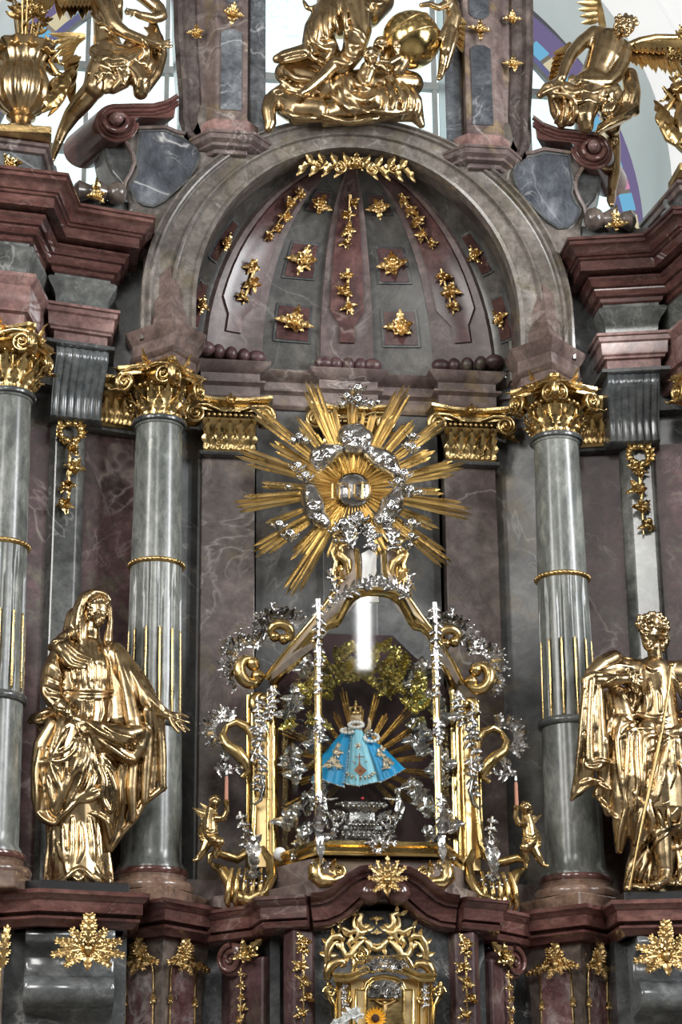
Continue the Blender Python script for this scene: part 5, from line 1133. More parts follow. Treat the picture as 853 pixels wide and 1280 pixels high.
# ================================================================ SUNBURST
sb = thing('sunburst', (0, .2, 6.3), 'large gilt ray sunburst with a ring of silver clouds hanging in the niche', 'sunburst')
SX, SY, SS = 280, 460, 2.666
SYd = .26
def sw(x, y, d=0): return P(SX+x/SS, SY+y/SS, SYd-d)
rays = [(275,30,4),(615,48,4),(632,172,3),(705,275,3),(815,322,4),(838,482,4),(762,658,4),(628,778,4),(600,650,2),(207,772,4),(222,640,3),(92,628,4),(22,458,4),(112,388,2),(152,250,3),(242,162,3),(75,118,3),(358,118,2),(502,140,2),(430,60,3),(745,170,3),(718,535,3),(137,525,2),(738,412,2),(35,283,4),(330,130,1),(470,130,1),(560,150,2),(300,210,1),(350,640,2),(520,640,2),(660,600,1),(190,585,1)]
cxs, cys = 430, 405
rd = random.Random(11)
for x, y, n in rays:
    a = math.atan2(y-cys, x-cxs); L = sqrt((x-cxs)**2+(y-cys)**2); b = MB()
    for k in range(n):
        off = (k-(n-1)/2); aa = a+off*.033; l = L*(1-.055*abs(off)*rd.uniform(.4, 1.6)-(.0 if k else .02)); ww = 7.0
        p0 = (cxs+cos(aa)*52+(-sin(a))*off*3, cys+sin(aa)*52+cos(a)*off*3); p1 = (cxs+cos(aa)*l+(-sin(a))*off*4, cys+sin(aa)*l+cos(a)*off*4)
        A, B = sw(*p0, .03), sw(*p1, .06+.03*(k % 2)); d = (B-A).normalized(); sd = d.cross(V((0,-1,0))).normalized()*ww/SS*.00525
        o = V((0,-.016,0)); rings = []
        for t, wd in ((0, .5), (.25, .8), (.93, 1), (1, .12)):
            c = A.lerp(B, t); rings.append([c-sd*wd, c+o*wd, c+sd*wd, c-o*wd*.6])
        b.loft(rings)
    b.build('ray_bundle', GOLDRAY, sb, smooth=0)
b = MB()
for k in range(44):
    aa = 2*pi*k/44+.03; l = 92+14*(k % 3); A, B = sw(cxs+cos(aa)*50, cys+sin(aa)*50, .05), sw(cxs+cos(aa)*l*1.25, cys+sin(aa)*l*1.25, .08); d = (B-A).normalized(); sd = d.cross(V((0,-1,0))).normalized()*.008
    b.loft([[A-sd*.6, A+V((0,-.012,0)), A+sd*.6, A+V((0,.01,0))], [B-sd, B+V((0,-.012,0)), B+sd, B+V((0,.01,0))]])
b.build('inner_rays', GOLDRAY, sb, smooth=0)
def silver(chains, name, d0=.08, vox=.007, folds=()):
    S = SK(SX, SY, SS, SYd, 7.0)
    for ch in chains: S.cap([(x, y, d0+(dd if dd else 0), r*1.28) for x, y, dd, r in ch])
    rr = random.Random(int(chains[0][0][0]))
    for x, y, dd, r in [c for ch in chains for c in ch]:
        for k in range(4):
            a = rr.uniform(0, 6.28); q = r*rr.uniform(.3, .7); S.fold([(x+cos(a)*q, y+sin(a)*q), (x+cos(a+.8)*q, y+sin(a+.8)*q), (x+cos(a+1.7)*q*.8, y+sin(a+1.7)*q*.8)], r*.22, .45)
    for f in folds: S.fold(f, 7, .6)
    return S.build(name, SILVER, sb, vox, 2)
silver([[(415,225,0,30),(445,215,.01,26)],[(440,250,0,34),(465,235,.02,28)],[(420,262,0,22)]], 'silver_cloud')
silver([[(315,300,0,28),(345,285,.02,30),(378,275,0,18)],[(320,320,0,22)]], 'silver_cloud')
silver([[(490,285,0,22),(520,300,.02,30),(550,320,0,30),(572,345,0,18)]], 'silver_cloud')
silver([[(288,420,0,26),(298,460,.02,32),(310,495,0,28),(335,515,0,18)]], 'silver_cloud')
silver([[(580,420,0,20),(562,455,.02,32),(545,485,0,28),(520,505,0,20)]], 'silver_cloud')
for x, y, r in ((245,325,18),(215,395,10),(272,358,18),(600,350,20),(578,378,18),(620,405,20),(655,412,11),(400,515,20),(450,495,22),(430,545,18),(478,530,16),(372,540,16),(250,228,17),(272,240,12),(232,240,12),(632,225,14),(628,262,17),(610,255,11),(185,520,17),(220,552,20),(628,515,18),(625,560,15),(622,590,11),(447,65,18),(408,92,15),(490,118,14),(445,105,20),(395,118,12),(515,112,9),(375,575,9)):
    S = SK(SX, SY, SS, SYd, 7.0); r *= 1.15; cherubhead(S, x, y, .11, r*.72, .1, x)
    for m in (-1, 1): S.m_((x+m*r*.7, y+r*.5, .08, r*.34), (x+m*r*1.25, y+r*.15, .09, r*.22), (x+m*r*1.4, y-r*.3, .08, r*.12))
    S.fold([(x-r*.5, y+r*.9), (x, y+r*1.1), (x+r*.5, y+r*.9)], r*.25, .6)
    S.build('cherub_head', SILVER, sb, .0055, 1)
# star leaves at the foot
for x, y in ((400,590),(490,590),(445,655)):
    b = MB(); rosette(b, sw(x, y, .14), .06, n=7); b.build('silver_star', SILVER, sb, smooth=60)
b = MB(); c = sw(cxs+2, cys+4, .05); b.loft([[(c.x+r*cos(2*pi*k/40), c.y-yy, c.z+r*sin(2*pi*k/40)*1.0) for k in range(40)] for r, yy in ((.125, 0), (.125, .02), (.10, .035), (.05, .045), (.01, .048))]); b.build('medallion', SILVD, sb, smooth=60)
b = MB()
def st(pts, r=.0075): b.tube([sw(x, y, .12) for x, y in pts], r, n=6)
st([(352,385),(372,385)]); st([(362,385),(362,435)]); st([(352,435),(372,435)])
st([(385,435),(385,392),(395,384),(410,388),(418,400),(418,435)]); st([(378,386),(390,386)])
st([(436,388),(436,420),(446,434),(462,438),(480,432),(488,418),(488,395),(482,386)]); st([(462,380),(462,436)]); st([(445,384),(490,384)])
b.build('letters', GOLDR, sb, smooth=60)
def putto(s):
    lab = side(s)
    t = thing('candle_putto', (s*.97, -.25, 4.45), f'small bronze gold winged putto holding up a candle, {lab} of the glass case', 'figurine')
    class SM(SK):
        def w(S, x, y, d):
            p = P(S.ox+x/S.sc, S.oy+y/S.sc, S.Y-d); return V((-p.x if s > 0 else p.x, p.y, p.z))
    S = SM(230, 860, 4.57, -.22, 4.6); _c = S.cap
    S.cap = lambda pts, **k: _c([(x, y, d, r*1.18) for x, y, d, r in pts], **k)
    cherubhead(S, 175, 648, .06, 30, .3, 4)
    S.m_((160,690,.02,26), (152,760,.03,34), (150,815,.04,36), (155,860,.04,36)).m_((185,745,.06,18), (228,745,.09,15), (246,705,.10,13), (243,660,.11,12), (243,650,.12,14)).m_((130,745,.0,18), (100,790,.0,14), (90,830,.03,12), (95,850,.05,11))
    S.m_((170,870,.08,28), (205,880,.12,24)).m_((205,880,.10,20), (185,930,.08,17), (180,960,.08,14)).m_((135,880,.05,28), (110,930,.06,20), (80,975,.05,15), (60,985,.07,11))
    S.fold([(115,800),(150,830),(185,810)], 9, .6); S.fold([(115,835),(150,860),(190,850)], 10, .6); S.fold([(120,860),(105,880),(85,870)], 10, .6)
    S.build('body', GOLDB, t, .0055, 2)
    q = MB()
    for k in range(7): feather(q, S.w(150, 730, -.03), S.w(50+10*k, 690+13*k-(6 if k > 3 else 0), -.07), (0,-1,0), .035, .15, .006)
    for k in range(5): feather(q, S.w(160, 720, -.03), S.w(95+8*k, 665+4*k, -.09), (0,-1,0), .03, .15, .006)
    q.build('wing', GOLDB, t, smooth=60)
    cn = thing('candle', tuple(S.w(243, 640, .12)), f'thin reddish candle held by the {lab} putto', 'candle')
    b = MB(); p = S.w(243, 640, .12); z1 = S.w(243, 505, .12).z; b.lathe([(.012, p.z), (.0125, p.z+.01), (.0115, z1-.02), (.009, z1)], (p.x, p.y, 0), 14); b.build('wax', CANDLE, cn, smooth=60)
    b = MB(); b.lathe([(.008, z1), (.011, z1+.008), (.008, z1+.04), (.003, z1+.05)], (p.x, p.y, 0), 10); b.build('tip', SILVER, cn, smooth=60)
    b = MB(); b.lathe([(.010, p.z-.03), (.022, p.z-.01), (.016, p.z)], (p.x, p.y, 0), 14); b.build('candle_cup', GOLDB, cn, smooth=60)
# ================================================================ GLASS SHRINE
putto(-1); putto(1)
# marble block that carries the shrine
plan = [(-1.0,.12),(-.98,-.05),(-.66,-.30),(-.40,-.66),(.40,-.66),(.66,-.30),(.98,-.05),(1.0,.12)]
t0 = thing('shrine_plinth', (0, -.3, 3.9), 'mauve marble block with curved swan neck ledge carrying the glass shrine', 'plinth')
b = MB(); b.vprism(plan+[(1.0,.5),(-1.0,.5)], 4.0, 4.13); b.build('lower_step', MAUVE, t0, smooth=0, bevel=.01)
pl2 = [(-.70,.1),(-.62,-.22),(-.42,-.56),(.42,-.56),(.62,-.22),(.70,.1),(.70,.5),(-.70,.5)]
b = MB(); b.loft([[(x*k, y*k, z) for x, y in pl2] for z, k in ((4.12, 1.0), (4.16, .985), (4.24, .97), (4.29, .955))]); b.build('upper_step', MAUVE, t0, smooth=30, bevel=.01)
pth = [(-1.06,.15),(-1.0,-.12),(-.74,-.36),(-.70,-.64),(-.46,-.74)]
LED2 = [(0, 3.82), (.02, 3.83), (.03, 3.85), (.03, 3.865), (.0, 3.87), (.045, 3.88), (.045, 3.95), (.06, 3.96), (.075, 3.985), (.085, 3.99), (.085, 4.01), (0, 4.015)]
for s in (-1, 1):
    p_ = pth if s < 0 else [(-x, y) for x, y in pth[::-1]]
    b = MB(); b.sweep(p_, LED2, .2); b.build('ledge', RED, t0, smooth=30)
    cv = [(.44,3.915),(.36,3.925),(.29,3.955),(.235,4.0),(.18,4.05),(.12,4.085),(.06,4.095)]
    b = MB(); b.along([(s*x, -.72, z) for x, z in (cv if s < 0 else cv)], [(w_*(-s), o) for w_, o in ((-.10, -.3), (-.10, .0), (-.085, .025), (-.07, .03), (-.065, .01), (-.055, -.005), (-.05, .02), (.025, .022), (.03, .01), (.038, .01), (.042, .035), (.06, .045), (.064, .055), (.07, .075), (.09, .09), (.10, .10), (.105, .10), (.105, -.3))])
    b.build('swan_neck', RED, t0, smooth=40)
    b = MB(); c = V((s*.085, -.80, 4.03)); b.loft([[(c.x+r_*cos(2*pi*k/28), c.y-yy, c.z+r_*sin(2*pi*k/28)) for k in range(28)] for r_, yy in ((.062, -.12), (.066, -.0), (.055, .012), (.035, .02), (.012, .03))]); b.build('volute_ball', RED, t0, smooth=60)
b = MB(); c = V((0, -.84, 4.09))
for a, L in ((90,.15),(60,.14),(120,.14),(35,.15),(145,.15),(5,.13),(175,.13),(-40,.10),(220,.12)):
    plume(b, c, (cos(radians(a)), -.3, sin(radians(a))), L, .06); b.ball(c+V((cos(radians(a))*L*.6, -.035, sin(radians(a))*L*.6)), .014, 8, 6)
b.ball(c+V((0,-.02,0)), .03); b.leaf(c, (0,-.1,-1), (0,-1,0), .12, .05, .3, 2); b.build('gilt_leaf_mount', GOLDR, t0, smooth=60)
b = MB(); b.vprism([(-.46,-.62),(.46,-.62),(.46,-.2),(-.46,-.2)], 2.9, 3.95); b.build('centre_slab', FLECK, t0, smooth=0)
# colonettes and side consoles of the base
for s in (-1, 1):
    t = thing('maroon_colonette', (s*.49, -.66, 3.0), f'maroon marble strip with hanging gilt drop, {side(s)} of the tabernacle', 'pilaster', 'maroon strips beside the tabernacle')
    b = MB(); b.vprism(mir([(.40,-.60),(.43,-.69),(.55,-.71),(.60,-.60)], s), 2.9, 3.82); b.build('shaft', MAROON, t, smooth=0, bevel=.015)
    b = MB(); drop(b, (s*.49, -.72, 3.74), .55, .11, seed=9, n=6); rosette(b, (s*.49, -.73, 3.74), .07, n=6); b.build('gilt_drop', GOLD, t, smooth=60)
    t = thing('scroll_console', (s*.80, -.3, 3.0), f'maroon scroll topped console with gilt drop at the {side(s)} corner of the shrine base', 'console', 'maroon scroll consoles')
    b = MB(); b.vprism(mir([(.64,-.40),(.70,-.46),(.80,-.34),(.88,-.22),(.92,0),(.64,0)], s), 2.9, 3.70); b.build('shaft', MAROON, t, smooth=0, bevel=.02)
    b = MB(); n = V((s*.55, -.83, 0)); ax = V((s*.83, .55, 0)); c = V((s*.87, -.27, 3.70)); b.loft([[c+n*yy+ax*(r_*cos(2*pi*k/28))+V((0,0,r_*sin(2*pi*k/28))) for k in range(28)] for r_, yy in ((.10, -.25), (.105, 0), (.09, .02), (.06, .02))])
    b.spiral(c+n*.03, .09, 1.6, .018, ax=ax, start=pi/2, sgn=-1, out=n); b.build('scroll', RED, t, smooth=60)
    b = MB(); rosette(b, V((s*.80, -.38, 3.72)), .09, (s*.4,-1,0), n=7); b.leaf((s*.78,-.40,3.74), (-s*.6,-.2,.5), (0,-1,0), .12, .06, .3, 3); drop(b, (s*.825, -.345, 3.64), .62, .07, (s*.4,-1,0), seed=3, n=9); b.build('gilt_drop', GOLD, t, smooth=60)
    b = MB(); b.vprism(mir([(.60,-.45),(.66,-.45),(.66,-.1),(.60,-.1)], s), 2.9, 3.82); b.build('dark_strip', DARK, t, smooth=0)

# ---- shrine frame
sh = thing('glass_shrine', (0, -.3, 4.29), 'ornate gold and silver glass shrine with tall curved canopy holding the dressed doll', 'shrine')
FX, FY, BX, BY = .375, -.58, .585, -.02
ZB, ZF, ZK = 4.30, 5.66, 5.52
def post(x, y, z0, z1, r, name='post'):
    b = MB(); prof = []
    n = 20; rings = []
    for z, k in ((z0, 1.3), (z0+.03, 1.3), (z0+.05, 1), (z1-.06, .95), (z1-.03, 1.3), (z1, 1.3)):
        rings.append([(x+r*k*(1-.25*abs(sin(2.5*2*pi*j/n)))*cos(2*pi*j/n), y+r*k*(1-.25*abs(sin(2.5*2*pi*j/n)))*sin(2*pi*j/n), z) for j in range(n)])
    b.loft(rings); return b.build(name, GOLDP, sh, smooth=40)
for s in (-1, 1): post(s*FX, FY, ZB+.05, ZF, .026); post(s*BX, BY, ZB+.05, ZK, .022)
def rail(path, z, name):
    b = MB(); b.sweep(path, [(.0, z), (.03, z+.0), (.035, z+.015), (.02, z+.025), (.025, z+.05), (.045, z+.06), (.045, z+.085), (.02, z+.095), (0, z+.10)], .05); return b.build(name, GOLDP, sh, smooth=40)
rail([(-BX-.02,BY),(-FX,FY),(FX,FY),(BX+.02,BY)], ZB-.01, 'base_rail')
b = MB(); b.vprism([(-BX,BY+.12),(-BX,BY),(-FX,FY+.02),(FX,FY+.02),(BX,BY),(BX,BY+.12)], ZB-.01, ZB+.01); b.build('floor_plate', GOLDD, sh, smooth=0)
b = MB(); b.prism([(-.62,ZB),(.62,ZB),(.62,5.5),(.50,5.66),(.34,5.80),(.22,5.92),(-.22,5.92),(-.34,5.80),(-.50,5.66),(-.62,5.5)], .12, .14); b.build('back_lining', VELVET, sh, smooth=0)
# glass panes
def cusp(s):
    pts = [(.375,5.66),(.345,5.72),(.30,5.76),(.255,5.77),(.23,5.80),(.20,5.86),(.17,5.92),(.12,5.97),(.06,5.985),(0,5.99)]
    return [(s*x, FY-.0, z) for x, z in pts]
for a, c in (((-FX,FY),(FX,FY)), ((-BX,BY),(-FX,FY)), ((FX,FY),(BX,BY))):
    b = MB(); d = (V(c)-V(a)).normalized(); n = V((d.y,-d.x))*.002
    if a[1] == c[1]: b.prism([(-FX,ZB+.09),(FX,ZB+.09)]+[(x, z) for x, y, z in (cusp(-1)+cusp(1)[::-1][1:])[::-1]], FY-.002, FY+.002)
    else: b.vprism([(a[0]+n.x,a[1]+n.y),(c[0]+n.x,c[1]+n.y),(c[0]-n.x,c[1]-n.y),(a[0]-n.x,a[1]-n.y)], ZB+.09, ZK)
    b.build('glass_pane', PANE, sh, smooth=0)
# cusped arch over the front
def LF(px, py, Y): p = P(px, py, Y); return V((p.x, Y, p.z))
arc = cusp(-1)+cusp(1)[::-1][1:]
b = MB(); b.along(arc, [(-.02, -.02), (-.02, .02), (-.005, .04), (.01, .03), (.025, .04), (.03, .02), (.03, -.02)]); b.build('cusped_arch', GOLDP, sh, smooth=50)
# canopy: two curved slopes sweeping up to the neck
for s in (-1, 1):
    fr = [(.41,-.585,5.64),(.36,-.59,5.70),(.30,-.585,5.77),(.22,-.58,5.84),(.15,-.565,5.94),(.10,-.52,6.02),(.085,-.44,6.16),(.09,-.38,6.34)]
    bk = [(.645,-.06,5.55),(.54,-.2,5.67),(.43,-.30,5.80),(.32,-.34,5.93),(.25,-.35,6.03),(.20,-.34,6.13),(.18,-.32,6.22),(.20,-.30,6.36)]
    b = MB(); rings = []
    for (x0,y0,z0),(x1,y1,z1) in zip(fr, bk): rings.append([(s*x0,y0,z0),(s*(x0*.6+x1*.4),y0*.6+y1*.4,(z0*.6+z1*.4)+.015),(s*x1,y1,z1),(s*(x1-.02),y1+.02,z1-.02),(s*(x0-.02),y0+.02,z0-.02)])
    b.loft(rings); b.build('canopy_slope', PEARL, sh, smooth=50)
    for cv in (fr, bk):
        b = MB(); b.tube([(s*x, y-.01, z) for x, y, z in cv], [.024,.022,.02,.02,.02,.018,.018,.02], n=8); b.build('canopy_edge', GOLDP, sh, smooth=60)
    b = MB(); b.tube([(s*x, y, z) for x, y, z in ((.39,FY,5.67),(.48,-.32,5.60),(.60,BY,5.53))], .028, n=8); b.tube([(s*x, y, z) for x, y, z in ((.40,FY,5.71),(.49,-.32,5.64),(.62,BY,5.57))], .02, n=8); b.build('eave', GOLDP, sh, smooth=60)
b = MB(); b.loft([[(x, -.345, z) for x, z in ((-.06,6.0),(-.055,6.1),(-.045,6.24),(-.05,6.33),(0,6.36),(.05,6.33),(.045,6.24),(.055,6.1),(.06,6.0))], [(x, -.32, z) for x, z in ((-.06,6.0),(-.055,6.1),(-.045,6.24),(-.05,6.33),(0,6.36),(.05,6.33),(.045,6.24),(.055,6.1),(.06,6.0))]]); b.build('neck_plate', PEARLW, sh, smooth=30)
# rocaille vocabulary
def frond(q, pts, r0, nl, L, W, sd, rd, th=.005):
    """stem with leaflets on both sides"""
    pts = [V(p) for p in pts]; q.tube(pts, [r0*(1-.6*i/(len(pts)-1)) for i in range(len(pts))], n=6)
    for k in range(nl):
        t = (k+.5)/nl*(len(pts)-1); i = min(int(t), len(pts)-2); c = pts[i].lerp(pts[i+1], t-i); d = (pts[i+1]-pts[i]).normalized(); n = V((0,-1,0)); sdv = d.cross(n)
        for m in (-1, 1):
            q.leaf(c, d*.6+sdv*m*rd.uniform(.6, 1.1)+n*rd.uniform(.1,.6), n, L*rd.uniform(.7,1.15)*(1-.35*k/nl), W, .45*rd.choice((-1,1)), 3, .35, th, .45, 8)
def rocaille(q, c, R, a0, a1, rd, n=9, out=V((0,-1,0)), th=.005):
    """crest of frilled leaves fanning round an arc"""
    c = V(c)
    for k in range(n):
        a = radians(a0+(a1-a0)*(k+.5)/n); d = V((cos(a), 0, sin(a)))
        q.leaf(c+d*R*.45+out*.01, d+out*rd.uniform(.1,.5), out, R*rd.uniform(.55,.85), R*.40, .4*rd.choice((-1,1)), 4, .4, th, .5, 9)
        q.ball(c+d*R*rd.uniform(.9,1.15)+out*.03, R*.06, 7, 5)
        if k % 2: q.spiral(c+d*R*.95+out*.02, R*.14, 1.2, R*.045, ax=(d.x,0,d.z), ay=(-d.z,0,d.x), n=6, steps=10)
def cscroll(q, c, R, a0, a1, r, squash=1.0, out=V((0,-1,0)), n=8):
    """C scroll with curled ends"""
    c = V(c); pts = []; rr = []; N = 22
    for i in range(N+1):
        t = i/N; a = radians(a0+(a1-a0)*t); k = 1-.55*(abs(2*t-1)**5)
        pts.append(c+V((cos(a)*R*k, 0, sin(a)*R*k*squash))+out*(.02*sin(pi*t))); rr.append(r*(.55+.45*sin(pi*t)))
    q.tube(pts, rr, n=n, nrm=out)
    for e in (0, -1): q.ball(pts[e], r*1.1, 8, 6)
def Lp(px, py, Y, s): p = P(px, py, Y); return V((-s*p.x, Y, p.z))
for s in (-1, 1):
    rd = random.Random(21); sd = s
    # outer gilt pilaster with channels
    b = MB(); b.sweep(mir([(.60,.12),(.60,-.06),(.74,-.03),(.76,.12)], s), [(0, 4.32), (0, 5.45)], .03); b.build('side_pilaster', GOLDP2, sh, smooth=0)
    b = MB()
    for x, y in ((.60,-.075),(.635,-.07),(.735,-.045),(.76,.0)): b.tube([(s*x, y, z) for z in (4.40,4.9,5.45)], .013, n=8)
    b.build('gilt_rod', GOLDP, sh, smooth=60)
    # gilt C and S scrolls
    b = MB()
    cscroll(b, Lp(318,838,-.08,s), .10, 100 if s < 0 else 80, 300 if s < 0 else -120, .044)
    b.build('gilt_scroll', GOLD, sh, smooth=60); b = MB()
    cscroll(b, Lp(350,795,-.10,s), .075, -40 if s < 0 else 220, 190 if s < 0 else -10, .034)
    b.build('gilt_scroll', GOLD, sh, smooth=60); b = MB()
    cscroll(b, Lp(330,880,-.05,s), .07, 90, 300 if s < 0 else -120, .036)
    b.build('gilt_scroll', GOLD, sh, smooth=60)
    b = MB(); b.tube([Lp(x, y, Y, s) for x, y, Y in ((283,908,-.06),(278,920,-.08),(284,932,-.1),(296,940,-.1),(306,952,-.1),(310,965,-.08),(302,972,-.08))], [.018,.028,.036,.042,.038,.028,.016], n=10)
    b.build('gilt_scroll', GOLD, sh, smooth=60); b = MB()
    b.tube([Lp(x, y, Y, s) for x, y, Y in ((283,908,-.06),(296,902,-.08),(308,908,-.08),(316,920,-.08),(318,960,-.06),(318,1010,-.06),(316,1050,-.08),(308,1066,-.10),(296,1074,-.1),(284,1070,-.12),(272,1066,-.14),(262,1070,-.14),(262,1080,-.14))], [.016,.026,.03,.028,.022,.020,.024,.03,.032,.03,.028,.024,.016], n=10)
    b.build('candle_arm', GOLD, sh, smooth=60)
    # big foot volute
    b = MB(); b.tube([Lp(x, y, Y, s) for x, y, Y in ((266,1082,-.14),(278,1088,-.18),(288,1104,-.22),(294,1120,-.26),(312,1126,-.28),(330,1116,-.28),(340,1096,-.24),(338,1076,-.18),(328,1060,-.12))], [.02,.034,.044,.05,.048,.044,.036,.03,.02], n=12)
    for k in range(5): b.tube([Lp(x, y, Y, s) for x, y, Y in ((290+9*k,1086,-.26),(286+10*k,1106,-.31),(284+10*k,1126,-.30),(286+10*k,1134,-.26))], [.012,.018,.02,.012], n=8)
    b.build('foot_volute', GOLD, sh, smooth=60)
    b = MB(); p = Lp(316, 1085, -.30, s); b.leaf(p+V((0,0,.20)), (0,-.15,-1), (0,-1,0), .30, .10, .25, 3, .4, .008)
    for a in (-150,-125,-100,-80,-55,-30): b.leaf(p+V((0,0,-.02)), (cos(radians(a)), -.3, sin(radians(a))), (0,-1,0), .10, .04, .5, 2, .4, .006); b.ball(p+V((cos(radians(a))*.09, -.06, -.02+sin(radians(a))*.09)), .012, 8, 6)
    b.leaf(p+V((0,0,.12)), (.5,-.2,.8), (0,-1,0), .12, .05, .4, 3); b.leaf(p+V((0,0,.12)), (-.5,-.2,.8), (0,-1,0), .14, .05, .4, 3); b.build('silver_foot_leaf', SILVER, sh, smooth=60)
    # silver crests
    b = MB(); rocaille(b, Lp(312,826,-.04,s), .19, 60 if s < 0 else -50, 230 if s < 0 else 120, rd, 13); rocaille(b, Lp(300,850,-.04,s), .09, 90 if s < 0 else -70, 250 if s < 0 else 90, rd, 8); b.build('silver_crest', SILVER, sh, smooth=60)
    b = MB(); rocaille(b, Lp(350,795,-.02,s), .19, 30 if s < 0 else 10, 170 if s < 0 else 150, rd, 11); frond(b, [Lp(330,800,-.03,s), Lp(338,775,-.03,s), Lp(345,758,-.04,s)], .012, 4, .08, .04, 0, rd); b.build('silver_crest', SILVER, sh, smooth=60)
    b = MB(); rocaille(b, Lp(282,915,-.06,s), .15, 60 if s < 0 else -60, 240 if s < 0 else 120, rd, 11); frond(b, [Lp(276,940,-.08,s), Lp(285,950,-.08,s), Lp(272,960,-.08,s)], .010, 4, .07, .03, 0, rd)
    frond(b, [Lp(268,960,-.08,s), Lp(286,962,-.08,s), Lp(306,958,-.1,s)], .012, 5, .06, .03, 0, rd); b.build('silver_crest', SILVER, sh, smooth=60)
    b = MB()
    for (x0,y0),(x1,y1) in (((322,872),(318,920)), ((325,940),(322,990)), ((330,900),(312,955)), ((300,1015),(304,1068)), ((340,858),(336,900))): frond(b, [Lp(x0,y0,-.09,s), Lp((x0+x1)/2+4,(y0+y1)/2,-.11,s), Lp(x1,y1,-.10,s)], .011, 6, .075, .035, 0, rd)
    b.tube([Lp(x, y, -.12, s) for x, y in ((326,968),(330,985),(326,1000),(318,1006),(314,1000))], [.012,.016,.014,.01,.006], n=6)
    b.build('silver_foliage', SILVER, sh, smooth=60)
    # silver on the front posts
    pst = V((s*FX, FY-.03, 0)); b = MB()
    for z0, z1, L in ((5.60, 5.92, .07), (5.30, 5.62, .05), (4.98, 5.16, .055), (4.42, 4.68, .06)): frond(b, [pst+V((0,-.01,z1)), pst+V((.005,-.025,(z0+z1)/2)), pst+V((0,-.015,z0))], .016, 6, L, .034, 0, rd)
    b.leaf(pst+V((0,-.01,4.40)), (s*.1,-.2,1), (0,-1,0), .24, .075, .3, 3, .5, .008); b.leaf(pst+V((0,-.01,4.38)), (-s,-.15,.35), (0,-1,0), .14, .05, .4, 3, .4); b.build('silver_foliage', SILVER, sh, smooth=60)
    b = MB(); b.leaf(pst+V((0,-.02,4.40)), (0,-.2,-1), (0,-1,0), .20, .06, .2, 2, .4, .01)
    for a in (-160,-130,-100,-75,-50,-20): b.leaf(pst+V((0,-.04,4.24)), (cos(radians(a)), -.4, sin(radians(a))), (0,-1,0), .07, .03, .5, 2, .4, .006); b.ball(pst+V((cos(radians(a))*.06, -.07, 4.24+sin(radians(a))*.05)), .010, 7, 5)
    b.build('silver_foot_leaf', SILVER, sh, smooth=60)
    b = MB(); q = pst+V((0, -.02, 4.17)); b.tube([q+V((-s*.01,.02,.08)), q+V((s*.03,-.02,.04)), q+V((s*.03,-.03,-.02)), q+V((0,-.03,-.05)), q+V((-s*.08,-.03,-.05)), q+V((-s*.14,-.02,-.02)), q+V((-s*.14,-.01,.03)), q+V((-s*.10,-.01,.04))], [.03,.045,.05,.045,.035,.026,.018,.01], n=10); b.spiral(q+V((-s*.11,-.03,.0)), .045, 1.4, .014, ax=(s,0,0), start=pi/2); b.leaf(q+V((-s*.07,-.03,.0)), (-s*.2,-.2,1), (0,-1,0), .10, .05, .4, 3); b.build('gilt_foot', GOLD, sh, smooth=60)
    # side scroll figures of the neck
    b = MB(); b.tube([(s*x, y, z) for x, y, z in ((.19,-.30,6.02),(.16,-.34,6.10),(.13,-.37,6.18),(.15,-.38,6.26),(.20,-.38,6.30),(.19,-.38,6.36),(.12,-.38,6.40),(.09,-.38,6.46))], [.02,.03,.026,.03,.03,.024,.03,.014], n=10)
    b.spiral((s*.19,-.38,6.42), .05, 1.4, .016, ax=(s,0,0), start=0); b.spiral((s*.20,-.36,6.14), .05, 1.3, .016, ax=(s,0,0), start=pi/2, sgn=-1); b.tube([(s*x,-.36,z) for x, z in ((.22,6.10),(.24,6.18),(.22,6.26),(.25,6.33),(.19,6.40))], [.012,.018,.02,.016,.01], n=8)
    for z in (6.12,6.2,6.3,6.4): b.leaf((s*.18,-.40,z), (s*rd.uniform(.2,1),-.3,rd.uniform(-.4,1)), (0,-1,0), .09, .045, .4, 3)
    b.build('neck_scroll', GOLD, sh, smooth=60)
    b = MB(); frond(b, [V((s*.12,-.40,6.34)), V((s*.16,-.42,6.42)), V((s*.12,-.40,6.50))], .014, 5, .08, .035, 0, rd); frond(b, [V((s*.20,-.36,6.0)), V((s*.24,-.38,6.1)), V((s*.27,-.36,6.2))], .010, 5, .06, .03, 0, rd); rosette(b, V((s*.11,-.42,6.54)), .06, n=7); b.build('silver_foliage', SILVER, sh, smooth=60)
rd = random.Random(4); b = MB(); rocaille(b, (0,-.62,5.99), .10, -10, 190, rd, 9); frond(b, [V((-.22,-.62,5.95)), V((-.1,-.64,6.02)), V((0,-.65,6.05))], .014, 6, .08, .035, 0, rd); frond(b, [V((.22,-.62,5.95)), V((.1,-.64,6.02)), V((0,-.65,6.05))], .014, 6, .08, .035, 0, rd); frond(b, [V((-.32,-.6,5.84)), V((-.27,-.62,5.92)), V((-.2,-.62,5.95))], .01, 4, .05, .03, 0, rd); b.build('silver_crest', SILVER, sh, smooth=60)
b = MB(); rosette(b, (0,-.42,6.42), .085, n=8); b.build('silver_crest', SILVER, sh, smooth=60)
b = MB(); rocaille(b, (-.02,-.64,4.345), .055, 0, 360, rd, 12); frond(b, [V((-.10,-.64,4.36)), V((0,-.66,4.37)), V((.10,-.64,4.36))], .01, 5, .04, .02, 0, rd); b.build('silver_mount', SILVER, sh, smooth=60)
for s in (-1, 1):
    b = MB(); rosette(b, (s*.49,-.34,4.34), .045, (s*.8,-.6,0), n=6); b.build('silver_mount', SILVER, sh, smooth=60)

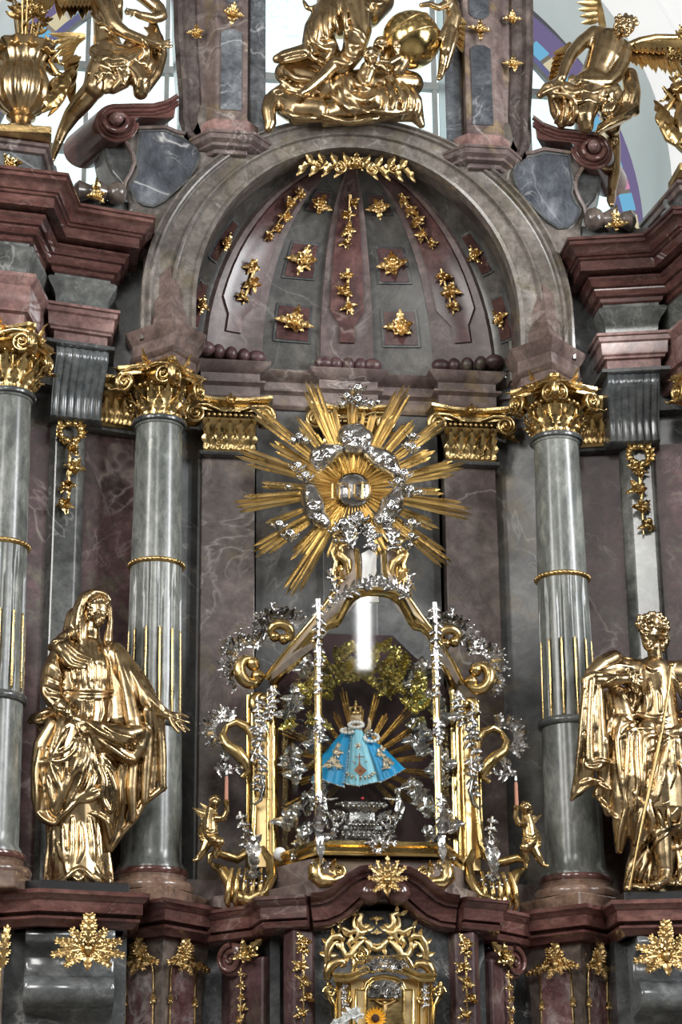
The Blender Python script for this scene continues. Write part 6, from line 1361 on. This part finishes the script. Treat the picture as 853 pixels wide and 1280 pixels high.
# ---- inside the shrine
gl = thing('shrine_glory', (0, .05, 4.4), 'gilt rays and silver foliage glory standing behind the doll inside the shrine', 'ornament')
rd = random.Random(8)
c0 = V((-.03, .03, 5.02)); 
for k in range(26):
    a = 2*pi*k/26+.1
    if sin(a) < -.85: continue
    b = MB()
    for m in (-1, 0, 1):
        aa = a+m*.045; L = (.44+.16*(k % 2))*(1-.06*abs(m))*(1.0 if abs(cos(a)) > .5 else .85)
        A = c0+V((cos(aa)*.14, .0, sin(aa)*.14)); B = c0+V((cos(aa)*L, -.03, sin(aa)*L)); d = (B-A).normalized(); sdv = d.cross(V((0,-1,0)))*.007
        b.loft([[A-sdv, A+V((0,-.008,0)), A+sdv, A+V((0,.005,0))], [B-sdv, B+V((0,-.008,0)), B+sdv, B+V((0,.005,0))]])
    b.build('ray_bundle', GOLD, gl, smooth=0)
b = MB()
for k in range(70):
    a = rd.uniform(.15, pi-.15); r_ = rd.uniform(.42, .62); p = V((cos(a)*r_*.78, rd.uniform(-.16, .02), 5.14+sin(a)*r_*1.05)); d = V((rd.uniform(-1,1), -.4, rd.uniform(-1,1)))
    b.leaf(p, d, (0,-1,0), .14, .08, .5*rd.choice((-1,1)), 4, .4, .006, .5)
    if k % 2: b.spiral(p, .04, 1.3, .012, n=6, steps=12)
b.build('green_gold_foliage', GOLDG, gl, smooth=60)
for s in (-1, 1):
    b = MB()
    for k in range(12): z = 4.45+k*.10; x = s*(.40+.10*sin(k*1.7)); frond(b, [V((x,-.08,z)), V((x+s*.04,-.12,z+.06)), V((x-s*.03,-.08,z+.12))], .016, 4, .11, .065, 0, rd)
    b.build('silver_side_foliage', SILVER, gl, smooth=60)
    S = SK(0, 0, 1, 0, 5); 
    S = SK(370, 860, 5.33, -.05, 4.6); X = (lambda x: x) if s < 0 else (lambda x: 870-x)
    S.ch = []; cherubhead(S, X(195), 690, .03, 26, .2, 3); S.m_((X(190),715,.02,22), (X(185),760,.02,34), (X(190),820,.02,36), (X(200),880,.02,26), (X(215),930,.03,16)).m_((X(180),740,.04,14), (X(230),745,.05,12), (X(280),735,.06,10)).m_((X(165),740,.0,16), (X(150),800,.02,14), (X(165),840,.04,12))
    for p in ([(X(170),740),(X(185),800),(X(205),860)], [(X(200),750),(X(205),800),(X(220),850)]): S.fold(p, 8, .6)
    S.build('silver_angel', SILVER, gl, .0055, 1)
# ================================================================ DRESSED DOLL
BLUE = plain('bright blue silk', (.0,.27,.55), .45, 0, .12, 30)
LBLUE = plain('pale blue silk', (.27,.62,.76), .45, 0, .08, 30)
WLACE = plain('white lace', (.80,.80,.78), .7)
SKIN = plain('painted wax skin', (.55,.40,.24), .4)
BRN = plain('copper brown applique', (.30,.12,.05), .5)
dl = thing('dressed_doll', (-.03, -.12, 4.66), 'small crowned child doll in a wide bright blue cloak over a pale blue robe', 'doll')
S = SK(370, 860, 5.33, -.10, 4.9)
def cloth(rows, mat, name, parent, th=.006, bulge=.02, fold=0.0, nf=4):
    """rows of (x, y, d) polylines from top to bottom in traced coordinates"""
    n = 25; g = []
    for r in rows:
        row = []
        for j in range(n):
            t = j/(n-1)*(len(r)-1); i = min(int(t), len(r)-2); f = t-i; a, b_ = r[i], r[i+1]
            row.append([a[c]*(1-f)+b_[c]*f for c in range(3)])
        g.append(row)
    G = []
    for k in range(len(g)-1):
        for m in range(6):
            f = m/6; G.append([[g[k][j][c]*(1-f)+g[k+1][j][c]*f for c in range(3)] for j in range(n)])
    G.append(g[-1]); N = len(G); top = []; bot = []
    for k, row in enumerate(G):
        for j, (x, y, d) in enumerate(row):
            u = j/(n-1); dd = d+bulge*sin(pi*u)+fold*(k/N)*sin(2*pi*nf*u)
            top.append(S.w(x, y, dd)); bot.append(S.w(x, y, dd-th))
    K = N*n; fs = []
    for k in range(N-1):
        for j in range(n-1):
            a = k*n+j; fs += [(a, a+1, a+n+1, a+n), (K+a, K+a+n, K+a+n+1, K+a+1)]
        fs += [(k*n, (k+1)*n, K+(k+1)*n, K+k*n), (k*n+n-1, K+k*n+n-1, K+(k+1)*n+n-1, (k+1)*n+n-1)]
    for j in range(n-1): fs += [(j, K+j, K+j+1, j+1), ((N-1)*n+j, (N-1)*n+j+1, K+(N-1)*n+j+1, K+(N-1)*n+j)]
    q = MB(); q.add(top+bot, fs); return q.build(name, mat, parent, smooth=60)
rows = [[(365,285,.06),(400,272,.09),(440,280,.09)], [(350,400,.08),(410,385,.13),(485,395,.09)], [(330,520,.09),(420,515,.15),(540,515,.09)], [(308,632,.10),(420,650,.17),(572,618,.10)]]
cloth(rows, LBLUE, 'robe', dl, bulge=.015, fold=.008, nf=5)
rowsL = [[(300,300,.0),(335,288,.05),(372,285,.06)], [(228,385,-.01),(290,390,.06),(352,395,.10)], [(150,478,-.02),(245,500,.06),(345,510,.115)], [(136,585,-.02),(215,625,.06),(322,660,.125)]]
cloak = cloth(rowsL, BLUE, 'cloak', dl, bulge=.02, fold=.006, nf=3)
rowsR = [[(435,285,.06),(470,295,.05),(512,345,.0)], [(485,395,.10),(540,390,.05),(590,400,.0)], [(520,480,.115),(590,470,.06),(655,465,-.01)], [(565,625,.125),(640,590,.06),(728,538,-.02)]]
cloth(rowsR, BLUE, 'cloak', dl, bulge=.02, fold=.006, nf=3)
q = MB()
def edge(pts, r=.0045, n=5): q.tube([S.w(*p) for p in pts], r, n=n)
for pts, N in (([(136,588,.0),(215,628,.08),(322,662,.14)], 16), ([(565,628,.14),(640,593,.08),(728,540,.0)], 14), ([(308,636,.115),(420,654,.19),(572,622,.115)], 18), ([(322,655,.14),(340,520,.13),(355,400,.12),(372,290,.08)], 18), ([(140,560,.0),(150,480,.0)], 4)):
    for k in range(N+1):
        t = k/N*(len(pts)-1); i = min(int(t), len(pts)-2); f = t-i; p = [pts[i][c]*(1-f)+pts[i+1][c]*f for c in range(3)]
        q.ball(S.w(*p), .0062, 6, 5)
q.build('beaded_hem', SILVER, cloak, smooth=180)
q = MB()
for x, y, d, R_ in ((270,430,.09,.046),(250,480,.10,.040),(215,515,.075,.040),(275,515,.11,.042),(285,385,.075,.028),(560,440,.09,.036),(600,480,.09,.038),(630,500,.075,.032),(600,525,.10,.034),(575,405,.065,.026)):
    rosette(q, S.w(x, y, d), R_, n=7)
q.tube([S.w(x, y, d) for x, y, d in ((285,370,.07),(268,430,.09),(255,490,.10),(240,520,.09))], .003, n=5); q.tube([S.w(x, y, d) for x, y, d in ((550,400,.07),(575,450,.09),(610,510,.095))], .003, n=5)
q.build('cloak_embroidery', SILVG, cloak, smooth=60)
q = MB()
for a in range(9):
    an_ = radians(200+a*17.5); x = 430+88*cos(an_); y = 548-45*sin(an_)
    q.leaf(S.w(x, y, .175-.0006*abs(x-430)), (cos(an_), -.2, sin(an_)), (0,-1,0), .03, .018, .3, 1)
    q.ball(S.w(x, y, .18-.0006*abs(x-430)), .006, 6, 5)
rosette(q, S.w(415, 385, .145), .026, n=8)
for x in (385, 470): q.ball(S.w(x, 490, .155), .007, 6, 5)
q.build('robe_embroidery', SILVG, dl, smooth=60)
q = MB(); ptsd = [(425,480),(435,515),(475,548),(432,588),(388,548),(415,515)]
q.loft([[S.w(x, y, .182) for x, y in ptsd], [S.w(x, y, .168) for x, y in ptsd]]); q.build('brown_emblem', BRN, dl, smooth=0)
q = MB(); q.tube([S.w(425, y, .176) for y in (435, 460, 490)], .0035, n=5); q.tube([S.w(x, 458, .176) for x in (392, 425, 458)], .0035, n=5); rosette(q, S.w(431, 548, .188), .012, n=5); q.build('cross', BRN, dl, smooth=60)
S0 = SK(370, 860, 5.33, -.10, 4.9)
S0.m_((402,235,.04,22), (402,215,.05,18)); face(S0, 402, 200, .06, 27, .05, .05, 0); S0.m_((390,280,.02,46), (400,360,.0,50), (410,480,.0,55), (415,590,.0,45))
curls(S0, [(378,215),(375,195),(380,178),(428,215),(430,195),(425,178)], 9, 3)
S0.m_((470,290,.07,20), (490,260,.10,13), (492,225,.11,11), (486,205,.11,8)).m_((345,300,.06,18), (330,285,.09,12))
S0.build('body', SKIN, dl, .0045, 1)
q = MB()
for c, n_ in (((402,245),14), ((345,285),10), ((505,330),12)):
    for k in range(n_):
        a = 2*pi*k/n_; rx, ry = (48, 18) if c[0] == 402 else ((42, 14) if c[0] == 345 else (46, 26))
        q.ball(S.w(c[0]+rx*cos(a), c[1]+ry*sin(a), .08+.03*(-sin(a) < 0)), .012, 7, 5)
q.build('lace_ruffle', WLACE, dl, smooth=180)
q = MB()
for c in ((487,300),(500,285),(475,320),(510,310)): q.ball(S.w(c[0], c[1], .11), .014, 8, 6)
q.build('orb_and_sleeve', SILVER, dl, smooth=180)
cr = MB(); c = S.w(400, 165, .06); cr.lathe([(.030, c.z-.018), (.034, c.z-.012), (.034, c.z-.002), (.030, c.z+.002)], (c.x, c.y, 0), 20)
for k in range(6):
    a = 2*pi*k/6+.3; A = V((c.x+.034*cos(a), c.y+.034*sin(a), c.z)); cr.tube([A, A+V((.010*cos(a), .010*sin(a), .028)), V((c.x, c.y, c.z+.05))], [.005,.006,.004], n=6); cr.ball(A+V((.008*cos(a), .008*sin(a), .03)), .007, 6, 5)
cr.ball((c.x, c.y, c.z+.056), .010, 8, 6); cr.box(c.x-.002, c.x+.002, c.y-.002, c.y+.002, c.z+.06, c.z+.085); cr.box(c.x-.008, c.x+.008, c.y-.002, c.y+.002, c.z+.070, c.z+.075)
cr.build('crown', GOLD, dl, smooth=60)
# silver pedestal of the doll
pd = thing('doll_pedestal', (-.03, -.12, 4.33), 'stepped chased silver pedestal under the blue doll', 'pedestal')
c = S.w(425, 980, 0); cx_, cy_ = c.x, -.14
def sq(k, d, z, ch=.25):
    k *= 1.3; d *= 1.15; z = z+(.03 if z > 4.6 else 0)
    return [(cx_+x*k, cy_+y*d, z) for x, y in ((-1,-.5),(-.8,-.9),(-.3,-1),(.3,-1),(.8,-.9),(1,-.5),(1,1),(-1,1))]
b = MB(); b.loft([sq(.20,.14,4.34), sq(.20,.14,4.37), sq(.17,.12,4.38), sq(.14,.11,4.42), sq(.155,.12,4.43), sq(.155,.12,4.45), sq(.11,.10,4.47), sq(.095,.09,4.52), (sq(.115,.10,4.53)), sq(.115,.10,4.55), sq(.08,.08,4.57), sq(.075,.08,4.61), sq(.11,.10,4.64), sq(.13,.11,4.655), sq(.13,.11,4.67)]); b.build('stepped_body', SILVD, pd, smooth=25)
rd = random.Random(5)
for z, hw, yy in ((4.395,.16,-.29),(4.485,.13,-.265),(4.55,.09,-.27),(4.665,.13,-.28)):
    b = MB()
    for k in range(9): x = cx_-hw+2*hw*k/8; b.leaf((x, yy, z), (rd.uniform(-.6,.6), -.3, 1), (0,-1,0), .045, .03, .4, 2, .4, .005, .5, 7); b.ball((x, yy-.012, z), .010, 6, 5)
    b.build('chased_band', SILVER, pd, smooth=60)
b = MB(); b.box(cx_-.11, cx_+.11, -.34, -.28, 4.315, 4.345); b.build('gold_step', GOLDP, pd, smooth=0, bevel=.004)
b = MB(); b.ball(S.w(445, 735, .20), .010, 10, 8); b.build('red_gem', plain('red gem', (.6,.01,.03), .1), pd, smooth=180)
for s in (-1, 1):
    b = MB(); c2 = V((cx_+s*.16, -.20, 4.60)); b.spiral(c2, .05, 1.3, .014, ax=(s,0,0), start=pi/2); frond(b, [c2+V((-s*.06,0,-.0)), c2+V((0,-.02,.03)), c2+V((s*.10,0,.01))], .010, 5, .06, .03, 0, rd); frond(b, [c2+V((0,0,-.02)), c2+V((s*.03,-.01,-.12)), c2+V((s*.02,0,-.22))], .010, 6, .06, .03, 0, rd)
    b.build('silver_scroll', SILVER, pd, smooth=60)
eg = MB(); c = P(350, 1059, -.18); eg.ball((c.x, c.y, 4.375), .042, 18, 12, (1,1,1.05)); eg.build('white_globe', plain('white ball', (.8,.82,.85), .4), label='small white ball inside the lower left corner of the glass shrine', cat='ball', smooth=180)

# ================================================================ TABERNACLE
tb = thing('tabernacle', (.02, -.8, 2.9), 'gilt tabernacle with arched door, crucifix relief and scrolled top, below the shrine', 'tabernacle')
T = SK(390, 1080, 4.739, -.80, 3.7)
def tw(x, y, d=0): return T.w(x, y, d)
def tp(pts, d): return [tw(x, y, d) for x, y in pts]
def slab(pts, d0, d1, mat, name, **k):
    b = MB(); b.loft([tp(pts, d0), tp(pts, d1)]); return b.build(name, mat, tb, **k)
slab([(140,1000),(140,680),(700,680),(700,1000)], -.12, -.01, GOLDP2, 'body', smooth=0, bevel=.006)
slab([(255,1000),(255,735),(305,735),(318,700),(355,668),(430,655),(505,668),(545,700),(558,735),(605,735),(605,1000)], -.02, .03, GOLDP2, 'door_surround', smooth=0, bevel=.006)
slab([(318,1000),(318,745),(335,710),(370,685),(430,675),(495,685),(530,710),(548,745),(548,1000)], .02, .036, GOLDD, 'door', smooth=0)
slab([(335,790),(335,745),(350,715),(385,695),(430,688),(480,695),(515,715),(530,745),(530,790)], .03, .045, SILVD, 'silver_lunette', smooth=0)
b = MB(); rd = random.Random(2)
for k in range(16): b.leaf(tw(345+rd.uniform(0,175), 715+rd.uniform(0,65), .05), (rd.uniform(-1,1), -.3, rd.uniform(-1,1)), (0,-1,0), .05, .028, .4, 2, .4, .005, .4, 7)
rosette(b, tw(430, 760, .05), .04, n=8); b.build('silver_relief', SILVER, tb, smooth=60)
b = MB(); b.tube(tp([(345,802),(430,802),(522,802)], .05), .008, n=6)
b.tube(tp([(375,808),(400,825),(432,838)], .055), [.006,.008,.011], n=6); b.tube(tp([(495,808),(465,825),(438,838)], .055), [.006,.008,.011], n=6); b.ball(tw(433, 822, .06), .013, 8, 6); b.tube(tp([(434,832),(435,860),(431,900),(433,945)], .06), [.014,.015,.011,.007], n=8); b.build('crucifix', GOLDR, tb, smooth=60)
b = MB()
for pth in ([(262,1000),(262,742),(308,742),(322,706),(358,674),(430,662),(503,674),(538,706),(553,742),(600,742),(600,1000)], [(322,1000),(322,748),(340,714),(372,690),(430,680),(490,690),(524,714),(543,748),(543,1000)]): b.tube(tp(pth, .035), .010, n=8)
b.build('door_moulding', GOLDP, tb, smooth=60)
b = MB(); b.box(-.7, .7, -1.4, -.62, 2.56, 2.62); b.build('base_shelf', MAROON, tb, smooth=0)
# entablature, scrolls and shell
b = MB(); b.loft([tp([(125,690),(125,655),(225,655),(262,640),(300,618),(360,600),(430,594),(500,600),(560,620),(600,640),(640,655),(735,655),(735,690),(640,690),(600,672),(555,650),(500,632),(430,625),(360,632),(305,650),(262,672),(225,690)], d) for d in (.0, .06)]); b.build('pediment', GOLDP, tb, smooth=0, bevel=.008)
b = MB()
for pth in ([(120,655),(225,655),(262,640),(300,618),(360,600),(430,594),(500,600),(560,620),(600,640),(640,655),(740,655)], [(130,690),(225,690),(262,672),(305,650),(360,632),(430,625),(500,632),(555,650),(600,672),(640,690),(730,690)], [(290,550),(360,556),(430,552),(500,550),(560,552)], [(300,566),(430,566),(550,566)]): b.tube(tp(pth, .065), .011, n=8)
b.spiral(tw(285, 548, .06), .05, 1.4, .017, ax=(-1,0,0), start=pi/2, sgn=1); b.tube(tp([(262,548),(250,580),(255,615),(240,640)], .05), [.014,.018,.018,.012], n=8); b.tube(tp([(560,552),(580,580),(600,620)], .05), [.012,.016,.012], n=8)
b.build('top_rail', GOLDP, tb, smooth=60)
b = MB(); b.tube(tp([(90,690),(95,640),(115,600),(150,580),(185,582),(192,600),(170,612)], .04), [.02,.03,.034,.03,.022,.016,.010], n=10); b.build('corner_scroll', GOLDD, tb, smooth=60); b = MB(); b.tube(tp([(715,690),(712,640),(690,605),(660,590),(625,592),(612,610),(625,625)], .04), [.02,.03,.034,.03,.022,.016,.010], n=10); b.build('corner_scroll', GOLDD, tb, smooth=60)
b = MB(); rd = random.Random(6)
for a in range(-75, 80, 15): b.leaf(tw(430, 628, .05), (sin(radians(a))*1.5, -.25, cos(radians(a))*.8), (0,-1,0), .10*(1+.5*abs(sin(radians(a)))), .04, .3, 3, .4, .006, .4)
b.ball(tw(430, 612, .07), .022, 10, 8); frond(b, tp([(420,622),(350,612),(290,640)], .06), .012, 6, .06, .03, 0, rd); frond(b, tp([(440,622),(510,606),(545,580)], .06), .012, 6, .06, .03, 0, rd); b.build('silver_shell', SILVER, tb, smooth=60)
for s in (-1, 1):
    X = lambda x: x if s < 0 else 860-x
    b = MB()
    for x in (150, 180, 225): b.tube(tp([(X(x),1000),(X(x),850),(X(x),700)], .005), .009, n=6)
    b.tube(tp([(X(100),700),(X(92),760),(X(110),800),(X(130),840),(X(140),1000)], .0), [.016,.02,.018,.014,.012], n=8); b.spiral(tw(X(215), 800, .02), .035, 1.3, .012, ax=(-s,0,0), start=pi/2); b.spiral(tw(X(108), 760, .01), .04, 1.3, .012, ax=(s,0,0), start=0)
    b.build('side_moulding', GOLDP, tb, smooth=60)
    b = MB()
    for y in (725, 760, 795, 830): rosette(b, tw(X(190), y, .03), .028, n=6)
    b.build('silver_flowers', SILVER, tb, smooth=60)
# gilt openwork crest on the dark slab above
oc = thing('openwork_crest', (0, -.65, 3.55), 'pierced gilt rococo crest of C scrolls on the dark marble above the tabernacle', 'ornament')
O = SK(390, 1080, 4.739, -.635, 3.75); b = MB(); AX = 383
for s in (-1, 1):
    X = lambda x: x if s < 0 else 2*AX-x
    def tr(pts, r): 
        n = len(pts); b.tube([O.w(X(x), y, .012+.02*sin(pi*i/(n-1))) for i, (x, y) in enumerate(pts)], [r*(.5+.5*sin(pi*(i+.3)/(n-.4))) for i in range(n)], n=8)
    tr([(85,600),(80,540),(95,470),(120,430),(160,425),(185,445),(178,465)], .022); tr([(95,590),(108,520),(130,470),(160,455)], .012)
    tr([(178,465),(175,500),(200,545),(235,540),(250,505),(285,470),(310,450)], .024); tr([(230,500),(215,470),(232,440),(228,425)], .012)
    tr([(310,450),(335,465),(345,495),(383,508)], .022); tr([(345,470),(383,480)], .010)
    tr([(160,400),(165,372),(190,385),(225,408),(255,395),(290,410),(322,402),(325,385)], .020); tr([(235,300),(262,290),(295,305),(280,335),(285,365),(310,385),(328,392)], .022)
    tr([(262,300),(245,335),(248,370),(270,395),(275,430),(255,450),(262,480)], .018); tr([(200,420),(235,430),(245,460),(225,480)], .012); tr([(345,325),(365,320),(383,330)], .012)
    for x, y, dx, dy in ((85,595,0,-1),(80,540,-1,.3),(95,470,-1,.6),(130,428,-.3,1),(165,375,-.5,1),(205,545,0,-1),(240,540,.3,-1),(235,300,-1,.6),(262,292,0,1),(300,372,1,.2),(325,390,1,.3),(340,500,-.2,-1),(190,390,.3,-1),(280,430,1,-.3),(150,470,.5,-1),(110,540,1,0)):
        b.leaf(O.w(X(x), y, .03), ((-dx if s > 0 else dx), -.2, dy), (0,-1,0), .055, .03, .3, 2, .3, .006, .4, 8)
for y in (325, 405): rosette(b, O.w(AX, y, .02), .035, n=4)
b.tube([O.w(AX, y, .02) for y in (330, 360)], .008, n=6); b.build('scrollwork', GOLDC, oc, smooth=60)
# flowers at the lower edge
SFp = V(tw(375, 915, .22)); sf = thing('sunflower', tuple(SFp+V((0,0,-.12))), 'yellow sunflower with dark centre in front of the tabernacle', 'flower')
YEL = plain('sunflower yellow', (.90,.42,.01), .6); BRD = plain('sunflower centre', (.05,.02,.01), .9); GRN = plain('leaf green', (.05,.12,.03), .6); WHT = plain('white petals', (.78,.80,.78), .7)
b = MB()
for k in range(18):
    a = 2*pi*k/18; b.leaf(SFp+V((.02*cos(a), 0, .02*sin(a))), (cos(a), -.15+.1*(k % 2), sin(a)), (0,-1,0), .050, .020, .25, 1, .2, .003, .05, 7)
b.build('petals', YEL, sf, smooth=60)
b = MB(); b.ball(SFp+V((0,-.012,0)), .024, 14, 8, (1,.5,1)); b.build('flower_centre', BRD, sf, smooth=180)
b = MB(); b.tube([SFp, SFp+V((0,.04,-.06)), SFp+V((0,.05,-.3)), SFp+V((0,.05,-.6))], .006, n=6); b.build('stem', GRN, sf, smooth=60)
rd = random.Random(12)
for i, (x, y) in enumerate(((235,880),(205,915),(262,892),(160,940))):
    c = tw(x, y, .20+.02*i); w_ = thing('white_flower', tuple(c), ('topmost white blossom left of the sunflower', 'white blossom below and left of the topmost one', 'white blossom nearest the sunflower', 'lowest white blossom at the left of the bouquet')[i], 'flower', 'white blossoms left of the sunflower')
    b = MB()
    for k in range(14): a = rd.uniform(0, 6.28); b.leaf(c, (cos(a), -rd.uniform(.1,1), sin(a)*.8), (0,-1,0), .05, .028, .3*rd.choice((-1,1)), 2, .3, .003, .3, 7)
    b.build('petals', WHT, w_, smooth=60); b = MB(); b.tube([c, c+V((.01,.03,-.2)), c+V((.03,.03,-.5))], .005, n=6); b.build('stem', GRN, w_, smooth=60)
# ================================================================ CAMERA, LIGHT
cd = bpy.data.cameras.new('camera'); cam = bpy.data.objects.new('camera', cd); COL.objects.link(cam)
cd.sensor_fit = 'HORIZONTAL'; cd.sensor_width = 36; cd.lens = 36*FPX/853; cd.clip_end = 100
cam.matrix_world = Matrix(((RT.x, UP.x, -FW.x, CX), (RT.y, UP.y, -FW.y, CY), (RT.z, UP.z, -FW.z, CZ), (0,0,0,1)))
SC.camera = cam
w = bpy.data.worlds.new('church interior'); SC.world = w; w.use_nodes = True; nt = w.node_tree
bg = nt.nodes['Background']; tc = nt.nodes.new('ShaderNodeTexCoord')
# dim stone nave with rows of bright windows, seen only in reflections and as soft light
mp = nt.nodes.new('ShaderNodeMapping'); nt.links.new(tc.outputs['Generated'], mp.inputs['Vector']); mp.inputs['Scale'].default_value = (5, 5, 2.4)
vo = nt.nodes.new('ShaderNodeTexVoronoi'); vo.inputs['Scale'].default_value = 1.0; vo.inputs['Randomness'].default_value = .55; nt.links.new(mp.outputs['Vector'], vo.inputs['Vector'])
r = ramp(nt, [(0, (1.0,1.0,1.02)), (.24, (.9,.92,.95)), (.30, (.20,.18,.15)), (.7, (.09,.078,.062))]); nt.links.new(vo.outputs['Distance'], r.inputs['Fac'])
sx = nt.nodes.new('ShaderNodeSeparateXYZ'); nt.links.new(tc.outputs['Generated'], sx.inputs[0])
r2 = ramp(nt, [(.0, (.03,.028,.026)), (.45, (.05,.046,.04)), (.56, (.25,.25,.25)), (.66, (1,1,1)), (.85, (.9,.9,.9)), (1, (.45,.45,.45))])
ma = nt.nodes.new('ShaderNodeMath'); ma.operation = 'MULTIPLY_ADD'; ma.inputs[1].default_value = .5; ma.inputs[2].default_value = .5
nt.links.new(sx.outputs['Z'], ma.inputs[0]); nt.links.new(ma.outputs[0], r2.inputs['Fac'])
mx = mix(nt, 1.0, r.outputs['Color'], r2.outputs['Color'], 'MULTIPLY')
mx2 = mix(nt, 1.0, mx, r2.outputs['Color'], 'ADD') if False else mx
nt.links.new(mx2, bg.inputs['Color']); bg.inputs['Strength'].default_value = 1.15
def area(name, loc, target, sx_, sz_, power, col=(1,1,1)):
    l = bpy.data.lights.new(name, 'AREA'); l.shape = 'RECTANGLE'; l.size = sx_; l.size_y = sz_; l.energy = power; l.color = col
    o = bpy.data.objects.new(name, l); COL.objects.link(o); o.location = loc
    d = V(target)-V(loc); o.rotation_euler = d.to_track_quat('-Z', 'Y').to_euler(); return o
# tall nave windows: daylight from both sides and the west front
area('nave_window_right', (7.5, -6, 9.5), (0, 0, 6.5), 1.6, 4.5, 620, (.96,.98,1))
area('nave_window_right', (8.5, -12, 9.5), (0, 0, 6.5), 1.6, 4.5, 520, (.96,.98,1))
area('nave_window_left', (-8, -6.5, 9.5), (0, 0, 6.5), 1.6, 4.5, 430, (1,.98,.95))
area('nave_window_left', (-8.5, -13, 9.5), (0, 0, 6.5), 1.6, 4.5, 420, (1,.98,.95))
area('west_window', (-3.5, -21, 13), (0, 0, 6.5), 2.5, 5, 700, (1,.99,.96))
area('glass_streak_lamp', (3.08, -22, 12.45), (0, 0, 6.5), .22, 1.5, 24, (1,1,1))  # added narrow lamp, shaped so its reflection streaks the shrine glass
SC.view_settings.view_transform = 'Standard'; SC.view_settings.look = 'None'; SC.view_settings.gamma = 1; SC.view_settings.use_curve_mapping = False
SC.view_settings.exposure = 0.25
